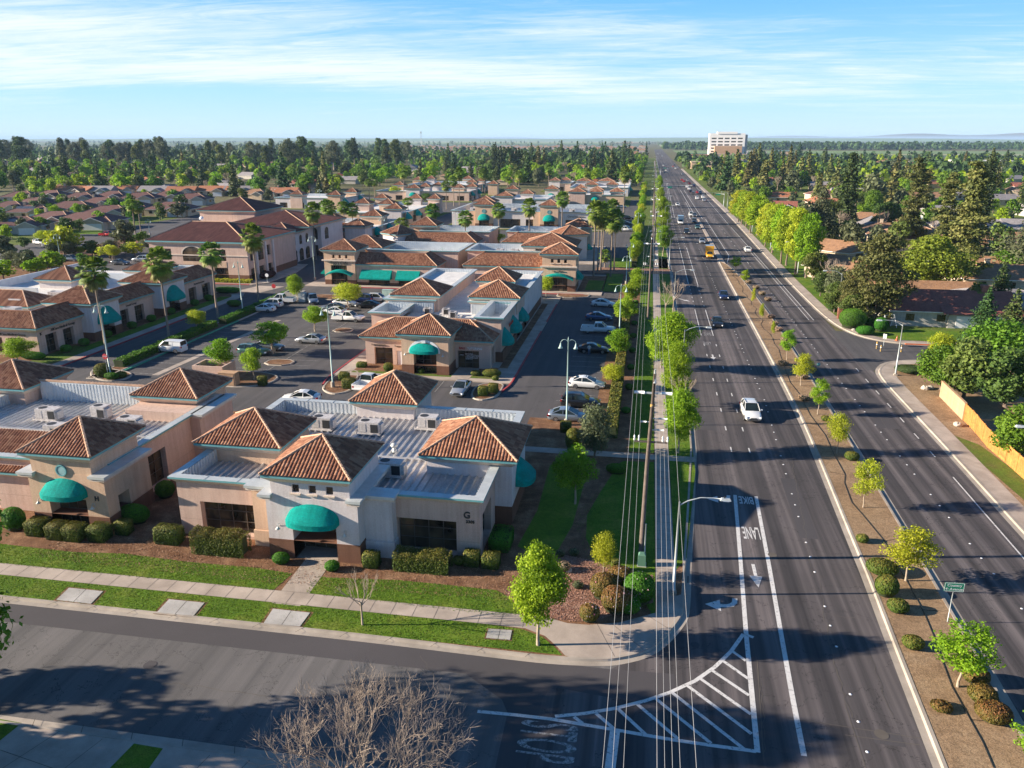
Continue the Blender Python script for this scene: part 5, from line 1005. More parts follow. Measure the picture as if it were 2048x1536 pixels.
def limbs(mb,base,h0,tops,r0,m=0,n=7,wob=.12,seed=1,lean=(0,0)):
    rr=random.Random(seed); f=Vector((lean[0],lean[1],h0)); b=Vector(base)
    mb.tube([b,b.lerp(f,.3)+Vector((rr.uniform(-wob,wob),rr.uniform(-wob,wob),0))*.6,b.lerp(f,.65)+Vector((rr.uniform(-wob,wob),rr.uniform(-wob,wob),0))*.6,f],[r0*1.35,r0*1.05,r0*.9,r0*.8],n,m)
    for t_ in tops:
        t_=Vector(t_); k=rr.uniform(.0,.25); s_=b.lerp(f,1-k*.4); mid=s_.lerp(t_,.5)+Vector((rr.uniform(-wob,wob),rr.uniform(-wob,wob),rr.uniform(-.1,.3)))*2*h0*.12
        mb.tube([s_,mid,t_],[r0*.55,r0*.36,r0*.1],max(4,n-2),m)
PR={}
def proto(kind,crown,trunk,h,w_): PR[kind]=dict(crown=crown,trunk=trunk,h=h,w=w_)
def mesh_of(mb,name,mats):
    o=mb.build(name,mats); me=o.data; bpy.data.objects.remove(o); return me
def broad(kind,mat,h,w_,h0,nc,n,ls,seed,shape='round',r0=None,bark='bark',shell=.5,flat=1.0):
    r=np.random.RandomState(seed); cl=[]; tops=[]
    ch=h-h0
    for i in range(nc):
        a=r.rand()*2*PI; q=math.sqrt(r.rand()); zf=(i+.5)/nc
        if shape=='round': prof=math.sin(PI*min(.97,max(.12,zf*.86+.12)))**.6
        elif shape=='vase': prof=.35+.65*math.sin(PI*(zf*.75+.2))
        elif shape=='cone': prof=1.05-zf*.95
        elif shape=='col': prof=min(1,(1.06-zf)**.55*1.1)*(.7+.3*math.sin(zf*17))
        elif shape=='flat': prof=.5+.5*math.sin(PI*zf)
        else: prof=1
        rr=w_/2*prof*q*.72; cs=w_*((.17+.11*r.rand()) if nc<32 else (.09+.15*r.rand()**1.5))*(1.25 if nc<14 else 1.0)*(.75+.35*prof); z=h0*.92+ch*(.06+.86*zf)
        cl.append((rr*math.cos(a),rr*math.sin(a),min(z,h-cs*.6),cs,cs*.72*flat)); 
        if i%2==0: tops.append((rr*math.cos(a)*.8,rr*math.sin(a)*.8,z))
    C,Nn,Rv=clumpcloud(r,cl,n,shell); cr=leafmesh('crown',mat,C,Nn,ls,seed,rv=Rv)
    mb=MB(); limbs(mb,(0,0,-.1),h0,tops[:9],r0 or h*.022,seed=seed); proto(kind,cr,mesh_of(mb,'trunk',MT[bark]),h,w_)
broad('young1','leaf_yellow',5.0,3.4,1.6,40,4600,.07,11,'vase',.055,'palebark',.2); broad('young2','leaf_spring',5.0,3.0,1.7,40,4400,.07,12,'vase',.055,'palebark',.2); broad('young3','leaf_yellow',4.6,4.2,1.7,46,5000,.07,13,'round',.06,'palebark',.2)
broad('lot1','leaf_spring',5.4,4.2,2.0,34,7000,.09,21,'round',.09,'palebark',.45); broad('lot2','leaf_yellow',5.2,5.2,2.3,40,7000,.095,22,'flat',.09,'palebark',.4); broad('lot3','leaf_spring',5.2,3.8,1.8,30,6500,.09,23,'round',.09,'palebark',.4)
broad('street1','leaf_spring',7.5,6.2,2.4,56,14000,.10,31,'round',.13,'palebark',.35); broad('street2','leaf_spring',8,6.5,2.3,60,13000,.10,32,'vase',.14,'palebark',.35); broad('corner','leaf_spring',6.8,4.6,1.9,64,17000,.085,33,'vase',.12,'palebark',.25)
broad('plane','leaf_yellow',12,7.2,3.0,60,10000,.18,41,'vase',.2,'bark',.4); broad('plane2','leaf_spring',12,7,3.0,60,10000,.18,42,'vase',.2,'bark',.4)
broad('dense1','leaf_mid',9,7.5,1.6,34,6500,.2,51,'round',.2,'bark',.6); broad('dense2','leaf_green',8,7,1.8,30,6000,.2,52,'round',.18,'bark',.55); broad('olive','leaf_olive',6,5.5,1.2,26,5200,.13,54,'round',.12,'bark',.3)
broad('euca','leaf_mid',30,13,9,46,4200,.5,55,'vase',.35,'palebark',.25,1.2); broad('euca2','leaf_olive',30,17,8,40,4200,.5,56,'round',.35,'palebark',.25,1.1); broad('euca3','leaf_dark',30,12,10,30,3600,.5,57,'cone',.3,'palebark',.25,1.3)
broad('far1','leaf_mid',10,8.5,2,15,760,.55,61,'round',.25,'bark',.6); broad('far2','leaf_green',9,8.5,2,14,760,.55,62,'round',.22,'bark',.6); broad('far3','leaf_spring',9,8,2,14,760,.5,63,'round',.22,'bark',.55); broad('far4','leaf_olive',8,8,2,14,700,.5,64,'round',.2,'bark',.4); broad('far5','leaf_yellow',8,7.5,2,14,700,.5,65,'round',.2,'bark',.4)
def conifer(kind,mat,h,w_,n,ls,seed,lay=26,h0=.06,droop=.25,irr=.3,narrow=1.0,r0=None,top=.0):
    r=np.random.RandomState(seed); C=[];Nn=[];Rv=[]; mb=MB(); r0=r0 or h*.014
    mb.tube([(0,0,-.2),(0,0,h*.5),(0,0,h*.96)],[r0*1.3,r0*.8,r0*.15],6)
    tot=0; br=[]
    for i in range(lay):
        f=i/(lay-1); z=h*(h0+(1-h0)*f*.97); R_=w_/2*((1-f)**narrow*(1-top)+top*math.sin(PI*min(1,f+.05)))*(1-irr*.5+irr*r.rand()); nb=max(3,int(5+4*(1-f)))
        a0=r.rand()*6.28
        for k in range(nb):
            a=a0+2*PI*k/nb+r.normal()*.25; l=R_*(1-irr*.6+irr*.9*r.rand()); br.append((a,z+r.normal()*h*.01,l)); tot+=l+.15
    for a,z,l in br:
        m=max(3,int(n*(l+.15)/tot)); t_=r.rand(m)**.6; sp=.16*l+.12
        x=math.cos(a)*l*t_; y=math.sin(a)*l*t_; zz=z-droop*l*t_**1.6+.12*l*t_
        C.append(np.stack([x+r.normal(size=m)*sp,y+r.normal(size=m)*sp,zz+r.normal(size=m)*sp*.45],1)); nn=r.normal(size=(m,3))*.7; nn[:,2]+=.8; nn[:,0]+=math.cos(a)*.7; nn[:,1]+=math.sin(a)*.7; Nn.append(nn); Rv.append(np.full(m,.2+.6*r.rand()))
    proto(kind,leafmesh('crown',mat,np.concatenate(C),np.concatenate(Nn),ls,seed,rv=np.concatenate(Rv)),mesh_of(mb,'trunk',MT['bark']),h,w_)
broad('big1','leaf_green',15,11,5,46,15000,.19,58,'round',.22,'bark',.4); leafmat('leaf_lime',[(.10,.14,.015),(.20,.25,.022),(.33,.36,.045)],.3)
broad('golden','leaf_lime',11,11,2.0,70,13000,.19,53,'round',.25,'bark',.72,.75); broad('bigcon','leaf_conifer',13,9,.8,80,14000,.17,59,'round',.25,'bark',.4,.6); broad('shaggy','leaf_conifer',20,6,1.5,95,12000,.18,60,'col',.3,'bark',.3,.55)
conifer('redwood','leaf_conifer',20,8,9000,.30,71,34,.08,.3,.45,.75); conifer('redwood2','leaf_conifer',20,9,9000,.32,72,30,.14,.35,.75,.6); conifer('spruce','leaf_dark',11,6.5,7000,.18,73,26,.05,.25,.3,.9); conifer('deodar','leaf_olive',14,13,9000,.24,74,24,.1,.45,.6,.7)
conifer('conifar','leaf_conifer',18,7,800,.75,75,15,.06,.25,.4,.8); conifer('conifar2','leaf_dark',18,8,800,.8,76,14,.05,.2,.5,.7)
conifer('cypress','leaf_cypress',14,2.4,3500,.2,77,40,.03,-1.2,.25,.25,.12,.35); conifer('cyfar','leaf_cypress',14,2.4,420,.5,78,22,.03,-1.2,.25,.25,.12,.35)
def palm(kind,h,nf,seed,fl=1.5):
    r=random.Random(seed); mb=MB(); mb.tube([(0,0,-.1),(.05,0,h*.3),(-.04,.03,h*.65),(0,0,h-.5)],[.24,.17,.15,.17],8); tr=mesh_of(mb,'trunk',MT['palmbark'])
    m=MB()
    for i in range(nf):
        el=math.radians(78-i*(150/nf)+r.uniform(-8,8)); az=i*2.4+r.uniform(-.3,.3); dead=el<math.radians(-38)
        d=Vector((math.cos(az)*math.cos(el),math.sin(az)*math.cos(el),math.sin(el))); base=Vector((0,0,h-.35)); L_=fl*(r.uniform(.85,1.1)); tip=base+d*L_; s_=Vector((-math.sin(az),math.cos(az),0)); up_=d.cross(s_)*-1
        m.tube([base,tip],[.03,.015],3,0,smooth=False,cap=False,c=.4)
        nl=13; fl2=fl*.85
        for k in range(nl):
            q=math.radians(-82+164*k/(nl-1)); dd=(d*math.cos(q)+s_*math.sin(q)).normalized(); e=tip+dd*fl2*.62; e2=tip+dd*fl2*(1.0-abs(k-6)*.02)+Vector((0,0,-.30*fl2)); w_=(s_*math.cos(q)-d*math.sin(q))*.07*fl2; c=(.9 if dead else r.uniform(.15,.7))
            m.face([tip,e-w_*1.6,e2,e+w_*1.6],0,c)
    o=m.build('fronds',MT['leaf_palm'],col=True); me=o.data; bpy.data.objects.remove(o); PR[kind]=dict(crown=me,trunk=tr,h=h+1.2,w=fl*3.2,cn='fronds')
palm('palm',11,44,5,1.35); palm('palm2',11,50,6,1.5); palm('palmshort',4.2,26,8,1.3)
def bare(kind,h,w_,h0,depth,seed,r0,nmain=7,rise=.62,twigs=3,ev=.62,upb=.28):
    r=random.Random(seed); mb=MB(); mb.tube([(0,0,-.1),(0,.02,h0*.5),(0,0,h0)],[r0*1.25,r0,r0*.95],8)
    def grow(p,d,l,rad,k):
        d=d.normalized(); mid=p+d*l*.5+Vector((r.uniform(-1,1),r.uniform(-1,1),r.uniform(-.3,.6)))*l*.07; e=p+d*l
        mb.tube([p,mid,e],[rad,rad*.8,rad*.55],4 if k>1 else 6,0,cap=False,smooth=True)
        if k>=depth: return
        n=r.choice([2,3,3]) if k else 3
        if k>=depth-2: n=twigs
        for i in range(n):
            ax=Vector((r.uniform(-1,1),r.uniform(-1,1),r.uniform(-.5,1))).normalized(); nd_=(d+ax*ev+Vector((0,0,upb))).normalized(); grow(e if i<2 else p.lerp(e,r.uniform(.5,.9)),nd_,l*r.uniform(.6,.82),max(.008,rad*.58),k+1)
    for i in range(nmain):
        a=2*PI*i/nmain+r.uniform(-.3,.3); el=r.uniform(.25,1.35); l=(h-h0)*.36*(1.1 if el<.7 else 1); d=Vector((math.cos(a)*math.cos(el)*w_/h*.9,math.sin(a)*math.cos(el)*w_/h*.9,math.sin(el))); grow(Vector((0,0,h0*r.uniform(.8,1))),d,l,r0*.55,1)
    me=mesh_of(mb,'branches',MT['twig']); PR[kind]=dict(crown=me,trunk=None,h=h,w=w_,cn='branches')
bare('bigbare',7.5,11,1.9,6,4,.13,17,twigs=3,ev=.95,upb=.10); bare('smallbare',4.2,3.6,1.7,4,9,.07,6); bare('barefar',7,7,2,4,12,.14,6,twigs=4)
def tree(kind,x,y,h,label,group,w_=None,rz=None,name=None,z=.1,cat='tree',lean=0):
    p=PR[kind]; s=h/p['h']; sw=(w_/p['w']) if w_ else s; sw=max(min(sw,s*2.4),s*.45)
    r=empty(name or {'far1':'evergreen_tree','far2':'shade_tree','far3':'bright_tree','far4':'olive_tree','far5':'yellow_green_tree','palm':'palm_tree','cypr':'cypress_tree','cyfa':'cypress_tree','redw':'conifer_tree','spru':'conifer_tree','coni':'conifer_tree','deod':'cedar_tree','bigb':'bare_tree','smal':'bare_tree','bare':'bare_tree','euca':'eucalyptus_tree'}.get(kind[:4],'leafy_tree'),(x,y,z),rnd.random()*6.28 if rz is None else rz,label,cat,group); r.scale=(sw,sw,s)
    if lean: r.rotation_euler=(0,lean,0)
    for nm,me in (('trunk',p['trunk']),(p.get('cn','crown'),p['crown'])):
        if me is None: continue
        o=bpy.data.objects.new(nm,me); COL.objects.link(o); o.parent=r
    return r
def plant(kind,bx,by,ty,wpx,label,group,**k):
    """stand a tree on the ground at its foot, as tall and wide as it measures"""
    x,y=P(bx,by,.1); z=PZ(bx,ty,y)[2]; dist=math.hypot(x,y); w_=wpx/FPX*math.sqrt(dist*dist+CAMH*CAMH)*.99 if wpx else None
    if k.pop('dbg',0): print(kind,x,y,z,w_)
    return tree(kind,x,y,max(z-.1,.5),label,group,w_,**k)
GM='young street trees planted along the median'; GL='small trees in the parking lot islands'; GW='leafy street trees on the grass verge beside the power line'; GE='yellow-green plane trees along the east sidewalk'; GP='tall fan palms of the office park'
K3=['young1','young2','young3']
for i,(bx,by,ty,w_,k,lab) in enumerate([(1915,1374,1240,112,'young2','bright yellow-green median tree with the dense crown, nearest the camera'),(1811,1162,1048,104,'young1','young median tree just behind the three round bushes, with spreading limbs'),(1726,1015,914,62,'young1','young median tree whose slim trunk stands beside a hose joint, third from the camera'),(1673,907,823,57,'young3','young yellow-green median tree level with the white car, fourth from the camera'),(1635,829,754,42,'young2','young median tree fifth from the camera, upright narrow crown'),(1601,771,703,50,'young1','young median tree sixth from the camera, pale yellow crown'),(1573,720,654,37,'young2','greenest slim median tree opposite the side street, seventh from the camera'),(1545,676,640,10,'young1','almost leafless median sapling opposite the red-roofed house'),(1522,645,605,10,'young3','thin median sapling halfway along the dry-shrub stretch'),(1505,613,574,10,'young1','thin median sapling beside the dry shrubs, farther on'),(1489,570,537,22,'young2','small median tree near the far end of the wide median'),(1470,541,512,26,'young2','leafier small tree at the far tip of the wide median')]): plant(k,bx,by,ty,w_,lab,GM,rz=i*1.7)
plant('young2',2065,1545,1420,90,'yellow-green median tree cut by the right edge of the picture',GM)
for i,(bx,by,ty,w_,k,lab) in enumerate([(449,745,677,56,'lot3','round olive-green tree beside the trash enclosure'),(508,759,695,45,'lot3','smaller round tree behind the pink utility cabinet'),(545,707,641,80,'lot1','broad bright green tree over the parked green wagon'),(630,662,610,55,'lot1','dense round green tree in a small square island left of the lamp'),(697,621,566,76,'lot2','wide flat yellow-green tree over the crowded parking row'),(594,602,548,38,'lot3','round green tree beside the pale utility enclosure'),(395,665,620,48,'lot2','small flat-topped yellow-green tree growing out of the long clipped hedge'),(37,727,675,58,'lot3','round green tree at the left edge before the medical building'),(1239,720,657,53,'lot3','slender tree growing beside the clipped hedge, level with the dark parked car'),(1225,779,728,56,'lot2','rusty green tree beside the clipped hedge, level with the white sedan'),(1252,655,590,52,'lot1','leafy tree of the hedge row level with the white pickup'),(1264,612,560,46,'lot1','taller leafy tree of the hedge row behind the white pickup'),(1275,585,535,38,'lot3','dark-stemmed leafy tree of the hedge row, farthest of three'),(980,595,548,38,'lot3','small rust-tinted tree at the back corner of the tutoring block'),(1092,598,552,40,'lot2','rust-tinted small tree on the island before the curved-canopy building'),(990,498,458,42,'lot1','round green tree behind the curved-canopy roofs')]): plant(k,bx,by,ty,w_,lab,GL)
plant('corner',1076,1290,1083,118,'bright leafy tree with a white-painted trunk on the street corner lawn',None); plant('olive',1190,915,808,86,'grey-green willowy tree at the south end of the clipped hedge',None); plant('lot1',1150,1008,888,92,'leafy yellow-tipped tree in the shaded lawn beside the corner building',None); plant('young3',1207,1157,1060,74,'young tree with reddish tips standing in the red gravel bed',None)
plant('smallbare',725,1250,1138,88,'small leafless tree on the parkway lawn before the corner building',None); tree('bigbare',-11.9,27.8,7.6,'large leafless tree with pale tangled twigs at the bottom of the picture',None,9.8,rz=.4)
for i,(bx,by,ty,w_,k,lab) in enumerate([(1356,906,776,86,'street1','leafy verge tree just beyond the power pole crossarms'),(1352,812,676,74,'street2','tall yellow-green verge tree in front of the second street lamp'),(1340,742,622,108,'street1','broadest bright green verge tree beside the second street lamp'),(1322,736,660,60,'street2','smaller green verge tree leaning over the sidewalk'),(1326,512,450,42,'street1','dense green verge tree beyond the driveway entrance'),(1324,475,420,38,'street2','olive-tinted verge tree second beyond the driveway entrance'),(1323,448,392,36,'street1','yellow-green verge tree third beyond the driveway entrance'),(1320,415,372,24,'street2','thin verge tree near the first traffic signal'),(1317,388,350,20,'street1','small verge tree just past the first traffic signal')]): plant(k,bx,by,ty,w_,lab,GW)
plant('smallbare',1365,822,742,58,'leafless tangled tree on the verge between two leafy ones',GW); plant('smallbare',1346,628,550,52,'tall brownish bare tree on the verge by the third street lamp',GW); plant('smallbare',1330,640,560,40,'second brownish bare tree near the third street lamp, closer to the sidewalk',GW)
for i,(bx,by,ty,w_) in enumerate([(1611,556,420,60),(1590,549,412,66),(1572,531,412,62),(1561,528,405,58),(1544,506,405,60),(1530,492,404,44),(1514,471,386,52),(1500,467,384,50),(1492,453,380,46),(1483,450,379,40),(1476,444,378,40)]):
    plant('plane' if i%3 else 'plane2',bx,by,ty,w_,['nearest plane tree of the east row, trunk forked low and leaning','second plane tree from the camera in the east row','third plane tree from the camera in the east row','fourth plane tree from the camera in the east row','fifth plane tree from the camera in the east row','sixth plane tree from the camera, standing behind the row','seventh plane tree from the camera in the east row','eighth plane tree from the camera in the east row','ninth plane tree from the camera in the east row','tenth plane tree from the camera in the east row','farthest plane tree of the east row before the cross road'][i],GE)
for (kind,bx,by,ty,w_,lab) in [('bigcon',1745,648,456,128,'huge dark conifer beside the red-roofed corner house'),('bigcon',1700,640,530,66,'lower dark conifer hugging the left side of the huge one'),('golden',1852,600,468,136,'great round yellow-green tree behind the red-roofed house'),('shaggy',1815,495,300,62,'tall shaggy conifer behind the carports'),('shaggy',1915,580,300,92,'tallest shaggy brown-green conifer right of the great round tree'),('redwood',1925,520,330,70,'dark conifer just behind the tallest shaggy one'),('cypress',1687,473,303,34,'lone tall dark cypress leaning beside the carports'),('cypress',1964,445,303,26,'slim cypress standing alone at the right beyond the tall conifers'),('cypress',2047,430,330,24,'slim cypress at the right edge of the picture'),('deodar',2060,560,408,150,'drooping pale cedar cut by the right edge of the picture'),('spruce',1958,700,572,70,'pointed dark spruce at the driveway of the red-roofed house'),('spruce',2012,712,575,78,'pointed dark spruce at the right edge, next to its twin'),('dense2',1990,760,640,110,'broad dark tree behind the golden shrub at the right edge'),('dense1',1925,800,668,118,'broad grey-green tree overhanging the wooden fence'),('dense1',2010,815,690,120,'broad dark green tree beyond the fence at the right edge'),('lot2',1875,735,666,66,'golden-leaved tree at the corner of the side street'),('dense2',1880,780,690,80,'dense green tree between the golden one and the fence'),('dense2',2035,920,812,90,'bright green tree leaning over the fence at the right edge'),('dense1',1705,646,585,56,'dark bushy tree at the left foot of the huge conifer'),('dense1',1668,625,560,50,'dark round tree near the brick pillar across the boulevard'),('barefar',1660,590,512,90,'greyish leafless tree behind the last plane tree'),('deodar',1637,480,368,82,'layered pine left of the leaning cypress'),('dense2',1742,430,380,40,'bright green round tree above the carport roof'),('far4',1735,418,346,64,'olive-green tree behind the bright round one'),('dense2',1985,380,345,60,'vivid green tree near the right edge beyond the cypress'),('dense1',1655,470,395,50,'dark tree filling the gap left of the leaning cypress'),('spruce',1990,640,520,60,'shaded conifer between the far houses at the right edge'),('dense1',1640,592,540,46,'grey-green shrubby tree before the stepped tan roofs'),('olive',1668,612,530,64,'pale twiggy tree left of the huge conifer'),('dense1',1625,560,500,52,'green tree between the plane trees and the stepped roofs'),('far4',1600,480,400,60,'olive tree behind the plane tree row'),('shaggy',1880,520,330,60,'shaggy conifer just left of the tallest one'),('shaggy',1846,420,330,40,'slender shaggy conifer behind the tall pair'),('dense1',1770,470,400,60,'dark tree behind the carport roof'),('dense2',2010,560,500,70,'green tree beside the cedar at the right edge'),('dense1',1945,640,560,60,'dark tree right of the red-roofed house')]:
    plant(kind,bx,by,ty,w_,lab,None)
# palms
pal=[((338,675),505,'first palm of the hedge row beside the white van'),((436,635),490,'second palm of the hedge row'),((517,601),455,'third palm of the hedge row, before the two-storey office'),((214,712),520,'palm behind the left tall lamp, nearest the camera'),((283,470),405,'palm among the brown-roofed houses'),((272,472),402,'twin palm among the brown-roofed houses, to the left'),((632,519),410,'palm at the curved drive of the two-storey office, leftmost'),((657,486),402,'first of the two close palms at the right end of the two-storey office'),((663,492),405,'second of the two close palms at the right end of the two-storey office'),((691,480),405,'palm before the hipped roofs right of the two-storey office'),((708,480),410,'palm next to it, right of the two-storey office'),((805,496),438,'palm beside the bright white lettered wall'),((817,437),398,'palm behind the lettered wall among the roofs'),((854,426),388,'palm at the east end of the second pyramid row'),((867,496),412,'palm over the tiled ridge behind the cafe'),((848,391),350,'far palm before the farthest awnings'),((893,418),365,'far palm left of the long pale building'),((808,395),342,'far palm above the yellow-green tree'),((739,400),360,'far palm left of the yellow-green tree'),((750,397),362,'shorter far palm left of the yellow-green tree'),((932,508),426,'palm in front of the left corner of the long pale building'),((998,498),410,'palm in front of the left tower of the long pale building'),((1058,500),402,'palm in front of the middle windows of the long pale building'),((1123,484),386,'palm in front of the right tower of the long pale building'),((919,410),338,'far palm beside a round-vent tower'),((908,412),355,'shorter far palm beside a round-vent tower'),((966,398),340,'far palm of a pair before the cypress screen'),((970,398),342,'second far palm of the pair before the cypress screen'),((1015,377),354,'short far palm behind the rows'),((1038,400),343,'far palm above the stepped roofs'),((1097,391),330,'tallest far palm near the bright green grove'),((1173,402),338,'far palm between two awninged blocks'),((1247,426),337,'tall far palm beside the hedge end'),((1187,552),405,'leftmost palm of the entrance cluster'),((1195,545),412,'second palm of the entrance cluster'),((1201,540),408,'third palm of the entrance cluster'),((1205,522),428,'fourth palm of the entrance cluster'),((1221,553),428,'fifth palm of the entrance cluster, thick crown'),((1228,540),425,'sixth palm of the entrance cluster'),((1222,500),402,'rearmost palm of the entrance cluster')]
for i,((bx,by),ty,lab) in enumerate(pal):
    x,y=P(bx,by,.1); z=PZ(bx,ty,y)[2]; tree('palm' if i%2 else 'palm2',x,y,z,lab,GP,w_=4.6 if y<300 else 5.0,name='palm_tree')
plant('palmshort',1209,536,500,26,'stubby palm at the foot of the entrance cluster',GP)
# shrubs and hedges
def hedgemesh(l,w_,h,mat,seed,dens=260,ls=.055,rnd_=.12,dome=0):
    r=np.random.RandomState(seed); A=2*(l+w_)*h+l*w_; n=int(min(14000,A*dens)); d=r.normal(size=(n,3)); 
    e=9.0 if not dome else 2.3
    q=(np.abs(d[:,0])**e+np.abs(d[:,1])**e+np.abs(d[:,2])**e)**(-1/e); k=(.92+.09*r.rand(n))
    # spread samples over long hedges
    if l>3*w_:
        u=r.rand(n)*l-l/2; face=r.rand(n); x=u; y=np.where(face<.4,(r.rand(n)-.5)*w_,np.where(r.rand(n)<.5,-w_/2,w_/2)); z=np.where(face<.4,h,r.rand(n)*h); y=y+r.normal(size=n)*.04; z=z+r.normal(size=n)*.05; nn=np.stack([r.normal(size=n)*.6,np.where(face<.4,0,np.sign(y))+r.normal(size=n)*.5,np.where(face<.4,1,.2)+r.normal(size=n)*.4],1)
        wv=.06*np.sin(x*2.1)+.05*np.sin(x*5.3+1); z=z+wv*(z>h*.7)
    else:
        x=d[:,0]*q*k*l/2; y=d[:,1]*q*k*w_/2; z=h/2+d[:,2]*q*k*h/2
        if dome: z=np.where(z<h*.5,h*.5-(h*.5-z)*.9,z)
        nn=np.stack([x/l,y/w_,(z-h/2)/h],1)*2+r.normal(size=(n,3))*.5
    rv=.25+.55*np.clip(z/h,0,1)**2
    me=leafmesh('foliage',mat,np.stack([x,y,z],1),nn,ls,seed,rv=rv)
    return me
HM={}
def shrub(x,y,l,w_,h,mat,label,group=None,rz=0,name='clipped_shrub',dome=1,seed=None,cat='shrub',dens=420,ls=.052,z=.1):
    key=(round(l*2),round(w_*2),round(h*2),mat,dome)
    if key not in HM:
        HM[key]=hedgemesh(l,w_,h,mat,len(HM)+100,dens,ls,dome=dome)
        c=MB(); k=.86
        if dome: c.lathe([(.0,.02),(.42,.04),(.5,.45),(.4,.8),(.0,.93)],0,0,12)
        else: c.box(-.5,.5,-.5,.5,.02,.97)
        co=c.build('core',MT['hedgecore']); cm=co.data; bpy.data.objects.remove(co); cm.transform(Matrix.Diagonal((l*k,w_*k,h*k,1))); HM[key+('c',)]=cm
    r=empty(name,(x,y,z),rz,label,cat,group)
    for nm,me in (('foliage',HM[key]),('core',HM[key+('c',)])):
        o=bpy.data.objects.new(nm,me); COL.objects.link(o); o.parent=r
    return r
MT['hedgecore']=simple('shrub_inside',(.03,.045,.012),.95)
def shpx(x0,x1,y0,y1,mat,label,group=None,depth=None,dome=1,**k):
    bx=(x0+x1)/2; x,y=P(bx,y1,.1); dist=math.sqrt(x*x+y*y+CAMH**2); w_=(x1-x0)/FPX*dist*.93; d=depth or w_*.9; ang=math.atan2(CAMH,math.hypot(x,y)); vis=(y1-y0)/FPX*dist; h=max(.35,(vis-d*math.sin(ang)*.8)/math.cos(ang)); return shrub(x,y+d*.45,w_,d,h,mat,label,group,dome=dome,**k)
GS='clipped shrubs in front of the office buildings'; GB='round bushes on the median'; GD='dry small shrubs on the far median'
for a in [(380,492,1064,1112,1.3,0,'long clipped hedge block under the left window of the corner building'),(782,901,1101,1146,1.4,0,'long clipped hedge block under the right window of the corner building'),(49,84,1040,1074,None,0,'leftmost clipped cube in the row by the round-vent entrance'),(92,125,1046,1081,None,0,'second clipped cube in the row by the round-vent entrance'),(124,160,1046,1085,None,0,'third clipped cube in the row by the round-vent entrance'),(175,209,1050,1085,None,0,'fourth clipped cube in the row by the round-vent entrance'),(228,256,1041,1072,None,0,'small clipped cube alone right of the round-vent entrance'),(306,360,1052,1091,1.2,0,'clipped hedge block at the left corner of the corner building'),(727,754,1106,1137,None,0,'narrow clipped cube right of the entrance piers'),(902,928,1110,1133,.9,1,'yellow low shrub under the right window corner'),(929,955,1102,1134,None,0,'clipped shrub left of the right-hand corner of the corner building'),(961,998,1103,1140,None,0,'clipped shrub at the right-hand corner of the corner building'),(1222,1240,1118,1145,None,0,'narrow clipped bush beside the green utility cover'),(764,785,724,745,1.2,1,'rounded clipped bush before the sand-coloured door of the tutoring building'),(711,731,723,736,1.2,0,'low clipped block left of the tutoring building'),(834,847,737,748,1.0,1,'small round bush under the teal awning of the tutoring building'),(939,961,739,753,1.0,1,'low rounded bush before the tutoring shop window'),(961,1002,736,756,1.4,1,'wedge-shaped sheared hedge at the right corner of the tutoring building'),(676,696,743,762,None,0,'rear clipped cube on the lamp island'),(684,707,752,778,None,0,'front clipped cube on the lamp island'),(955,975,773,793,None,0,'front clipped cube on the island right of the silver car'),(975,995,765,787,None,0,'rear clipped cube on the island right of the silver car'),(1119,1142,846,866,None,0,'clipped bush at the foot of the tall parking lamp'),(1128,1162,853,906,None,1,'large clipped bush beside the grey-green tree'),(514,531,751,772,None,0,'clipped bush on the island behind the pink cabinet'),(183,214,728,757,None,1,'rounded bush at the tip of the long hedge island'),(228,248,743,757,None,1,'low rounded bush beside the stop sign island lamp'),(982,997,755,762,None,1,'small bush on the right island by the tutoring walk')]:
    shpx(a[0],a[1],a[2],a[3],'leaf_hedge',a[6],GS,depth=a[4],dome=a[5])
for a in [(975,1020,1052,1106,2.6,0,'bright green hedge along the shaded east wall of the corner building'),(1025,1062,928,968,2.0,1,'bright green bush under the east awning of the corner building'),(540,575,1104,1132,1.0,1,'bright leafy plant left of the entrance walk'),(645,675,1120,1146,1.0,1,'bright leafy plant right of the entrance walk'),(305,340,962,1000,1.6,1,'green bush between the two front buildings'),(230,290,1010,1052,1.6,1,'green bush at the shaded corner pier of the round-vent building'),(0,40,1020,1066,1.4,1,'green shrub at the left edge beside the round-vent building'),(1210,1255,925,950,1.2,1,'low green plant beside the crossing walk'),(205,235,742,760,.9,1,'green leafy plants at the foot of the left tall lamp'),(450,480,600,614,1.5,1,'low green bush at the curved kerb of the medical building'),(855,890,1040,1060,1.0,1,'small green shrub behind the clipped hedge')]:
    shpx(a[0],a[1],a[2],a[3],'leaf_hedge_green',a[6],'green leafy shrubs around the office buildings',depth=a[4],dome=a[5])
for a in [(1741,1798,1120,1157,'largest round bush on the median, leftmost of the three together'),(1755,1797,1153,1199,'middle round bush of the three together on the median'),(1779,1821,1199,1232,'right-hand bush of the three together on the median, rusty on one side'),(1713,1741,1068,1089,'small round bush alone on the median beyond the three together'),(1691,1721,904,924,'round bush on the median kerb by the white car lane'),(1811,1849,1274,1304,'round bush with bare stems on the median before the dense tree'),(1870,1906,1406,1429,'small rusty bush near the bottom of the median'),(1948,1995,1377,1415,'rusty bush under the dense median tree, upper of the pair'),(1967,2025,1413,1456,'rusty bush under the dense median tree, lower of the pair'),(1935,1978,1330,1374,'yellowish bush tucked behind the dense median tree'),(1642,1662,829,844,'dark small bush between two median trees')]:
    shpx(a[0],a[1],a[2],a[3],'leaf_hedge' if a[2]<1300 else 'leaf_rust',a[4],GB,name='round_bush')
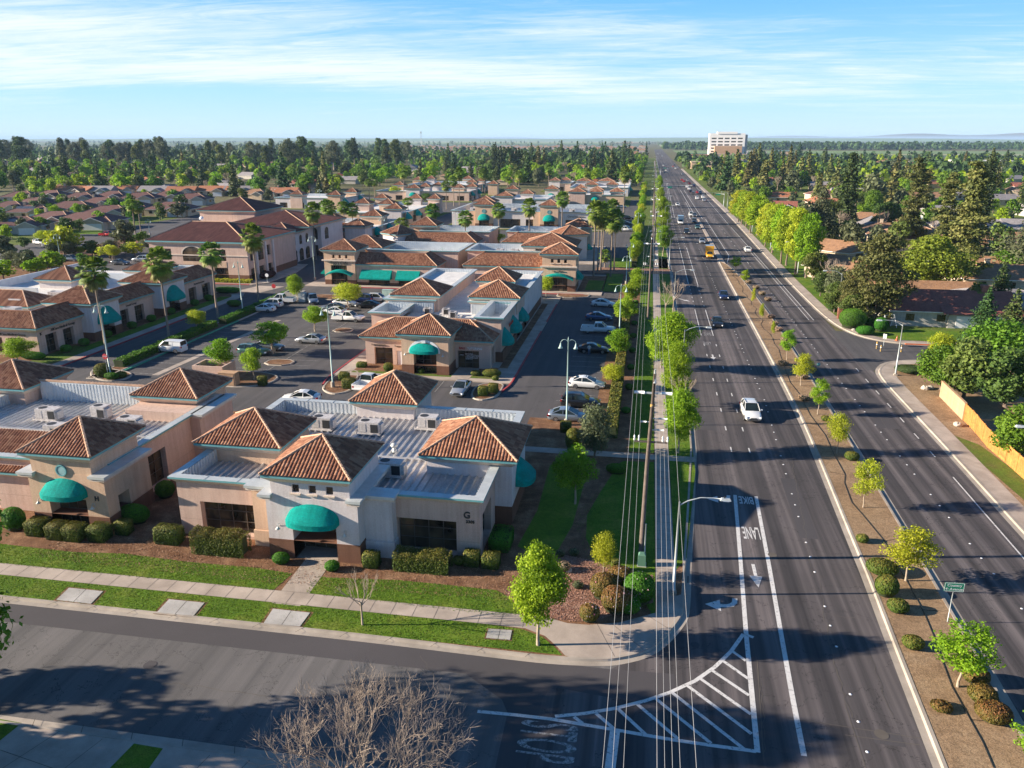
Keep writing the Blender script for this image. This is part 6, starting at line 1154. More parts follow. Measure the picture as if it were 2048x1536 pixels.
for i,(a,b) in enumerate([(1512,577),(1524,589),(1536,601),(1542,636),(1548,650),(1557,662),(1571,683),(1566,730),(1609,800),(1497,566),(1485,556),(1604,757)]):
    x,y=P(a,b,.12); shrub(x,y,1.5,1.3,.7,'dry_twig','dry brown tuft on the far half of the median',GD,name='dry_shrub',dens=90,ls=.08)
for a in [(1183,1231,1150,1200,'leaf_rust','rusty flowering shrub mass in the gravel bed, left part'),(1215,1262,1143,1185,'leaf_rust','pink-flowered shrub in the gravel bed, upper part'),(1250,1303,1150,1210,'leaf_hedge_green','flower-dotted shrub mass beside the sidewalk, right part'),(1205,1255,1180,1228,'leaf_rust','rusty shrub at the lower edge of the flowering mass'),(1238,1275,1195,1228,'leaf_hedge_green','green low shrub at the lower right of the flowering mass'),(1163,1192,1212,1243,'leaf_rust','small rusty bush with a magenta bloom beside the sidewalk bend')]:
    q5=6; o=shpx(a[0]-q5,a[1]+q5,a[2]-q5,a[3]+q5,a[4],a[5],'flowering shrubs on the corner gravel bed',name='flowering_shrub')
    sz=[c for c in o.children if c.name.startswith('foliage')][0].data; r=np.random.RandomState(a[0]); co=np.array([v.co[:] for v in sz.vertices]); sel=co[r.randint(0,len(co),70)]; sel=sel[sel[:,2]>co[:,2].max()*.35]
    f=leafmesh('blossoms','flower',sel*1.03,r.normal(size=sel.shape)+[0,-.3,1],.055,a[1]); ob=bpy.data.objects.new('blossoms',f); COL.objects.link(ob); ob.parent=o
for i,(a,b,s_) in enumerate([(1127,1141,.7),(1148,1110,.5),(1120,1112,.5),(1156,1175,.5)]):
    x,y=P(a,b,.1); shrub(x,y,s_*1.6,s_*1.4,s_,'leaf_olive' if i!=0 else 'dry_twig','small pale tuft in the red gravel bed, %s'%['nearest the lawn','farther back in shade','left rear','beside the leafy corner tree'][i],None,name='gravel_tuft',dens=120)
# long hedges
def longhedge(x,y0,y1,w_,h,mat,label,gap=None):
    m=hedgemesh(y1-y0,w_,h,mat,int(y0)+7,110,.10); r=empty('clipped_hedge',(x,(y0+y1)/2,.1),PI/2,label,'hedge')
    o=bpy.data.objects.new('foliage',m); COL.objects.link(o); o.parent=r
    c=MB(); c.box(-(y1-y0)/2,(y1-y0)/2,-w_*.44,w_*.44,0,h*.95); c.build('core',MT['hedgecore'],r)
longhedge(-2.75,79.5,101,1.25,1.35,'leaf_hedge','long clipped hedge beside the sidewalk lawn, near part'); longhedge(-2.75,103,150,1.2,1.3,'leaf_hedge','long clipped hedge beside the sidewalk lawn, middle part'); longhedge(-2.75,199,300,1.3,1.5,'leaf_hedge','long clipped hedge beyond the entrance palms')
longhedge(-72.9,95.5,121,1.5,1.0,'leaf_hedge_green','low green hedge between the medical drive and the parking, near part'); longhedge(-72.3,123,153,1.5,1.0,'leaf_hedge_green','low green hedge between the medical drive and the parking, far part')
shrub(-94,161.9,14,1.1,.7,'leaf_yellow','bright yellow low hedge at the foot of the two-storey office',None,name='clipped_hedge',dome=0,dens=120,ls=.1,cat='hedge')
for (x,y,l,w_,h,lab) in [(-86.4,150.2,6,2.5,1.2,'green hedge at the rounded end of the medical building'),(-86.6,160+9,2.6,6,1.5,'dark plum shrubs at the east foot of the two-storey office'),(-88,97.2,4,1.5,1.1,'low green shrub at the front corner of the medical building')]: shrub(x,y,l,w_,h,'leaf_plum' if 'plum' in lab else 'leaf_hedge_green',lab,None,name='clipped_hedge',dome=1)
for i,yy in enumerate((101.5,105.5,111,117.5,123,129,137,142)): shrub(-86.0,yy,1.4,1.6,.9,'leaf_hedge_green','low shrub in the bed along the east wall of the medical building','low shrubs along the medical building')
for a in [(1683,1733,618,660,'large pale green shrub beside the brick pillar'),(1727,1750,632,652,'green shrub between the pillar shrubs and the yellow one'),(1751,1777,636,665,'round bright green shrub beside the white frame'),(1716,1750,652,672,'yellow-green low shrub at the side street corner'),(1800,1858,731,750,'dark green spreading juniper at the corner bed'),(1655,1690,590,625,'dense shrub above the brick pillar')]:
    shpx(a[0],a[1],a[2],a[3],'leaf_hedge_green' if 'juniper' not in a[4] else 'leaf_dark',a[4],'shrubs at the side street corner',name='garden_shrub')
for i in range(9):
    shrub(-2.2+rnd.uniform(-.2,.2)+2.1*0+.9,88+i*9.3,.9,.9,.6,'leaf_hedge_green','small green plant in the shaded bed behind the clipped hedge','small plants behind the long hedge',name='small_plant')
# ---------------------------------------------------------------- vehicles
def carpaint(name,c,metal=.3,rough=.28):
    m,t,b=newmat(name); b.inputs['Base Color'].default_value=(*c,1); b.inputs['Metallic'].default_value=metal; b.inputs['Roughness'].default_value=rough; b.inputs['Coat Weight'].default_value=.6; b.inputs['Coat Roughness'].default_value=.08; MT[name]=m
for n_,c_,me_ in (('p_white',(.72,.72,.70),0),('p_silver',(.42,.44,.46),.5),('p_black',(.012,.013,.016),.2),('p_grey',(.13,.14,.15),.4),('p_blue',(.05,.10,.22),.35),('p_navy',(.015,.03,.10),.3),('p_green',(.06,.14,.12),.3),('p_red',(.42,.02,.02),.1),('p_maroon',(.16,.02,.02),.2),('p_yellow',(.75,.38,.01),0),('p_steel',(.22,.27,.33),.45)): carpaint(n_,c_,me_)
MT['rim']=simple('wheel_rim',(.42,.42,.43),.35,metal=.7); MT['lens']=simple('headlight_lens',(.75,.78,.8),.15); MT['tail']=simple('tail_light_lens',(.35,.015,.01),.25); MT['plate']=simple('licence_plate',(.7,.7,.68),.5)
SPEC={
 'sedan':dict(L=4.75,W=1.82,st=[(-2.37,.35,.62,.72),(-2.25,.22,.98,.86),(-1.75,.2,1.05,.90),(-.9,.2,1.0,.91),(.5,.2,.97,.91),(1.15,.2,.93,.90),(1.95,.2,.80,.86),(2.3,.25,.66,.76),(2.38,.35,.52,.66)],gh=[(-1.85,1.03),(-1.0,1.40),(.05,1.45),(1.15,.95)],rz=1.46),
 'suv':dict(L=4.75,W=1.9,st=[(-2.36,.4,.75,.78),(-2.28,.28,1.15,.88),(-1.7,.26,1.13,.94),(0,.26,1.10,.95),(1.05,.26,1.06,.94),(1.9,.26,.96,.90),(2.28,.3,.80,.80),(2.38,.4,.6,.7)],gh=[(-2.2,1.14),(-1.85,1.64),(.1,1.70),(1.05,1.08)],rz=1.70),
 'wagon':dict(L=4.8,W=1.8,st=[(-2.4,.4,.7,.74),(-2.3,.26,1.08,.86),(-1.7,.24,1.08,.90),(0,.24,1.04,.90),(1.0,.24,1.0,.90),(1.9,.24,.88,.87),(2.32,.28,.72,.77),(2.4,.4,.55,.66)],gh=[(-2.25,1.08),(-1.95,1.52),(0,1.58),(1.0,1.02)],rz=1.58),
 'van':dict(L=4.8,W=1.84,st=[(-2.4,.3,1.0,.82),(-2.36,.26,1.2,.90),(0,.24,1.18,.92),(1.2,.24,1.12,.91),(1.9,.24,.98,.87),(2.3,.26,.8,.78),(2.4,.4,.6,.68)],gh=[(-2.34,1.18),(-2.25,1.82),(.5,1.84),(1.3,1.12)],rz=1.84),
 'truckcab':dict(L=5.7,W=1.98,st=[(-.75,.38,1.12,.94),(-.7,.36,1.14,.97),(.6,.36,1.12,.98),(1.35,.36,1.12,.97),(2.5,.38,1.05,.93),(2.78,.42,.9,.86),(2.85,.5,.7,.8)],gh=[(-.72,1.14),(-.55,1.75),(.55,1.78),(1.3,1.14)],rz=1.78)}
def loft_body(mb,st,m=0):
    rows=[]
    for x,zb,zt,w_ in st: rows.append([(x,-w_*.86,zb),(x,-w_,zb+.14),(x,-w_*1.0,zt-.22),(x,-w_*.95,zt-.05),(x,-w_*.80,zt),(x,0,zt+.025),(x,w_*.80,zt),(x,w_*.95,zt-.05),(x,w_*1.0,zt-.22),(x,w_,zb+.14),(x,w_*.86,zb)])
    k=len(mb.v)
    for r in rows: mb.v.extend(r)
    n=len(rows[0])
    for i in range(len(rows)-1):
        for j in range(n-1): mb.f.append((k+i*n+j,k+i*n+j+1,k+(i+1)*n+j+1,k+(i+1)*n+j)); mb.m.append(m); mb.c.append(.5); mb.sm.append(True)
        mb.f.append((k+i*n+n-1,k+i*n,k+(i+1)*n,k+(i+1)*n+n-1)); mb.m.append(m); mb.c.append(.5); mb.sm.append(False)
    mb.face(rows[0],m); mb.face(rows[-1][::-1],m)
def greenhouse(gm,bm,gh,W,rz,van=False):
    (x0,z0),(x1,z1),(x2,z2),(x3,z3)=gh; wb=W*.465; wt=W*.36 if not van else W*.41
    q=[(x0,wb*.93,z0),(x1,wt,z1),(x2,wt,z2),(x3,wb*.95,z3)]
    Lf=[(x,-y,z) for x,y,z in q]; Rt=[(x,y,z) for x,y,z in q]
    gm.face([Lf[0],Lf[3],Lf[2],Lf[1]]); gm.face([Rt[0],Rt[1],Rt[2],Rt[3]]); gm.face([Lf[3],Rt[3],Rt[2],Lf[2]]); gm.face([Lf[0],Lf[1],Rt[1],Rt[0]])
    # roof and pillars
    e=.03; N_=6; rows=[]
    for x,z in ((x1-.03,z1),( (x1+x2)/2,rz+.02),(x2+.02,z2)): rows.append([(x,wt*1.03*math.cos(PI*j/N_),z+.045*math.sin(PI*j/N_)) for j in range(N_+1)])
    for i in range(2):
        for j in range(N_): bm.face([rows[i][j],rows[i][j+1],rows[i+1][j+1],rows[i+1][j]],smooth=True)
    for s_ in (-1,1):
        Q=Lf if s_<0 else Rt
        for a,b,t_ in ((0,1,.07),(3,2,.05)): bm.tube([Vector(Q[a])+Vector((0,s_*.01,-.02)),Vector(Q[b])+Vector((0,s_*.005,.0))],[t_,t_*.7],5,0,smooth=False)
        xm=(x1+x2)/2-.1; p=Vector((xm,s_*wb*.99,(z0+z3)/2)); r_=Vector((xm,s_*wt,rz-.03)); bm.tube([p,r_],[.045,.035],5,0,smooth=False)
        if van: bm.face([(x0+.05,s_*(wb+.01),z0),(x2-.9,s_*(wb+.01),z0),(x2-.9,s_*(wt+.015),z2-.04),(x1,s_*(wt+.015),z1-.04)])
def wheel(root,x,y,r=.33,wd=.22):
    m=MB(); s_=1 if y>0 else -1; pts=[(x,y-wd/2,r),(x,y+wd/2,r)]
    m.tube([(x,y-wd/2,r),(x,y-wd*.3,r),(x,y+wd*.3,r),(x,y+wd/2,r)],[r*.93,r,r,r*.93],18,0); o=m.build('wheel',MT['black'],root)
    g=MB(); yy=y+s_*(wd/2+.006)
    for k in range(7):
        a=2*PI*k/7; g.face([(x+r*.12*math.cos(a+1.4),yy,r+r*.12*math.sin(a+1.4)),(x+r*.62*math.cos(a-.2),yy,r+r*.62*math.sin(a-.2)),(x+r*.64*math.cos(a+.2),yy,r+r*.64*math.sin(a+.2)),(x+r*.12*math.cos(a-1.4),yy,r+r*.12*math.sin(a-1.4))])
    n=16
    for k in range(n):
        a,b=2*PI*k/n,2*PI*(k+1)/n; g.face([(x+r*.6*math.cos(a),yy,r+r*.6*math.sin(a)),(x+r*.68*math.cos(a),yy,r+r*.68*math.sin(a)),(x+r*.68*math.cos(b),yy,r+r*.68*math.sin(b)),(x+r*.6*math.cos(b),yy,r+r*.6*math.sin(b))])
    g.build('rim',MT['rim'],o)
PROTO={}
def vehicle(kind,color,x,y,rz,label,group,name=None,z=.0,cat=None):
    key=(kind,color)
    if key in PROTO: r=copy_tree(PROTO[key])
    else:
        r=empty('x',(0,0,0)); sp=SPEC.get({'pickup':'truckcab','box':'truckcab','sunroof':'sedan'}.get(kind,kind)); W=sp['W']; hw=W/2
        b=MB(); g=MB(); loft_body(b,sp['st']); greenhouse(g,b,sp['gh'],W,sp['rz'],kind=='van')
        fx=sp['st'][-1][0]; bx=sp['st'][0][0]; wb=(1.4,-1.38)
        if kind in('pickup','box'):
            bx=-2.85; wb=(1.75,-1.75)
            if kind=='pickup':
                for s_ in (-1,1): b.box(-2.8,-.76,s_*.97-.06 if s_>0 else -.97-.06,s_*.97+.06 if s_>0 else -.97+.06,.42,1.12)
                b.box(-2.85,-2.75,-.97,.97,.45,1.1); b.box(-2.75,-.76,-.9,.9,.5,.58); b.box(-2.98,-2.85,-.9,.9,.45,.62)
            else:
                b.box(-3.6,-.5,-1.1,1.1,.75,3.1); b.box(-3.5,-.5,-.5,.5,.45,.75); bx=-3.6; wb=(1.9,-2.3)
        b.build('body',MT[color],r)
        gg=g.build('window',MT['cglass'],r)
        zt=sp['st'][-2][2]
        for s_ in (-1,1):
            h=MB(); h.obox(fx-.16,s_*(hw*.72),zt-.20,zt-.02,.3,.36,s_*-.35,0,.9,.9); h.build('headlight',MT['lens'],r)
            t=MB(); zb=sp['st'][1][2] if kind not in('pickup','box') else 1.0; t.box(bx-.015,bx+.16,s_*hw*.86-.16,s_*hw*.86+.1,zb-.32,zb-.10); t.build('tail_light',MT['tail'],r)
            m=MB(); mxx=sp['gh'][3][0]-.25; m.obox(mxx,s_*(hw+.10),sp['gh'][3][1]-.02,sp['gh'][3][1]+.14,.14,.22,0); m.build('side_mirror',MT[color],r)
            for wx in wb: wheel(r,wx,s_*(hw-.11),.33 if kind in('sedan','wagon','sunroof') else .38)
        p=MB(); p.box(fx-.02,fx+.025,-hw*.5,hw*.5,.38,.56); p.box(fx-.06,fx+.012,-hw*.35,hw*.35,.58,.66); p.build('grille',MT['dark'],r)
        if kind=='sunroof': q=MB(); q.box(-.55,-.05,-.38,.38,1.47,1.505); q.box(-1.45,-1.1,-.45,.45,1.2,1.4); q.build('sunroof',MT['cglass'],r)
        if kind in('suv','wagon'):
            q=MB()
            for s_ in(-1,1): q.tube([(-1.5,s_*.6,sp['rz']+.06),(0,s_*.6,sp['rz']+.09)],.025,5)
            q.build('roof_rack',MT['dark'],r)
        PROTO[key]=r
    r.name=name or {'sedan':'parked_sedan','sunroof':'parked_sedan','suv':'suv','wagon':'station_wagon','van':'cargo_van','pickup':'pickup_truck','box':'box_truck'}[kind]
    r.location=(x,y,z); r.rotation_euler=(0,0,rz); r.scale=(1,1,1)
    for k in ('label','category','group'):
        if k in r: del r[k]
    tag(r,label,cat or {'sedan':'car','sunroof':'car','suv':'car','wagon':'car','van':'van','pickup':'pickup truck','box':'truck'}[kind],group); return r
GV='cars parked in the office lots'; GR='vehicles driving along the boulevard'; Ea=0; No=PI/2; We=PI; So=-PI/2
def car(px,py,kind,color,rz,label,group,dz=0,name=None):
    x,y=P(px,py,.45); return vehicle(kind,color,x,y,rz,label,group,name=name)
for a in [(602,797,'sedan','p_white',We+.08,'white sedan driving behind the corner building, half hidden by its parapet'),(922,778,'sedan','p_silver',So-.03,'silver sedan with a sunshade, nose towards the camera, before the tutoring building'),(737,767,'pickup','p_white',No-.1,'white pickup with an empty dark bed, parked nose-in by the lamp island'),(622,680,'sedan','p_silver',We-.05,'silver sedan driving alone across the middle of the lot'),(697,637,'pickup','p_white',Ea-.06,'white pickup parked right of the round tree, facing the tutoring building'),(341,698,'van','p_white',We-.03,'white cargo van with dark lettering beside the low hedge'),(508,703,'wagon','p_green',Ea-.05,'green station wagon under the broad bright tree'),(537,694,'sedan','p_grey',Ea-.03,'dark grey sedan just behind the green station wagon'),(526,618,'sedan','p_white',We,'white sedan nearest the camera in the row beside the hedge'),(541,610,'suv','p_white',We+.03,'white sport utility car behind the white sedan by the hedge'),(563,601,'pickup','p_white',We+.05,'white pickup farthest back in the row by the hedge'),(626,601,'suv','p_steel',So+.5,'steel-blue car parked near the pale utility enclosure'),(690,607,'sedan','p_white',Ea,'white sedan under the yellow-green tree'),(665,616,'sedan','p_grey',We,'dark car with white roof glare beside the yellow-green tree'),(668,624,'sedan','p_white',We-.03,'white coupe just above the white pickup'),(736,611,'sedan','p_black',We+.05,'black sedan behind the white pickup'),(724,600,'suv','p_navy',We,'navy car half hidden by the yellow-green tree'),(757,599,'suv','p_white',Ea,'white sport utility car next to the tutoring building corner'),(1207,608,'sedan','p_white',Ea-.1,'white sedan alone at the top of the right-hand parking lane'),(1198,635,'sedan','p_blue',Ea,'blue sedan parked behind the white pickup, right-hand lane'),(1197,660,'pickup','p_white',Ea,'white pickup in the shade of the right-hand lane'),(1187,699,'sedan','p_black',Ea,'dark sedan in the shade with a person standing beside it'),(1174,768,'sunroof','p_white',Ea-.06,'white sedan with a sunroof facing the hedge, in full sun'),(1161,806,'suv','p_black',Ea,'black hatchback next to the white sunroof sedan'),(1137,833,'sedan','p_steel',Ea,'blue-grey sedan at the foot of the tall parking lamp'),(1249,460,'pickup','p_white',Ea,'white pickup in the far lot beside the hedge trees'),(1256,437,'suv','p_black',Ea,'dark car in the far lot, rear one'),(1252,447,'sedan','p_grey',Ea,'grey car in the far lot, between a dark one and the pickup'),(1246,454,'sedan','p_silver',Ea,'silver roof showing just behind the far white pickup'),(143,519,'suv','p_steel',Ea,'blue-grey car in the lot behind the medical building'),(241,526,'sedan','p_grey',Ea,'dark car behind the palms in the lot behind the medical building'),(283,520,'suv','p_silver',We,'silver car in the lot behind the medical building'),(8,527,'sedan','p_white',Ea,'white car at the far left edge of the back lot'),(1243,414,'sedan','p_steel',Ea,'pale blue car across the far drive behind the palms')]:
    car(*a,GV)
for a in [(1501,826,'suv','p_white',So+.04,'white crossover driving towards the camera, nearest on the boulevard'),(1434,646,'sedan','p_black',So,'black sedan driving towards the camera, second on the boulevard'),(1447,592,'sedan','p_navy',So,'dark blue sedan driving towards the camera in the inner lane'),(1404,483,'sedan','p_silver',So,'silver car just ahead of the yellow truck in the queue'),(1373,465,'suv','p_black',So,'black car in the outer lane ahead of the white truck'),(1395,455,'sedan','p_green',So,'dark green car in the queue, third behind the median nose'),(1388,443,'suv','p_grey',So,'grey car in the queue beside the narrow median'),(1382,430,'suv','p_white',So,'white car with a grey one, queued beside the white truck'),(1389,431,'sedan','p_grey',So,'small grey car next to the queued white one'),(1355,410,'sedan','p_white',So,'white car coming through the signal crossing'),(1361,446,'box','p_white',So,'white box truck driving towards the camera'),(1495,500,'sedan','p_white',No,'white car driving away alone in the right-hand carriageway'),(1365,349,'sedan','p_silver',No,'silver car far up the right-hand carriageway'),(1364,360,'sedan','p_red',No,'small red car half behind the bigger red one'),(1368,363,'sedan','p_red',No,'red car driving away in the far queue'),(1375,361,'suv','p_silver',No,'silver car beside the red one in the far queue'),(1379,367,'sedan','p_maroon',No,'maroon car in the far queue'),(1388,372,'suv','p_navy',No,'navy car at the kerb side of the far queue'),(1374,374,'sedan','p_white',No,'white car behind the maroon one'),(1378,378,'sedan','p_white',No,'second white car below the maroon one'),(1381,383,'sedan','p_black',No,'black car in the far queue'),(1386,387,'suv','p_grey',No,'dark grey car behind the black one'),(1395,385,'sedan','p_red',No,'red car beside the greenish one in the far queue'),(1400,386,'suv','p_steel',No,'pale steel car behind the kerbside red one'),(1406,395,'suv','p_white',No,'large white car near the signal'),(1394,397,'suv','p_white',No,'white car waiting left of the large white one'),(1408,401,'sedan','p_silver',No,'small silver car last in the queue'),(1337,391-16,'sedan','p_grey',So,'faint motorbike-sized grey car left of the signal arm')]:
    car(*a,GR,name=None)
r=car(1419,512,'box','p_yellow',So,'bright yellow school-bus style truck driving towards the camera',GR,name='yellow_truck')
far_i=0
for (px,py,c) in [(1326,341,'p_black'),(1329,345,'p_grey'),(1332,341,'p_white'),(1334,346,'p_black'),(1338,343,'p_navy'),(1330,336,'p_grey'),(1336,338,'p_silver'),(1333,333,'p_maroon'),(1346,333,'p_red'),(1351,337,'p_white'),(1355,336,'p_silver'),(1349,330,'p_grey'),(1327,331,'p_white'),(1322,318,'p_grey'),(1316,308,'p_white'),(1320,310,'p_black'),(1312,302,'p_silver'),(1324,312,'p_white')]:
    far_i+=1; car(px,py,'sedan',c,So if px<1340 else No,'tiny far car in the traffic near the horizon end of the boulevard','tiny far cars on the boulevard')
for i in range(8):
    x=60.5+i*2.75*.0; xx,yy=P(1702+i*7.5,443+i*3.4,.4); vehicle('sedan',['p_white','p_silver','p_white','p_white','p_grey','p_white','p_maroon','p_white'][i],xx,yy,0.1,'%s car from the far end parked under the carport'%['first','second','third','fourth','fifth','sixth','seventh','eighth'][i],'cars parked under the carport')
car(216,470,'pickup','p_red',Ea,'red pickup parked on the cul-de-sac among the brown-roofed houses',None); car(100,492,'pickup','p_silver',Ea-.4,'silver pickup in a driveway beside the solar-panel house',None); car(80,486,'suv','p_white',Ea-.3,'white car beside the silver pickup in the driveway',None)
x,y=P(340,698,.5); Bld.text(None,'ACME\nSERVICE'[:0] or 'PLUMBING',(x-.3,y-.95,1.28),.34,SOUTH,'frame',.005)
# the lettering above belongs to the van
lt=[o for o in bpy.data.objects if o.name.startswith('lettering')][-1]; vn=[o for o in bpy.data.objects if o.name.startswith('cargo_van')][-1]
lt.parent=vn; lt.location=(.1,.90,1.32); lt.rotation_euler=(PI/2-.12,0,PI); lt.scale=(1,1,1)
# ---------------------------------------------------------------- person by the dark car
def person():
    x,y=P(1178,711,0); r=empty('person',(x,y,0),PI,'person in a pale shirt and blue jeans standing beside the dark shaded sedan','person')
    me=bpy.data.meshes.new('body'); V=[(0,0,.95),(0,0,1.12),(0,.01,1.32),(0,.01,1.45),(0,.01,1.53),(0,.02,1.62),(0,.02,1.73),(.10,0,.90),(.11,.02,.50),(.11,-.01,.09),(.11,.12,.04),(-.10,0,.90),(-.12,.03,.50),(-.12,0,.09),(-.12,.13,.04),(.19,0,1.42),(.25,.04,1.15),(.14,.20,1.08),(-.19,0,1.42),(-.26,.03,1.15),(-.15,.19,1.05)]
    E=[(0,1),(1,2),(2,3),(3,4),(4,5),(5,6),(0,7),(7,8),(8,9),(9,10),(0,11),(11,12),(12,13),(13,14),(3,15),(15,16),(16,17),(3,18),(18,19),(19,20)]
    Rr=[.14,.13,.16,.12,.055,.085,.07,.095,.065,.045,.035,.095,.065,.045,.035,.065,.05,.03,.065,.05,.03]
    me.from_pydata(V,E,[]); o=bpy.data.objects.new('body',me); COL.objects.link(o); sk=o.modifiers.new('s','SKIN'); 
    for i,v in enumerate(me.skin_vertices[0].data): v.radius=(Rr[i],Rr[i]*.85); v.use_root=(i==0)
    ss=o.modifiers.new('u','SUBSURF'); ss.levels=1; ss.render_levels=1
    dg=bpy.context.evaluated_depsgraph_get(); m2=bpy.data.meshes.new_from_object(o.evaluated_get(dg)); bpy.data.objects.remove(o)
    for nm,c in (('skin_tone',(.45,.27,.19)),('denim',(.10,.17,.30)),('shirt_cloth',(.62,.60,.56)),('hair_dark',(.04,.03,.025)),('shoe_leather',(.05,.04,.04))): MT[nm]=MT.get(nm) or simple(nm,c,.8)
    for k in ('shirt_cloth','denim','skin_tone','hair_dark','shoe_leather'): m2.materials.append(MT[k])
    for p in m2.polygons:
        z=p.center.z; ax=abs(p.center.x); p.use_smooth=True
        p.material_index=4 if z<.10 else 1 if z<.98 and ax<.24 and p.center.y<.16 else 2 if (z>1.50 or (ax>.12 and p.center.y>.13) or ax>.24 and z<1.2) else 0
        if z>1.66 or (z>1.58 and p.center.y<0): p.material_index=3
    b=bpy.data.objects.new('body',m2); COL.objects.link(b); b.parent=r
person()
# ---------------------------------------------------------------- lamps, poles, wires, signs
GC='curved-arm street lamps of the boulevard'; GT='double-arm parking lot lamps'
def cobra(x,y,rz,label,h=7.2,arm=2.75,group=GC):
    r=empty('street_lamp',(x,y,.1),rz,label,'street lamp',group); m=MB(); m.tube([(0,0,0),(0,0,h)],[.11,.06],10); m.build('pole',MT['pole'],r)
    m=MB(); m.box(-.22,.22,-.22,.22,0,.22); m.lathe([(.18,.22),(.14,.3),(.11,.32)],0,0,10); m.build('base',MT['kerb'],r)
    m=MB(); m.tube([(0,0,h-.25),(arm*.2,0,h+.12),(arm*.5,0,h+.42),(arm*.8,0,h+.45),(arm,0,h+.42)],[.05,.045,.04,.04,.035],7); m.build('arm',MT['pole'],r)
    m=MB(); m.obox(arm+.28,0,h+.33,h+.50,.75,.3,0,0,.7,.6); m.build('lamp_head',MT['cap'],r); m=MB(); m.obox(arm+.33,0,h+.27,h+.335,.4,.22,0); m.build('lens',MT['lens'],r); m=MB(); m.tube([(arm+.2,0,h+.5),(arm+.2,0,h+.6)],.05,6); m.build('photocell',MT['dark'],r); return r
n_='first second third fourth fifth sixth seventh eighth ninth tenth eleventh'.split()
for i,yy in enumerate([49.75,101.5,148.7,200,250,300,350,400,450,500]):
    x,y=((3.15,49.75) if i==0 else (5.55+(.004*(yy-100)),yy)); cobra(x,y,0.02,'%s grey street lamp from the camera on the west kerb, arm over the road'%n_[i])
for i,yy in enumerate([68.5,109.7,152,195,240,285,330,380]): cobra(34.55+(1.5 if i>1 else 0)+(.6 if i==0 else 0),yy,PI-.02,'%s grey street lamp from the camera on the east side of the boulevard'%n_[i])
def twin(bx,by,ty,label,rz=0):
    x,y=P(bx,by,.1); h=PZ(bx,ty,y)[2]-.4; r=empty('parking_lamp',(x,y,.1),rz,label,'parking lamp',GT); m=MB(); m.tube([(0,0,.7),(0,0,h)],[.10,.06],10); m.lathe([(.05,h),(.07,h+.1),(.03,h+.3),(.0,h+.45)],0,0,8); m.build('pole',MT['lampgreen'],r)
    m=MB(); m.lathe([(.27,0),(.27,.68),(.24,.72),(0,.72)],0,0,14); m.build('base',MT['kerb'],r)
    for s_ in (-1,1):
        m=MB(); m.tube([(0,0,h-.75)]+[(s_*(.42-.42*math.cos(a)),0,h-.35+.42*math.sin(a)*1.0) for a in [PI*k/8 for k in range(9)]],.028,6); m.build('arm',MT['lampgreen'],r)
        m=MB(); m.lathe([(.05,h-.35),(.09,h-.5),(.13,h-.7),(.27,h-.92),(.25,h-.93)],s_*.84,0,14); o=m.build('lamp_shade',MT['lampgreen'],r)
    return r
for a in [(1133,850,675,'tall double-arm lamp at the end of the right-hand parking lane'),(666,774,612,'double-arm lamp on the island left of the tutoring building'),(222,755,608,'double-arm lamp on the hedge island by the medical building'),(486,627,522,'double-arm lamp in the long hedge near the white cars'),(630,561,472,'double-arm lamp at the curved drive of the cafe'),(123,530,468,'double-arm lamp behind the medical building'),(1238,680,568,'double-arm lamp in the hedge row beside the shaded white pickup'),(1252,568,511,'double-arm lamp in the hedge row near the entrance'),(1258,545,484,'double-arm lamp in the hedge row, next beyond the entrance'),(886,555,495,'double-arm lamp behind the cafe roof'),(842,495,458,'double-arm lamp beside the lettered white wall'),(766,483,434,'double-arm lamp beside the second hipped row'),(911,460,420,'double-arm lamp at the left end of the long pale building'),(300,470,438,'double-arm lamp behind the two-storey office, left'),(549,400,395-20,'double-arm lamp behind the tall roof of the two-storey office'),(641,410,378,'double-arm lamp above the right wing of the two-storey office'),(1275,470,425,'double-arm lamp in the hedge beyond the far pickup'),(1100,500,468,'double-arm lamp over the long tiled slope behind the palms')]: twin(*a)
GPW='wooden power poles along the sidewalk'
PY=[-25,54.4,139.6,192,245,300,355,410,470,530,600,680,760,860]
PX=[.6,.85,.95,2.0,2.0,2.1,2.3,2.6,3.0,3.4,4.0,4.4,5.0,5.2]
arms=[(13.42,-1.35,1.35),(9.65,-1.15,1.25)]
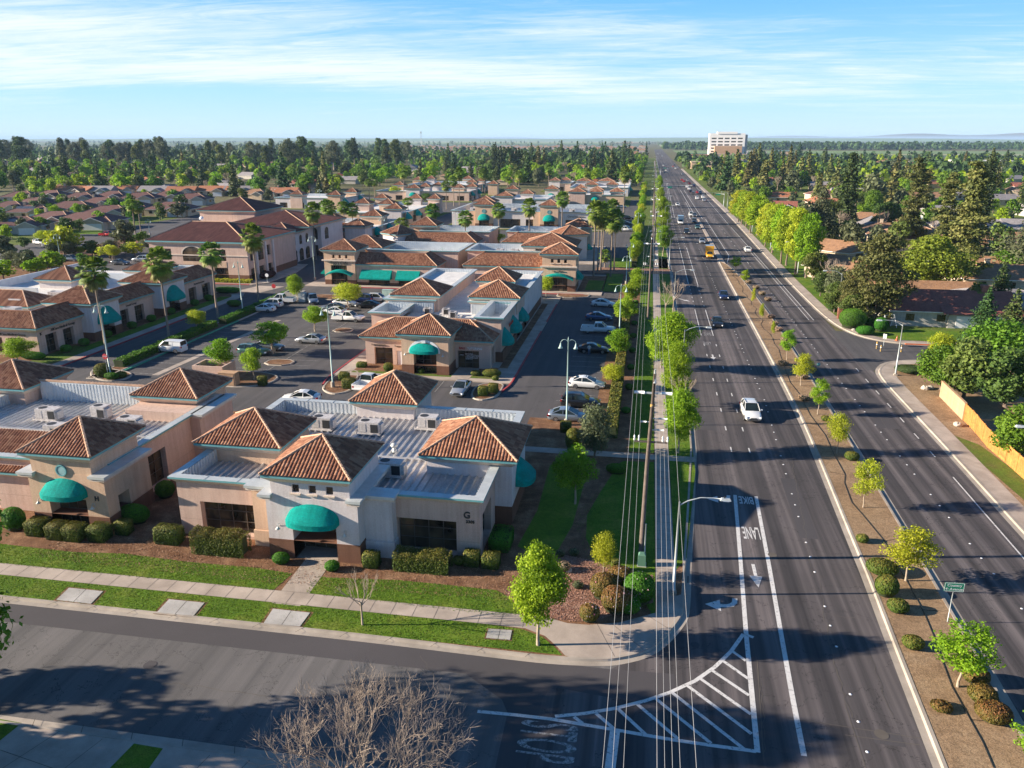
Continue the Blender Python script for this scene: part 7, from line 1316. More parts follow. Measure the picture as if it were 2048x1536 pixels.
for i,(x,y) in enumerate(zip(PX,PY)):
    if i==0: continue
    r=empty('power_pole',(x,y,.1),0,('wooden power pole with white insulator arms, nearest the camera' if i==1 else '%s wooden power pole from the camera'%n_[i-1] if i<11 else 'far wooden power pole near the vanishing point'),'power pole',GPW); lean=.0 if i>1 else .25
    m=MB(); m.tube([(-lean*.3,0,0),(lean*.2,0,8),(lean,0,14.9)],[.19,.16,.11],10); m.build('pole',MT['wood'],r)
    m=MB(); m.tube([(lean,0,14.2),(lean,0,15.2)],[.13,.07],8); m.build('cap',MT['cap'],r)
    for (z,a,b) in arms:
        for s_ in (-1,1):
            m=MB(); e=(a if s_<0 else b); 
            m.box(min(0,e)+lean*.7,max(0,e)+lean*.7,-.06,.06,z-.06,z+.06); m.build('crossarm',MT['cap'] if z>13 else MT['wood'],r)
            if i<6:
                if z>13: m=MB(); m.tube([(lean*.7+e*.45,0,z+.02),(lean*.7+e,0,z+.02)],[.11,.11],8); m.build('insulator',MT['signwhite'],r)
                else:
                    for q in (e,e*.72): m=MB(); m.lathe([(.05,z+.06),(.08,z+.15),(.05,z+.25),(.07,z+.4),(.02,z+.5)],lean*.7+q,0,8); m.build('insulator',MT['signwhite'],r)
    if i<4:
        for (z,e) in ((11.2,-.75),(11.5,1.15),(10.6,.95)): m=MB(); m.tube([(lean*.6,0,z),(lean*.6+e*.45,0,z)],.035,6); m.tube([(lean*.6+e*.45,0,z),(lean*.6+e,0,z)],.07,8); m.build('bracket',MT['cap'],r)
    if i==1: m=MB(); m.tube([(.22,-.1,0),(.22,-.1,3.0)],.06,8); m.build('riser_pipe',MT['pole'],r); m=MB(); m.lathe([(.17,12.4),(.17,12.6)],.2,0,10); m.build('orange_band',MT['yellow'],r)
def wire(off,z,label,r_=.0085,sag=.9):
    m=MB(); pts=[]
    for i in range(len(PX)-1):
        a=Vector((PX[i]+off,PY[i],z)); b=Vector((PX[i+1]+off,PY[i+1],z)); n=10 if i<3 else 4
        for k in range(n): t_=k/n; p=a.lerp(b,t_); p.z-=sag*4*t_*(1-t_)*((b-a).length/80)**2; pts.append(p)
    m.tube(pts,r_,4,0,cap=False); o=m.build('power_line',MT['alum']); tag(o,label,'power line','power lines strung between the wooden poles')
for off,z,lab in ((-1.25,13.4,'left outermost wire on the upper arms of the power poles'),(1.6,13.4,'right outermost wire on the upper arms of the power poles'),(.3,15.2,'topmost wire along the pole tips'),(-1.0,10.1,'left wire on the lower crossarms of the power poles'),(-.6,9.2,'inner left wire below the lower crossarms'),(1.15,10.1,'right wire on the lower crossarms of the power poles'),(.95,9.0,'inner right wire below the lower crossarms'),(1.3,11.4,'wire on the right side bracket of the power poles')): wire(off,z,lab)
x,y=P(1283,1134,.1); m=MB(); r=empty('utility_cover',(x,y,.1),0,'green metal utility cover at the foot of the nearest power pole','utility box'); m.obox(0,.3,0,.9,.62,.6,0,0,.9,.85); m.obox(0,.3,.9,1.05,.56,.5,0,0,.6,.6); m.build('cover',MT['box'],r); m=MB(); m.box(-.35,.35,-.05,.65,-.02,.05); m.build('pad',MT['slab'],r)
# signs
def sign(bx,by,ty,w_,h_,mt,label,cat,name='road_sign',shape='rect',rz=0,txt=None):
    x,y=P(bx,by,.1); z=PZ(bx,ty,y)[2]; r=empty(name,(x,y,.1),rz,label,cat); m=MB(); m.tube([(0,.02,0),(0,.02,z-.1)],.032,6); m.build('post',MT['pole'],r)
    m=MB(); n=8
    if shape=='oct': pts=[(w_/2/math.cos(PI/8)*math.cos(PI/8+2*PI*i/8),z-.1-h_/2+w_/2/math.cos(PI/8)*math.sin(PI/8+2*PI*i/8)) for i in range(8)]
    else: pts=[(-w_/2,z-.1-h_),(w_/2,z-.1-h_),(w_/2,z-.1),(-w_/2,z-.1)]
    m.face([(a,-.03,c) for a,c in pts]); m.face([(a,-.012,c) for a,c in pts][::-1]); k=len(pts)
    for i in range(k): j=(i+1)%k; m.face([(pts[i][0],-.03,pts[i][1]),(pts[j][0],-.03,pts[j][1]),(pts[j][0],-.012,pts[j][1]),(pts[i][0],-.012,pts[i][1])])
    m.build('sign_panel',MT[mt],r)
    if txt:
        for (s_,dz,sz,dx_) in txt: Bld.text(None,s_,(dx_,-.036,z-.1-h_/2+dz),sz,SOUTH,'signwhite',.002,parent=r,name='sign_text')
    return r,z
r,z=sign(1895,1244,1164,1.25,.66,'signgreen','green street-name sign reading Country Avenue on a slim post in the median','street sign',rz=.05,txt=[('Country',.13,.27,0),('Avenue',-.15,.27,.14),('\u2190',-.15,.3,-.42)])
m=MB(); zc_=z-.1-.33
for a,b,c,d in ((-.61,.61,-.31,-.285),(-.61,.61,.285,.31),(-.61,-.585,-.31,.31),(.585,.61,-.31,.31)): m.box(a,b,-.037,-.032,zc_+c,zc_+d)
m.build('sign_border',MT['signwhite'],r)
sign(217,757,718-10,.75,.75,'signred','red stop sign on the planted tip of the long hedge island','stop sign',shape='oct',txt=[('STOP',0,.27,0)]); sign(549,590,568,.9,.9,'signred','red round no-entry sign before the two-storey office','road sign',shape='oct'); sign(1767,692,668,.6,.75,'cap','blank-backed road sign on the side street corner','road sign',rz=2.2); sign(535,566,547,.8,.8,'signwhite','white round sign beside the plum shrubs','road sign',shape='oct')
r=empty('street_name_sign',(-2.6,27.6,.1),0,'green street-name blade reading Campus Dr at the bottom edge of the picture','street sign'); x,y,z=-2.6,27.6,2.9
m=MB(); m.tube([(0,.03,0),(0,.03,2.55)],.035,6); m.build('post',MT['pole'],r); m=MB(); m.box(-.55,.6,-.012,.012,2.45,2.72); m.build('sign_panel',MT['signgreen'],r); Bld.text(None,'Campus Dr',(0.02,-.016,2.585),.21,SOUTH,'signwhite',.002,parent=r,name='sign_text')
# signal poles at the far crossing
for (bx,by,hh,rz,arm,lab) in [(1322,397,7,0,16,'traffic signal pole with a long arm over the southbound lanes'),(1447,413,6.5,PI,9,'traffic signal pole with a green name sign at the east corner'),(1321,350,7,0,12,'farther traffic signal pole over the boulevard'),(1395,345,6.5,PI,9,'farther traffic signal pole on the east side')]:
    x,y=P(bx,by,.1); r=empty('traffic_signal',(x,y,.1),rz,lab,'traffic signal'); m=MB(); m.tube([(0,0,0),(0,0,hh)],[.16,.11],8); m.build('pole',MT['pole'],r); m=MB(); m.tube([(0,0,hh-.8),(arm*.5,0,hh-.2),(arm,0,hh)],[.1,.08,.05],6); m.build('arm',MT['pole'],r)
    for q in (.55,.98): m=MB(); m.box(arm*q-.2,arm*q+.2,-.18,.18,hh-1.2,hh-.15); m.build('signal_head',MT['dark'],r)
    m=MB(); m.box(arm*.2,arm*.2+2.4,-.03,.03,hh-1.3,hh-.7); m.build('name_panel',MT['signgreen'],r)
# enclosures and small street things
def boxthing(name,px,py,l,d,h,mt,label,cat,detail=None,rz=0):
    x,y=P(px,py,.1); r=empty(name,(x,y+d/2,.1),rz,label,cat); m=MB(); m.box(-l/2,l/2,-d/2,d/2,0,h); m.box(-l/2-.05,l/2+.05,-d/2-.05,d/2+.05,h,h+.07); m.build('cabinet',MT[mt],r)
    m=MB(); m.box(-l*.42,-l*.02,-d/2-.03,-d/2-.005,.1,h-.12); m.box(l*.02,l*.42,-d/2-.03,-d/2-.005,.1,h-.12); m.build('door_panel',MT[detail or mt],r); return r
boxthing('utility_cabinet',455,772,2.3,1.2,1.7,'blockwall','pink metal utility cabinet on the planted island behind the corner building','utility cabinet'); boxthing('utility_cabinet',604,604,1.4,1.0,1.7,'cap','pale blue utility cabinet in the low enclosure by the round tree','utility cabinet'); boxthing('utility_cabinet',775,596,2.2,.8,1.6,'lampgreen','pale green metal cabinet behind the parked cars','utility cabinet')
def enclosure(px,py,l,d,h,mt,label):
    x,y=P(px,py,.1); r=empty('trash_enclosure',(x,y+d/2,.1),0,label,'enclosure'); m=MB(); t_=.25
    m.box(-l/2,l/2,-d/2,-d/2+t_,0,h); m.box(-l/2,l/2,d/2-t_,d/2,0,h); m.box(-l/2,-l/2+t_,-d/2+t_,d/2-t_,0,h); m.box(l/2-t_,l/2,-d/2+t_,d/2-t_,0,h); m.build('wall',MT[mt],r); m=MB(); m.box(-l/2+.7,l/2-.5,-d/2+.8,d/2-.8,0,1.3); m.build('bin',MT['brown'],r)
enclosure(417,760,4.4,3.4,1.9,'pink','open-topped pink trash enclosure with a dark bin inside, behind the corner building'); enclosure(585,600,3.6,2.6,1.5,'graystucco','low grey utility enclosure under the round green tree')
for i,(a,b) in enumerate([(1753,697),(1761,703),(1802,704)]):
    x,y=P(a,b,0); r=empty('bollard',(x,y,0),0,['yellow bollard, leftmost of three across the side street','yellow bollard nearest the camera across the side street','yellow bollard, rightmost of three across the side street'][i],'bollard','yellow bollards across the side street'); m=MB(); m.lathe([(.12,0),(.12,1.0),(.08,1.08),(0,1.1)],0,0,12); m.build('post',MT['yellow'],r); m=MB(); m.lathe([(.125,.6),(.125,.75)],0,0,12); m.build('reflective_band',MT['signwhite'],r)
x,y=P(1793,683,0); r=empty('traffic_cone',(x,y,.12),0,'orange traffic cone beside the orange-painted kerb','traffic cone'); m=MB(); m.lathe([(.2,.04),(.05,.8),(0,.82)],0,0,12); m.box(-.25,.25,-.25,.25,0,.04); m.build('cone',MT['orangek'],r); m=MB(); m.lathe([(.125,.4),(.1,.55)],0,0,12); m.build('band',MT['signwhite'],r)
x,y=P(1776,655,.1); r=empty('swing_frame',(x,y,.1),.5,'white A-shaped swing frame on the front lawn of the red-roofed house','swing'); 
for s_ in (-1,1): m=MB(); m.tube([(s_*1.2,-.7,0),(s_*1.0,0,2.2)],.05,6); m.build('leg',MT['signwhite'],r); m=MB(); m.tube([(s_*1.2,.7,0),(s_*1.0,0,2.2)],.05,6); m.build('leg',MT['signwhite'],r)
m=MB(); m.tube([(-1.1,0,2.2),(1.1,0,2.2)],.05,6); m.build('top_bar',MT['signwhite'],r)
x,y=P(1678,637,.1); r=empty('brick_pillar',(x,y,.1),0,'red brick pillar at the sidewalk edge across the boulevard','pillar'); m=MB(); m.box(-.35,.35,-.35,.35,0,2.0); m.build('shaft',MT['brick'],r); m=MB(); m.box(-.42,.42,-.42,.42,2.0,2.12); m.build('cap_stone',MT['slab'],r)
for (a,b,s_,lab) in [(1850,779,.9,'pale boulder at the corner of the block wall'),(1861,777,.7,'small pale boulder beside the bigger one'),(1915,852,.8,'pale stump-like rock in the bare verge by the fence'),(1707,661,.6,'flat pale rock at the side street corner'),(1860,758,.5,'little pale rock before the golden-leaved tree'),(1137,1143,.5,'low round stone ring in the red gravel bed')]:
    x,y=P(a,b,.1); m=MB(); rr=random.Random(a); K=[(0,.02),(.5,.05),(.62,.2),(.5,.42),(.25,.55),(0,.58)]; m.lathe([(p*s_,q*s_) for p,q in K],0,0,9,smooth=False); m.v=[(v[0]*(1+rr.uniform(-.15,.15)),v[1]*(1+rr.uniform(-.15,.15)),v[2]*(1+rr.uniform(-.1,.2))) for v in m.v]; o=m.build('boulder',MT['rock']); o.location=(x,y,.08); tag(o,lab,'rock','pale rocks beside the sidewalks')
# fence and block wall along the east verge
def fencerun(pts,h,mt,label,board=.14,name='wooden_fence'):
    r=empty(name,(*pts[0],.1),0,label,'fence' if 'fence' in name else 'wall'); bm=MB(); pm=[]; rr=random.Random(5)
    for i in range(len(pts)-1):
        a=Vector((*pts[i],0)); b=Vector((*pts[i+1],0)); L_=(b-a).length; d=(b-a)/L_; an=math.atan2(d.y,d.x)
        if board:
            n=int(L_/board)
            for k in range(n): c=a+d*(k+.5)*board-Vector((*pts[0],0)); bm.obox(c.x,c.y,.03,h+rr.uniform(-.03,.03),board*.93,.03+rr.uniform(0,.015),an)
            for k in range(int(L_/2.4)+1): c=a+d*k*2.4-Vector((*pts[0],0)); pm.append((c.x,c.y))
        else: c=(a+b)/2-Vector((*pts[0],0)); bm.obox(c.x,c.y,0,h,L_,.2,an); bm.obox(c.x,c.y,h,h+.08,L_,.3,an)
    bm.build('boards' if board else 'masonry',MT[mt],r)
    for c in pm: q=MB(); q.box(c[0]-.06,c[0]+.06,c[1]-.06,c[1]+.06,0,h+.08); q.build('post',MT['fence'],r)
fencerun([P(1880,793,.1),P(1926,840,.1)],2.0,'blockwall','tan block wall under the overhanging tree, running to the wooden fence',0,'block_wall'); fencerun([P(1927,841,.1),P(1950,865,.1)],2.0,'fence','short new cedar fence panel next to the block wall'); fencerun([P(1951,866,.1),P(1975,895,.1),P(2010,925,.1),P(2060,970,.1),P(2200,1080,.1)],1.9,'fence','long orange cedar board fence running to the right edge of the picture')
# ---------------------------------------------------------------- houses
MT['wallA']=stucco('house_wall_beige',(.50,.40,.29)); MT['wallB']=stucco('house_wall_grey',(.42,.40,.36)); MT['wallC']=stucco('house_wall_sand',(.58,.46,.32)); MT['garage']=simple('garage_door',(.66,.66,.66),.6,.05)
MT['shA']=simple('brown_tile_roof',(.135,.058,.050),.9,.22,1.2,fine=4); MT['shB']=simple('red_shingle_roof',(.26,.085,.055),.9,.2,1.2,fine=4); MT['shC']=simple('orange_tile_roof',(.36,.14,.065),.9,.2,1.0,fine=4); MT['shD']=simple('tan_shingle_roof',(.29,.155,.08),.9,.22,1.0,fine=4); MT['shE']=simple('grey_shingle_roof',(.24,.22,.22),.9,.2,1.0,fine=4); MT['whiteroof']=simple('white_trim',(.7,.68,.64),.7)
def house(x,y,w_,d,rz,roof,wall,label,group,h=2.8,rise=2.2,wing=True,gable=False,chim=True,detail=True,name='house'):
    r=empty(name,(x,y,.1),rz,label,'house',group); m=MB(); m.box(-w_/2,w_/2,-d/2,d/2,-.1,h)
    if wing: m.box(w_*.1,w_*.46,-d/2-3.2,-d/2,-.1,h)
    m.build('wall',MT[wall],r); ov=.6; m=MB(); X,Y=w_/2+ov,d/2+ov; zt=h+rise; e=h-.05
    rx=max(.2,X-Y) if not gable else X
    for s_ in (1,-1):
        m.face([(-X,-Y*s_,e),(X,-Y*s_,e),(rx,0,zt),(-rx,0,zt)]); m.face([(X*s_,-Y,e),(X*s_,Y,e),(rx*s_,0,zt)])
    m.face([(-X,-Y,e-.15),(X,-Y,e-.15),(X,Y,e-.15),(-X,Y,e-.15)],1)
    for a,b in (((-X,-Y),(X,-Y)),((X,-Y),(X,Y)),((X,Y),(-X,Y)),((-X,Y),(-X,-Y))): m.face([(*a,e-.15),(*b,e-.15),(*b,e),(*a,e)],1)
    if wing:
        xc=w_*.28; hw=w_*.18+.5; y0=-d/2-3.8; zr=h+rise*.62
        m.face([(xc-hw,y0,e),(xc,y0,zr),(xc,-Y*.25,zr),(xc-hw,-Y*.25,e)]); m.face([(xc+hw,y0,e),(xc+hw,-Y*.25,e),(xc,-Y*.25,zr),(xc,y0,zr)]); m.face([(xc-hw,y0+.5,e),(xc+hw,y0+.5,e),(xc,y0+.5,zr-.1)],2)
        for s_ in (-1,1): m.face([(xc+s_*hw,y0,e-.2),(xc,y0,zr-.2),(xc,y0,zr+.02),(xc+s_*hw,y0,e+.02)],1)
    rf=m.build('roof',[MT[roof],MT['whiteroof'],MT[wall]],r)
    for s_ in ((-1,1) if not gable else ()):
        for t_ in (-1,1): 
            q=MB(); q.tube([(X*s_,Y*t_,e+.04),(rx*s_,0,zt+.04)],.1,4,smooth=False); q.build('ridge_cap',MT['ridge' if roof!='shE' else 'shE'],r)
    if chim: q=MB(); q.box(-w_*.25,-w_*.25+.9,-.4,.4,h+.5,h+rise+.9); q.box(-w_*.25-.06,-w_*.25+.96,-.46,.46,h+rise+.9,h+rise+1.05); q.build('chimney',MT['wallA' if roof!='shB' else 'brick'],rf)
    if detail:
        if wing: q=MB(); q.box(w_*.13,w_*.43,-d/2-3.24,-d/2-3.2,0,2.2); q.build('garage_door',MT['garage'],r)
        for xx in (-w_*.35,-w_*.1): q=MB(); q.box(xx-.7,xx+.7,-d/2-.03,-d/2-.0,1.0,2.2); q.build('window',MT['glass'],r)
        q=MB(); q.box(w_/2,w_/2+.03,-d*.2,d*.1,1,2.1); q.build('window',MT['glass'],r)
    return r
GH='brown-roofed houses of the subdivision on the left'
hp=[(52,438,16,12,.1,'shA','house behind the solar-panel one at the left edge'),(20,468,15,12,.25,'shA','solar-panel house at the left edge of the subdivision'),(95,455,17,13,-.05,'shA','beige house with a white garage door facing the cul-de-sac'),(160,458,20,12,.0,'shA','grey house with a green lawn behind the red pickup'),(205,440,17,12,.1,'shA','long brown-roofed house behind the red pickup'),(130,430,18,12,.1,'shA','brown-roofed house with a white gable in the middle of the subdivision'),(60,420,16,12,-.1,'shA','brown-roofed house left of the white gable'),(5,430,15,12,.1,'shA','brown-roofed house cut by the left edge, middle row'),(190,420,16,11,.0,'shA','brown-roofed house with two ridges near the twin palms'),(248,430,16,12,.1,'shA','brown-roofed house behind the twin palms'),(30,405,15,11,.1,'shA','left house of the row behind the white gable'),(92,403,15,11,-.1,'shA','second house of the row behind the white gable'),(150,408,15,11,.1,'shA','third house of the row behind the white gable'),(215,405,15,11,0,'shA','fourth house of the row behind the white gable'),(270,408,16,11,.1,'shA','fifth house of the row, above the twin palms'),(330,405,16,11,0,'shA','sixth house of the row, left of the two-storey office'),(375,410,15,11,.1,'shA','house right behind the low end of the two-storey office'),(330,432,17,12,.0,'shA','low house directly left of the two-storey roof'),(130,392,14,10,.1,'shC','orange-roofed house behind the brown rows, left'),(190,392,14,10,0,'shE','grey-roofed house behind the brown rows'),(240,390,14,10,.1,'shC','orange-roofed house behind the brown rows, middle'),(300,392,14,10,0,'shE','grey-roofed house beside the orange ones'),(355,393,14,10,.1,'shC','orange-roofed house behind the sixth brown one'),(420,392,15,10,0,'shC','orange-roofed house left of the high office roof'),(80,388,14,10,.3,'shD','tan-roofed house behind the yellow-green shrub'),(470,392,14,10,.1,'shE','grey-roofed house right behind the high office roof'),(560,396,14,10,0,'shC','orange-roofed house right of the high office roof'),(635,392,13,10,.6,'wallCroof','yellow two-storey house beside the dark firs')]
MT['wallCroof']=MT['shD']
for i,(a,b,w_,d,rz,rf,lab) in enumerate(hp):
    x,y=P(a,b,.1); o=house(x,y+6,w_*1.1,d*1.05,rz+.12,rf,['wallA','wallB','wallC'][i%3],lab,GH,rise=2.6,chim=(i%2==0),gable=(rf!='shA'),h=4.5 if 'two-storey h' in lab else 2.8)
    if 'solar' in lab: q=MB(); q.face([(-6,-6.2*.8,3.35),(1.5,-6.2*.8,3.35),(1.5,-2.2,4.75),(-6,-2.2,4.75)]); q.build('solar_panel',MT['p_grey'],o)
# sheet: cul-de-sac
sheet('cul_de_sac_road',PP([(110,500),(150,470),(255,468),(260,490),(180,505),(130,530),(0,545),(0,520)],.02),.03,'lot'); sheet('lawn',PP([(140,468),(150,461),(205,461),(205,468)],.05),.06,'grass'); sheet('verge',[(-300,78),(-190,78),(-190,330),(-300,330)],.0,'dgrass'); sheet('verge',PP([(0,600),(180,520),(290,480),(290,470),(60,515),(-60,560)],.05),.05,'mulch')
# east side houses
GQ='houses on the east side of the boulevard'
o=house(52.5,147,20,11,0,'shB','wallB','dark red-roofed corner house with white garage doors and a brick chimney',GQ,rise=2.8,gable=True,wing=False,chim=False)
q=MB(); q.box(-1.0,9.8,-6.1,-5.5,0,2.3); q.build('garage_front',MT['wallB'],o)
for xx in (.2,4.8): q=MB(); q.box(xx,xx+4.2,-6.18,-6.1,.1,2.15); q.build('garage_door',MT['garage'],o)
q=MB(); q.box(5.6,6.7,-.6,.5,3.5,6.6); q.build('chimney',MT['brick'],o); q=MB(); q.face([(-2.2,-7.0,2.6),(10.8,-7.0,2.6),(10.8,-3,4.1),(-2.2,-3,4.1)]); q.build('roof',MT['shB'],o)
for (a,b,w_,d,rz,rf,lab) in [(1700,560,13,11,-.75,'shD','tan-roofed low building nearest the plane trees, first of the stepped row'),(1740,590,12,10,-.75,'shD','tan-roofed low building of the stepped row, hidden by the big conifer'),(1672,520,13,11,-.75,'shD','tan-roofed low building of the stepped row, rearmost'),(1760,455,22,12,-.35,'shD','long tan-roofed building with rooftop units behind the carport'),(1850,495,26,12,-.15,'shD','long tan-roofed building behind the great round tree'),(1800,480,20,12,-.2,'shD','tan-roofed building between the two tall conifers'),(1995,500,26,12,-.1,'shD','tan-roofed building at the right edge behind the cedar'),(1950,470,22,11,-.1,'shE','brown-roofed building behind the tallest shaggy conifer'),(1975,560,18,12,-.15,'shD','sand-roofed house right of the tallest conifer'),(2030,580,20,12,0,'shD','sand-roofed house at the right edge with a chimney'),(1990,640,18,11,.1,'shE','shaded house behind the spruces at the right edge'),(1870,620,12,9,0,'shD','small shed-like house behind the red-roofed one'),(1560,405,13,10,0,'shC','orange-roofed house behind the plane trees'),(1700,395,16,11,0,'shE','grey-roofed house left of the leaning cypress'),(1755,405,16,11,.1,'shE','grey-roofed house right of the leaning cypress'),(1650,380,15,10,0,'shE','pale-roofed house among the trees left of the cypress'),(1840,405,15,10,.1,'shD','tan-roofed house between the tall conifers, far'),(1940,400,15,10,0,'shE','grey-roofed house beyond the tall conifers'),(2010,410,15,10,.2,'shE','grey-roofed house right of the slim cypress')]:
    x,y=P(a,b,.1); house(x,y+3,w_*1.15,d*1.1,rz,rf,'wallA',lab,GQ,rise=2.3,gable=(w_<18),wing=False,chim=w_==20)
x,y=P(1745,447,.1); r=empty('carport',(x,y,.1),-.42,'long flat carport roof over a row of parked cars beside the leaning cypress','carport'); m=MB(); m.box(-17,17,-3,3,2.7,2.95); m.build('roof',MT['cap'],r)
for i in range(7): m=MB(); m.box(-16+i*5.3,-15.8+i*5.3,1.9,2.1,0,2.7); m.build('post',MT['pole'],r)
x,y=P(1640,440,.1); r=empty('carport',(x,y,.1),-.6,'smaller carport hidden behind the layered pine','carport'); m=MB(); m.box(-12,12,-3,3,2.7,2.95); m.build('roof',MT['cap'],r); m=MB(); m.box(-11,-10.8,1.9,2.1,0,2.7); m.build('post',MT['pole'],r); m=MB(); m.box(11,11.2,1.9,2.1,0,2.7); m.build('post',MT['pole'],r)
sheet('apartment_lot',PP([(1690,450),(1780,445),(1830,500),(1780,520),(1720,490)],.0),.12,'lot')
# things outside the left and bottom edge whose shade falls in the picture
house(-52,21,16,11,.0,'shB','wallA','house south of the cross street, outside the left edge of the picture',None,h=5.0,rise=2.6,name='house')
# ---------------------------------------------------------------- distance: woods, houses, fields, hills
rr=random.Random(99)
def inview(x,y,m=60):
    d=math.hypot(x,y); a=math.atan2(x,y)+yaw
    return y>0 and -math.radians(34.5) - m/d < a < math.radians(34.5)+m/d
BL=[(-188,-4,0,530),(-4.9,37,0,4000),(95,160,1385,1440),(40,64,130,160),(37,90,165,215)]
def free(x,y,pad=2):
    for x0,x1,y0,y1 in BL:
        if x0-pad<x<x1+pad and y0-pad<y<y1+pad: return False
    return True
# houses of the farther streets, copied from a few fronts
HP=[]
for i,(rf,wl) in enumerate([('shA','wallA'),('shE','wallB'),('shD','wallC'),('shC','wallA'),('shE','wallA'),('shB','wallB')]):
    HP.append(house(0,0,15,11,0,rf,wl,None,None,rise=2.4,chim=False,detail=False,gable=(i%2==1),wing=(i%3!=1)))
names={'shA':'brown','shE':'grey','shD':'tan','shC':'orange','shB':'red'}
hs_=[]; tries=0; first=set()
while len(hs_)<170 and tries<9000:
    tries+=1; y=rr.uniform(230,1250)**1.0; x=rr.uniform(-.95,.62)*y
    if not inview(x,y,20) or not free(x,y,14): continue
    if -360<x<-150 and y<400: continue
    if x>0 and y<230: continue
    if any((x-a)**2+(y-b)**2<23**2 for a,b in hs_): continue
    hs_.append((x,y)); i=rr.randrange(6); src=HP[i]
    if i in first: o=copy_tree(src)
    else: o=src; first.add(i)
    o.location=(x,y,.1); o.rotation_euler=(0,0,rr.choice([0,PI/2,PI,.3,-.25])+rr.uniform(-.1,.1)); rf=['brown','grey','tan','orange','grey','red'][i]
    side='left' if x<-4 else 'right'; dist='nearer streets' if y<520 else 'middle distance' if y<850 else 'far distance'
    tag(o,'%s-roofed house among the trees %s of the boulevard, %s'%(rf,side,dist),'house','far houses among the trees')
    BL.append((x-8,x+8,y-7,y+7))
for i,s_ in enumerate(HP):
    if i not in first: s_.location=(-500+i*40,700,.1); tag(s_,'grey-roofed house among the trees left of the boulevard, middle distance','house','far houses among the trees')
# individual trees
def scatter(n,kinds,xr,yr,hr,cond=None,group='',lab='',wf=(.85,1.2),cap_=None,md=0):
    k=0; t_=0; pts=[]
    while k<n and t_<n*60:
        t_+=1; y=yr[0]+(yr[1]-yr[0])*rr.random()**1.15; x=xr[0](y)+(xr[1](y)-xr[0](y))*rr.random()
        if not inview(x,y,15) or not free(x,y,1.5) or (cond and not cond(x,y)): continue
        if md and any((x-a)**2+(y-b)**2<md*md for a,b in pts): continue
        pts.append((x,y)); kd=rr.choice(kinds); h=rr.uniform(*hr)*(PR[kd]['h']/9 if kd.startswith('far') else 1)
        h=rr.uniform(*hr); w_=h*PR[kd]['w']/PR[kd]['h']*rr.uniform(*wf); tree(kd,x,y,h,lab,group,w_,cat='tree'); k+=1
Lx=(lambda y:-.92*y,lambda y:-8); Rx=(lambda y:40,lambda y:.62*y+30)
sub=lambda x,y: not(-350<x<-150 and y<405)
scatter(170,['far1','far2','far4','far3','far2'],Lx,(395,680),(7,12),sub,'trees of the town on the left','round leafy tree in the nearer woods left of the boulevard')
scatter(170,['far1','far2','far3','far1','far4','far3'],Lx,(560,980),(8,14),sub,'trees of the town on the left, farther','round leafy tree in the farther woods left of the boulevard')
scatter(30,['far3','far5'],Lx,(400,800),(7,11),sub,'bright trees of the town on the left','bright yellow-green tree in the woods left of the boulevard')
scatter(70,['conifar','conifar2','conifar2'],Lx,(430,900),(13,23),sub,'conifers of the town on the left','dark pointed conifer in the woods left of the boulevard')
scatter(30,['barefar'],Lx,(400,800),(7,11),sub,'leafless trees of the town on the left','greyish leafless tree in the woods left of the boulevard')
scatter(70,['far2','far4','far3','far1','lot1'],(lambda y:-345,lambda y:-155),(215,400),(3.5,7.5),None,'garden trees of the subdivision','small garden tree between the brown-roofed houses')
scatter(62,['euca','euca2','euca3'],(lambda y:-.92*y,lambda y:-.30*y),(760,1150),(24,36),None,'tall ragged trees on the left skyline','tall ragged tree rising to the skyline on the left',wf=(.75,1.5))
scatter(12,['conifar2'],(lambda y:-.35*y,lambda y:-.02*y),(850,1100),(24,32),None,'tall firs near the skyline','tall dark fir near the skyline left of the vanishing point')
scatter(85,['far1','far2','far4','far3','dense1'],Rx,(165,520),(5,9),lambda x,y:x>44,'trees of the town on the right','round leafy tree in the gardens right of the boulevard')
scatter(60,['far1','far2','far3','far4'],Rx,(480,1000),(7,13),None,'trees of the town on the right, farther','round leafy tree in the farther gardens right of the boulevard')
scatter(46,['conifar','conifar2','conifar'],Rx,(400,900),(13,24),lambda x,y:x>46,'conifers of the town on the right','dark pointed conifer in the gardens right of the boulevard')
scatter(22,['barefar'],Rx,(200,620),(6,10),None,'leafless trees of the town on the right','brownish leafless tree in the gardens right of the boulevard')
for i,px in enumerate([988,992,997,1002,1008,1013,1017,1021,1026,1032,1038,1044,1057,1068]):
    x,y=P(px,353-(i%4),.1); tree('cyfar',x,y,rr.uniform(20,25)*(1 if i<12 else .8),'slim dark cypress in the long screen beyond the office rows','cypress screen beyond the office rows',3.6)
for (px,by,ty,w_) in [(1076,352,292,26),(1088,350,300,22),(1157,352,318,14),(1178,350,312,14),(1192,347,305,18),(1222,356,302,20),(1228,352,305,16),(1233,352,310,14),(1292,318,283,8),(1503,360,298,22),(1515,352,285,20),(1540,356,296,22),(1556,346,300,12),(1563,346,302,12),(1576,364,290,22),(1598,318,284,16),(640,402,352,22),(655,400,348,24),(668,404,355,24),(470,392,330,26),(340,352,312,16),(310,356,318,14),(430,350,300,18),(230,372,322,18),(110,356,308,16)]:
    plant('conifar2' if w_<20 else 'conifar',px,by,ty,w_,'dark conifer standing out above the roofs and trees of the middle distance','landmark conifers of the middle distance')
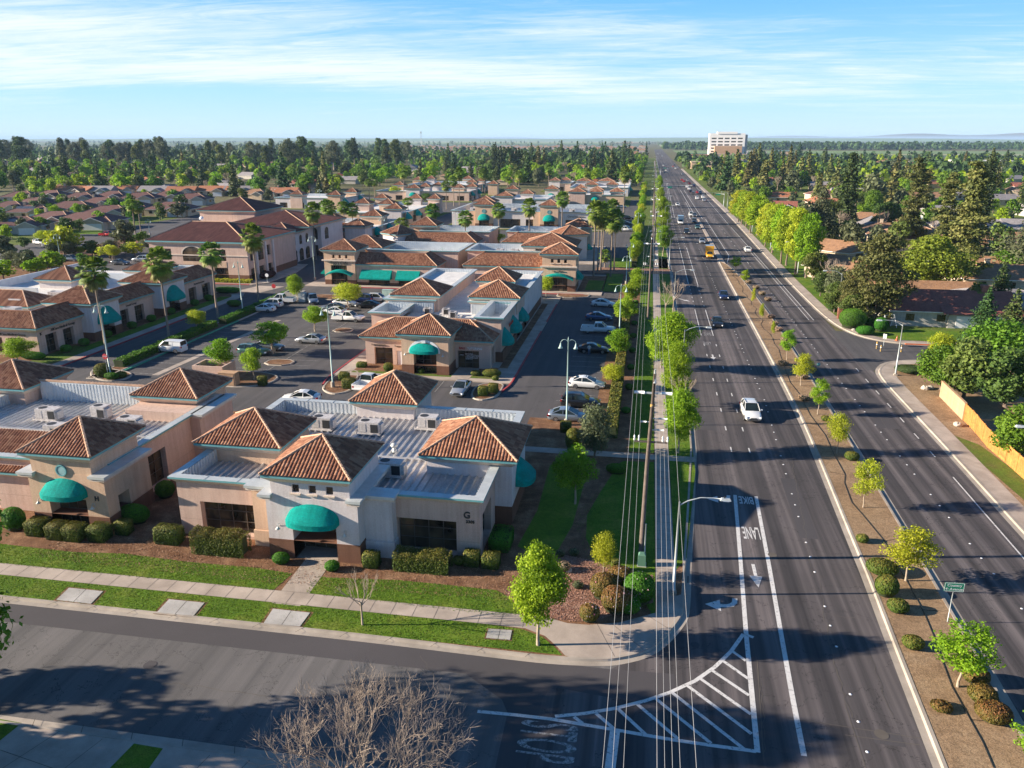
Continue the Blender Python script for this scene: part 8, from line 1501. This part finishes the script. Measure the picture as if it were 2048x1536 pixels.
for (px,by,ty,w_,k,lab) in [(1068,362,325,36,'far3','bright green tree grove beyond the cypress screen, left tree'),(1085,362,332,30,'far3','bright green tree grove beyond the cypress screen, right tree'),(790,398,372,34,'far5','yellow-green round tree between the office rows'),(672,392,355,34,'far5','yellow-green tree left of the office rows'),(220,516,490,46,'far5','yellow-green tree in the lot behind the medical building'),(270,512,484,36,'far5','yellow-green tree left of the two-storey office'),(105,540,500,44,'far3','green tree behind the medical building'),(75,548,515,40,'far3','lower green tree behind the medical building'),(8,560,520,50,'far3','green tree at the left edge behind the medical building'),(250,492,440,58,'far4','rusty-green spreading tree beside the cul-de-sac'),(355,435,405,50,'far4','rusty-green tree left of the two-storey roof'),(185,512,480,36,'far1','plum-coloured tree by the cul-de-sac'),(130,512,452,60,'far5','pale yellow-green tree before the grey house'),(15,520,470,50,'far4','pale tree at the left edge by the solar-panel house'),(60,545,500,40,'far4','olive shrub-like tree at the back lot edge'),(10,465,425,40,'far1','tree at the left edge between brown roofs')]:
    plant(k,px,by,ty,w_,lab,None)
# the left edge tree and neighbours outside the frame that throw the shade
tree('big1',-35.6,28.5,15.6,'tall green leafy tree cut by the left edge of the picture',None,11.2)
for (x,y,h,w_) in [(-45,25.5,12,10),(-40,21.5,13,9),(-50,30.5,8,7)]: tree('dense1',x,y,h,'street tree just outside the lower left corner whose shade crosses the street','street trees outside the lower left corner',w_)
# far woodland, suburb and fields
def cloudtrees(n,xf,yr,hr,seed,mat,name,nl=34,cond=None,taper=.9):
    r=np.random.RandomState(seed); C=[];Nn=[];Sz=[];Rv=[]; k=0; t_=0
    while k<n and t_<n*40:
        t_+=1; y=yr[0]+(yr[1]-yr[0])*r.rand()**1.2; x=xf[0]*y+(xf[1]-xf[0])*y*r.rand()
        if not inview(x,y,30) or not free(x,y,3) or (cond and not cond(x,y)): continue
        h=r.uniform(*hr); w_=h*r.uniform(.28,.5) if r.rand()<taper else h*.16; m=nl; d=r.normal(size=(m,3)); d/=np.linalg.norm(d,axis=1,keepdims=True); zz=r.rand(m)
        prof=np.sin(np.pi*np.clip(zz*.85+.15,0,1))**.7; C.append(np.stack([x+d[:,0]*w_*prof,y+d[:,1]*w_*prof,h*(.08+.9*zz)],1)); nn=d.copy(); nn[:,2]=np.abs(nn[:,2])*.6+.2; Nn.append(nn+r.normal(size=(m,3))*.3); Sz.append(np.full(m,max(.9,w_*.42))); Rv.append(np.full(m,r.rand())); k+=1
    me=leafmesh(name,mat,np.concatenate(C),np.concatenate(Nn),np.concatenate(Sz),seed,asp=.9,rv=np.concatenate(Rv)); o=bpy.data.objects.new(name,me); COL.objects.link(o); return o
tag(cloudtrees(1500,(-.95,-.015),(880,2600),(8,17),1,'leaf_dark','far_woodland',cond=lambda x,y:not(y>1900 and x>-.28*y)),'far dark woodland running to the skyline left of the boulevard','woodland',None,'stuff')
tag(cloudtrees(900,(-.95,-.015),(620,1900),(6,11),2,'leaf_green','far_woodland'),'far green treetops between the houses left of the boulevard','woodland',None,'stuff')
tag(cloudtrees(420,(.03,.66),(650,1500),(7,14),3,'leaf_dark','far_woodland'),'far dark treetops right of the boulevard','woodland',None,'stuff')
tag(cloudtrees(260,(.03,.66),(600,1300),(6,11),4,'leaf_spring','far_woodland'),'far light green treetops right of the boulevard','woodland',None,'stuff')
tag(cloudtrees(700,(.012,.7),(2300,3300),(14,24),5,'leaf_dark','far_woodland',cond=lambda x,y:abs(y-2700-.15*x)<260),'bluish tree belt across the fields near the right skyline','woodland',None,'stuff')
tag(cloudtrees(520,(-.9,.5),(3300,7000),(10,20),6,'leaf_dark','far_woodland',nl=20),'thin scattered trees of the distant plain','woodland',None,'stuff')
mb=MB(); r=random.Random(17)
for i in range(620):
    y=r.uniform(1500,3300); x=r.uniform(-.34,-.006)*y
    if not free(x,y,0): continue
    w_,d,h=r.uniform(10,17),r.uniform(9,13),r.choice([3,3,5.5]); mb.box(x-w_/2,x+w_/2,y-d/2,y+d/2,0,h,1); k=r.choice([0,0,2]); mb.face([(x-w_/2-.5,y-d/2-.5,h),(x+w_/2+.5,y-d/2-.5,h),(x+w_/2-3,y,h+2.4),(x-w_/2+3,y,h+2.4)],k); mb.face([(x+w_/2+.5,y-d/2-.5,h),(x+w_/2+.5,y+d/2+.5,h),(x+w_/2-3,y,h+2.4)],k); mb.face([(x-w_/2-.5,y+d/2+.5,h),(x-w_/2-.5,y-d/2-.5,h),(x-w_/2+3,y,h+2.4)],k)
o=mb.build('far_suburb',[MT['shD'],MT['wallC'],MT['shE']]); tag(o,'pale far suburb spread below the skyline left of the vanishing point','suburb',None,'stuff')
for (px,py,l,h,mt,lab) in [(1255,287,70,12,'wallA','long orange-topped school building near the vanishing point'),(1420,338,40,7,'wallC','tan shopping block beside the far signal, right of the boulevard'),(1400,318,46,6,'shC','orange-walled shop row right of the boulevard near the vanishing point'),(1460,318,50,7,'wallA','low brown shop building below the white hospital tower'),(1500,312,60,8,'whiteroof','white-roofed warehouse right of the hospital tower'),(1970,335,60,7,'whiteroof','white-roofed warehouse at the right edge beyond the trees'),(1565,312,34,9,'teal','teal-roofed building among the right-hand trees'),(1440,345,36,8,'wallC','second tan shopping block behind the conifer')]:
    x,y=P(px,py,.1); b=Bld('commercial_building',lab,x,y); b.block(x-l/2,x+l/2,y,y+l*.5,h,'tan' if mt!='whiteroof' else 'white',ops={'S':[(x-l*.4,x-l*.1,.5,3,4,1),(x+l*.1,x+l*.4,.5,3,4,1)]},cap=False); q=MB(); q.box(x-l/2-.6,x+l/2+.6,y-.6,y+l*.5+.6,h,h+.8); q.build('roof',MT[mt],b.root,b.org)
# cell mast
x,y=P(843,300,.1); r_=empty('radio_mast',(x,y,.1),0,'thin lattice radio mast standing above the skyline left of centre','mast'); m=MB()
for a in range(3): m.tube([(2.2*math.cos(a*2.1),2.2*math.sin(a*2.1),0),(.5*math.cos(a*2.1),.5*math.sin(a*2.1),50)],.25,4)
for k in range(12):
    z=k*4; f=2.2-1.7*z/50; m.tube([(f,0,z),(-f*.5,f*.86,z+4),(-f*.5,-f*.86,z+4),(f,0,z)],.12,3)
m.build('lattice',MT['pole'],r_); m=MB(); m.box(-1.6,1.6,-1.6,1.6,47,52); m.build('antenna',MT['cap'],r_)
fm={'field_green':(.13,.20,.05),'field_pale':(.30,.30,.13),'field_dark':(.06,.10,.04)}
for n_2,c in fm.items(): MT[n_2]=simple(n_2,c,.95,.2,.004,world=True)
for i,(x0,x1,y0,y1,mt) in enumerate([(60,1500,1500,1900,'field_dark'),(60,2600,1900,2350,'field_green'),(400,1700,1750,1860,'field_pale'),(40,4200,3100,4300,'field_pale'),(40,6000,4300,6500,'field_green'),(-6000,-20,3500,5200,'field_dark'),(-5200,-300,5200,7600,'field_green'),(-3000,-20,7600,9500,'field_pale'),(100,9000,6500,9500,'field_dark')]): sheet('field',rect(x0,x1,y0,y1),.02+i*.03,mt)
def hills(name,y,d,fn,mt,x0,x1,n=90):
    mb=MB(); xs=[x0+(x1-x0)*i/n for i in range(n+1)]
    for i in range(n):
        a,b=xs[i],xs[i+1]; 
        for (ya,ka,yb,kb) in ((y,0,y+d*.5,.7),(y+d*.5,.7,y+d,1),(y+d,1,y+2*d,0)):
            mb.face([(a,ya,fn(a)*ka),(b,ya,fn(b)*ka),(b,yb,fn(b)*kb),(a,yb,fn(a)*kb)],smooth=True)
    o=mb.build(name,MT[mt]); o['kind']='structure'
sn=lambda x,a,b,c: math.sin(x/a+b)*c
hills('hills',10500,1500,lambda x:max(1,34+sn(x,1300,.4,9)+sn(x,560,1,4)+sn(x,4200,2.2,10)),'field_green',-12000,13000); 
MT['mountain']=simple('mountain_rock',(.16,.16,.15),.95,.2,.0004)
hills('mountains',32000,2500,lambda x:max(2,(260+sn(x,1900,.4,90)+sn(x,760,1,60)+sn(x,4200,.6,120))*min(1,max(0,(x-1500)/9000))*.85),'mountain',1000,26000,160)
hills('mountains',30500,1800,lambda x:max(2,90*math.exp(-((x+5600)/1900)**2)+60*math.exp(-((x+8300)/1800)**2)),'mountain',-14000,-1500,80)
# air
mb=MB(); mb.box(-28000,28000,-300,29000,-1.2,88); hz_=mb.build('haze',[]) if False else None
me=bpy.data.meshes.new('haze'); me.from_pydata(mb.v,[],mb.f); hzo=bpy.data.objects.new('haze',me); COL.objects.link(hzo); hzo['kind']='stuff'; hzo['label']='thin pale blue haze filling the air over the whole plain'
m=bpy.data.materials.new('haze_air'); m.use_nodes=True; t=m.node_tree; t.nodes.remove(t.nodes['Principled BSDF']); pv=nd(t,'ShaderNodeVolumePrincipled'); pv.inputs['Color'].default_value=(.50,.72,1.0,1); pv.inputs['Density'].default_value=5.5e-5; pv.inputs['Anisotropy'].default_value=.0; t.links.new(pv.outputs[0],t.nodes['Material Output'].inputs['Volume']); me.materials.append(m)

for i in range(34):
    yy=206+i*9.6+rr.uniform(-2,2); tree(rr.choice(['lot1','lot3','lot2','street1']),-2.9+rr.uniform(-.8,.8),yy,rr.uniform(3.8,6),'leafy tree of the screen row between the far lots and the sidewalk lawn','screen trees beside the sidewalk lawn',rr.uniform(3,4.5))
for i in range(46):
    yy=535+i*17+rr.uniform(-5,5); tree(rr.choice(['far1','far2','conifar2','far3']),rr.uniform(-22,-6),yy,rr.uniform(7,13),'tree in the belt along the west side of the far boulevard','belt trees along the far boulevard',rr.uniform(5,8))
for i in range(26):
    yy=360+i*26+rr.uniform(-8,8); tree(rr.choice(['far1','far2','far4']),rr.uniform(39,52),yy,rr.uniform(6,10),'tree in the belt along the east side of the far boulevard','belt trees along the far boulevard',rr.uniform(5,8))
# grass blades, chips
def inpoly(x,y,pl):
    c=False; n=len(pl)
    for i in range(n):
        (x1,y1),(x2,y2)=pl[i],pl[(i+1)%n]
        if (y1>y)!=(y2>y) and x<(x2-x1)*(y-y1)/(y2-y1)+x1: c=not c
    return c
def sprinkle(name,polys,n,size,mat,z,label,cat,seed,up=True,jit=.04):
    r=np.random.RandomState(seed); pts=[]
    ar=[abs(sum(p[i][0]*p[(i+1)%len(p)][1]-p[(i+1)%len(p)][0]*p[i][1] for i in range(len(p))))/2 for p in polys]; T=sum(ar)
    for p,a in zip(polys,ar):
        xs=[q[0] for q in p]; ys=[q[1] for q in p]; k=0; m=int(n*a/T)
        while k<m:
            x=r.uniform(min(xs),max(xs)); y=r.uniform(min(ys),max(ys))
            if inpoly(x,y,p): pts.append((x+r.normal()*jit,y+r.normal()*jit,z+size*.4*r.rand())); k+=1
    pts=np.array(pts); nn=r.normal(size=pts.shape); nn[:,2]=np.abs(nn[:,2])*(.5 if up else 3)
    me=leafmesh(name,mat,pts,nn,size,seed,asp=.35 if up else .6); o=bpy.data.objects.new(name,me); COL.objects.link(o); tag(o,label,cat,None,'stuff')
lawns=[LW1,LW2,[(-46,41.55),(-4.2,41.55),(-5.2,43.0),(-6.8,43.75),(-9,43.9),(-46,43.9)]]
leafmat('grass_blade',[(.08,.15,.012),(.13,.21,.016),(.24,.27,.05)],.3,hv=0); leafmat('chip',[(.14,.06,.03),(.26,.13,.075),(.42,.27,.17)],0,hv=0); leafmat('red_chip',[(.20,.09,.06),(.33,.17,.12),(.48,.32,.25)],0,hv=0)
sprinkle('lawn_blades',lawns,26000,.05,'grass_blade',.115,'grass blades of the sunny lawns along the cross street','grass',5)
sprinkle('lawn_blades',[[(3.4,54),(4.6,57),(5.8,72),(5.8,120),(3.4,120)],[(-.7,76),(1.9,76),(1.9,130),(-.7,130)],[(-1.1,73.3),(1.9,73.3),(1.9,47),(-2,49),(-5,60)]],14000,.05,'grass_blade',.113,'grass blades of the sidewalk lawns','grass',6)
sprinkle('mulch_chips',[[(-46,46.6),(-26,46.2),(-12,46.8),(-8,47),(-8,51.6),(-46,51.6)]],12000,.04,'chip',.115,'loose wood chips of the planting beds before the front buildings','mulch',7,False)
sprinkle('gravel_chips',[GV1],12000,.045,'red_chip',.118,'loose reddish chips of the corner gravel bed','gravel',8,False)
for i in range(44):
    px=rr.uniform(-20,300); py=rr.uniform(486,575)
    if 118<px<262 and py<505: continue
    if py>520+ (300-px)*.12: continue
    x,y=P(px,py,.1); k=rr.choice(['far4','lot3','far1','lot2','olive','far2']); h=rr.uniform(2,4.6); tree(k,x,y,h,'low bushy tree of the overgrown strip behind the medical building','bushy strip behind the medical building',h*1.25)
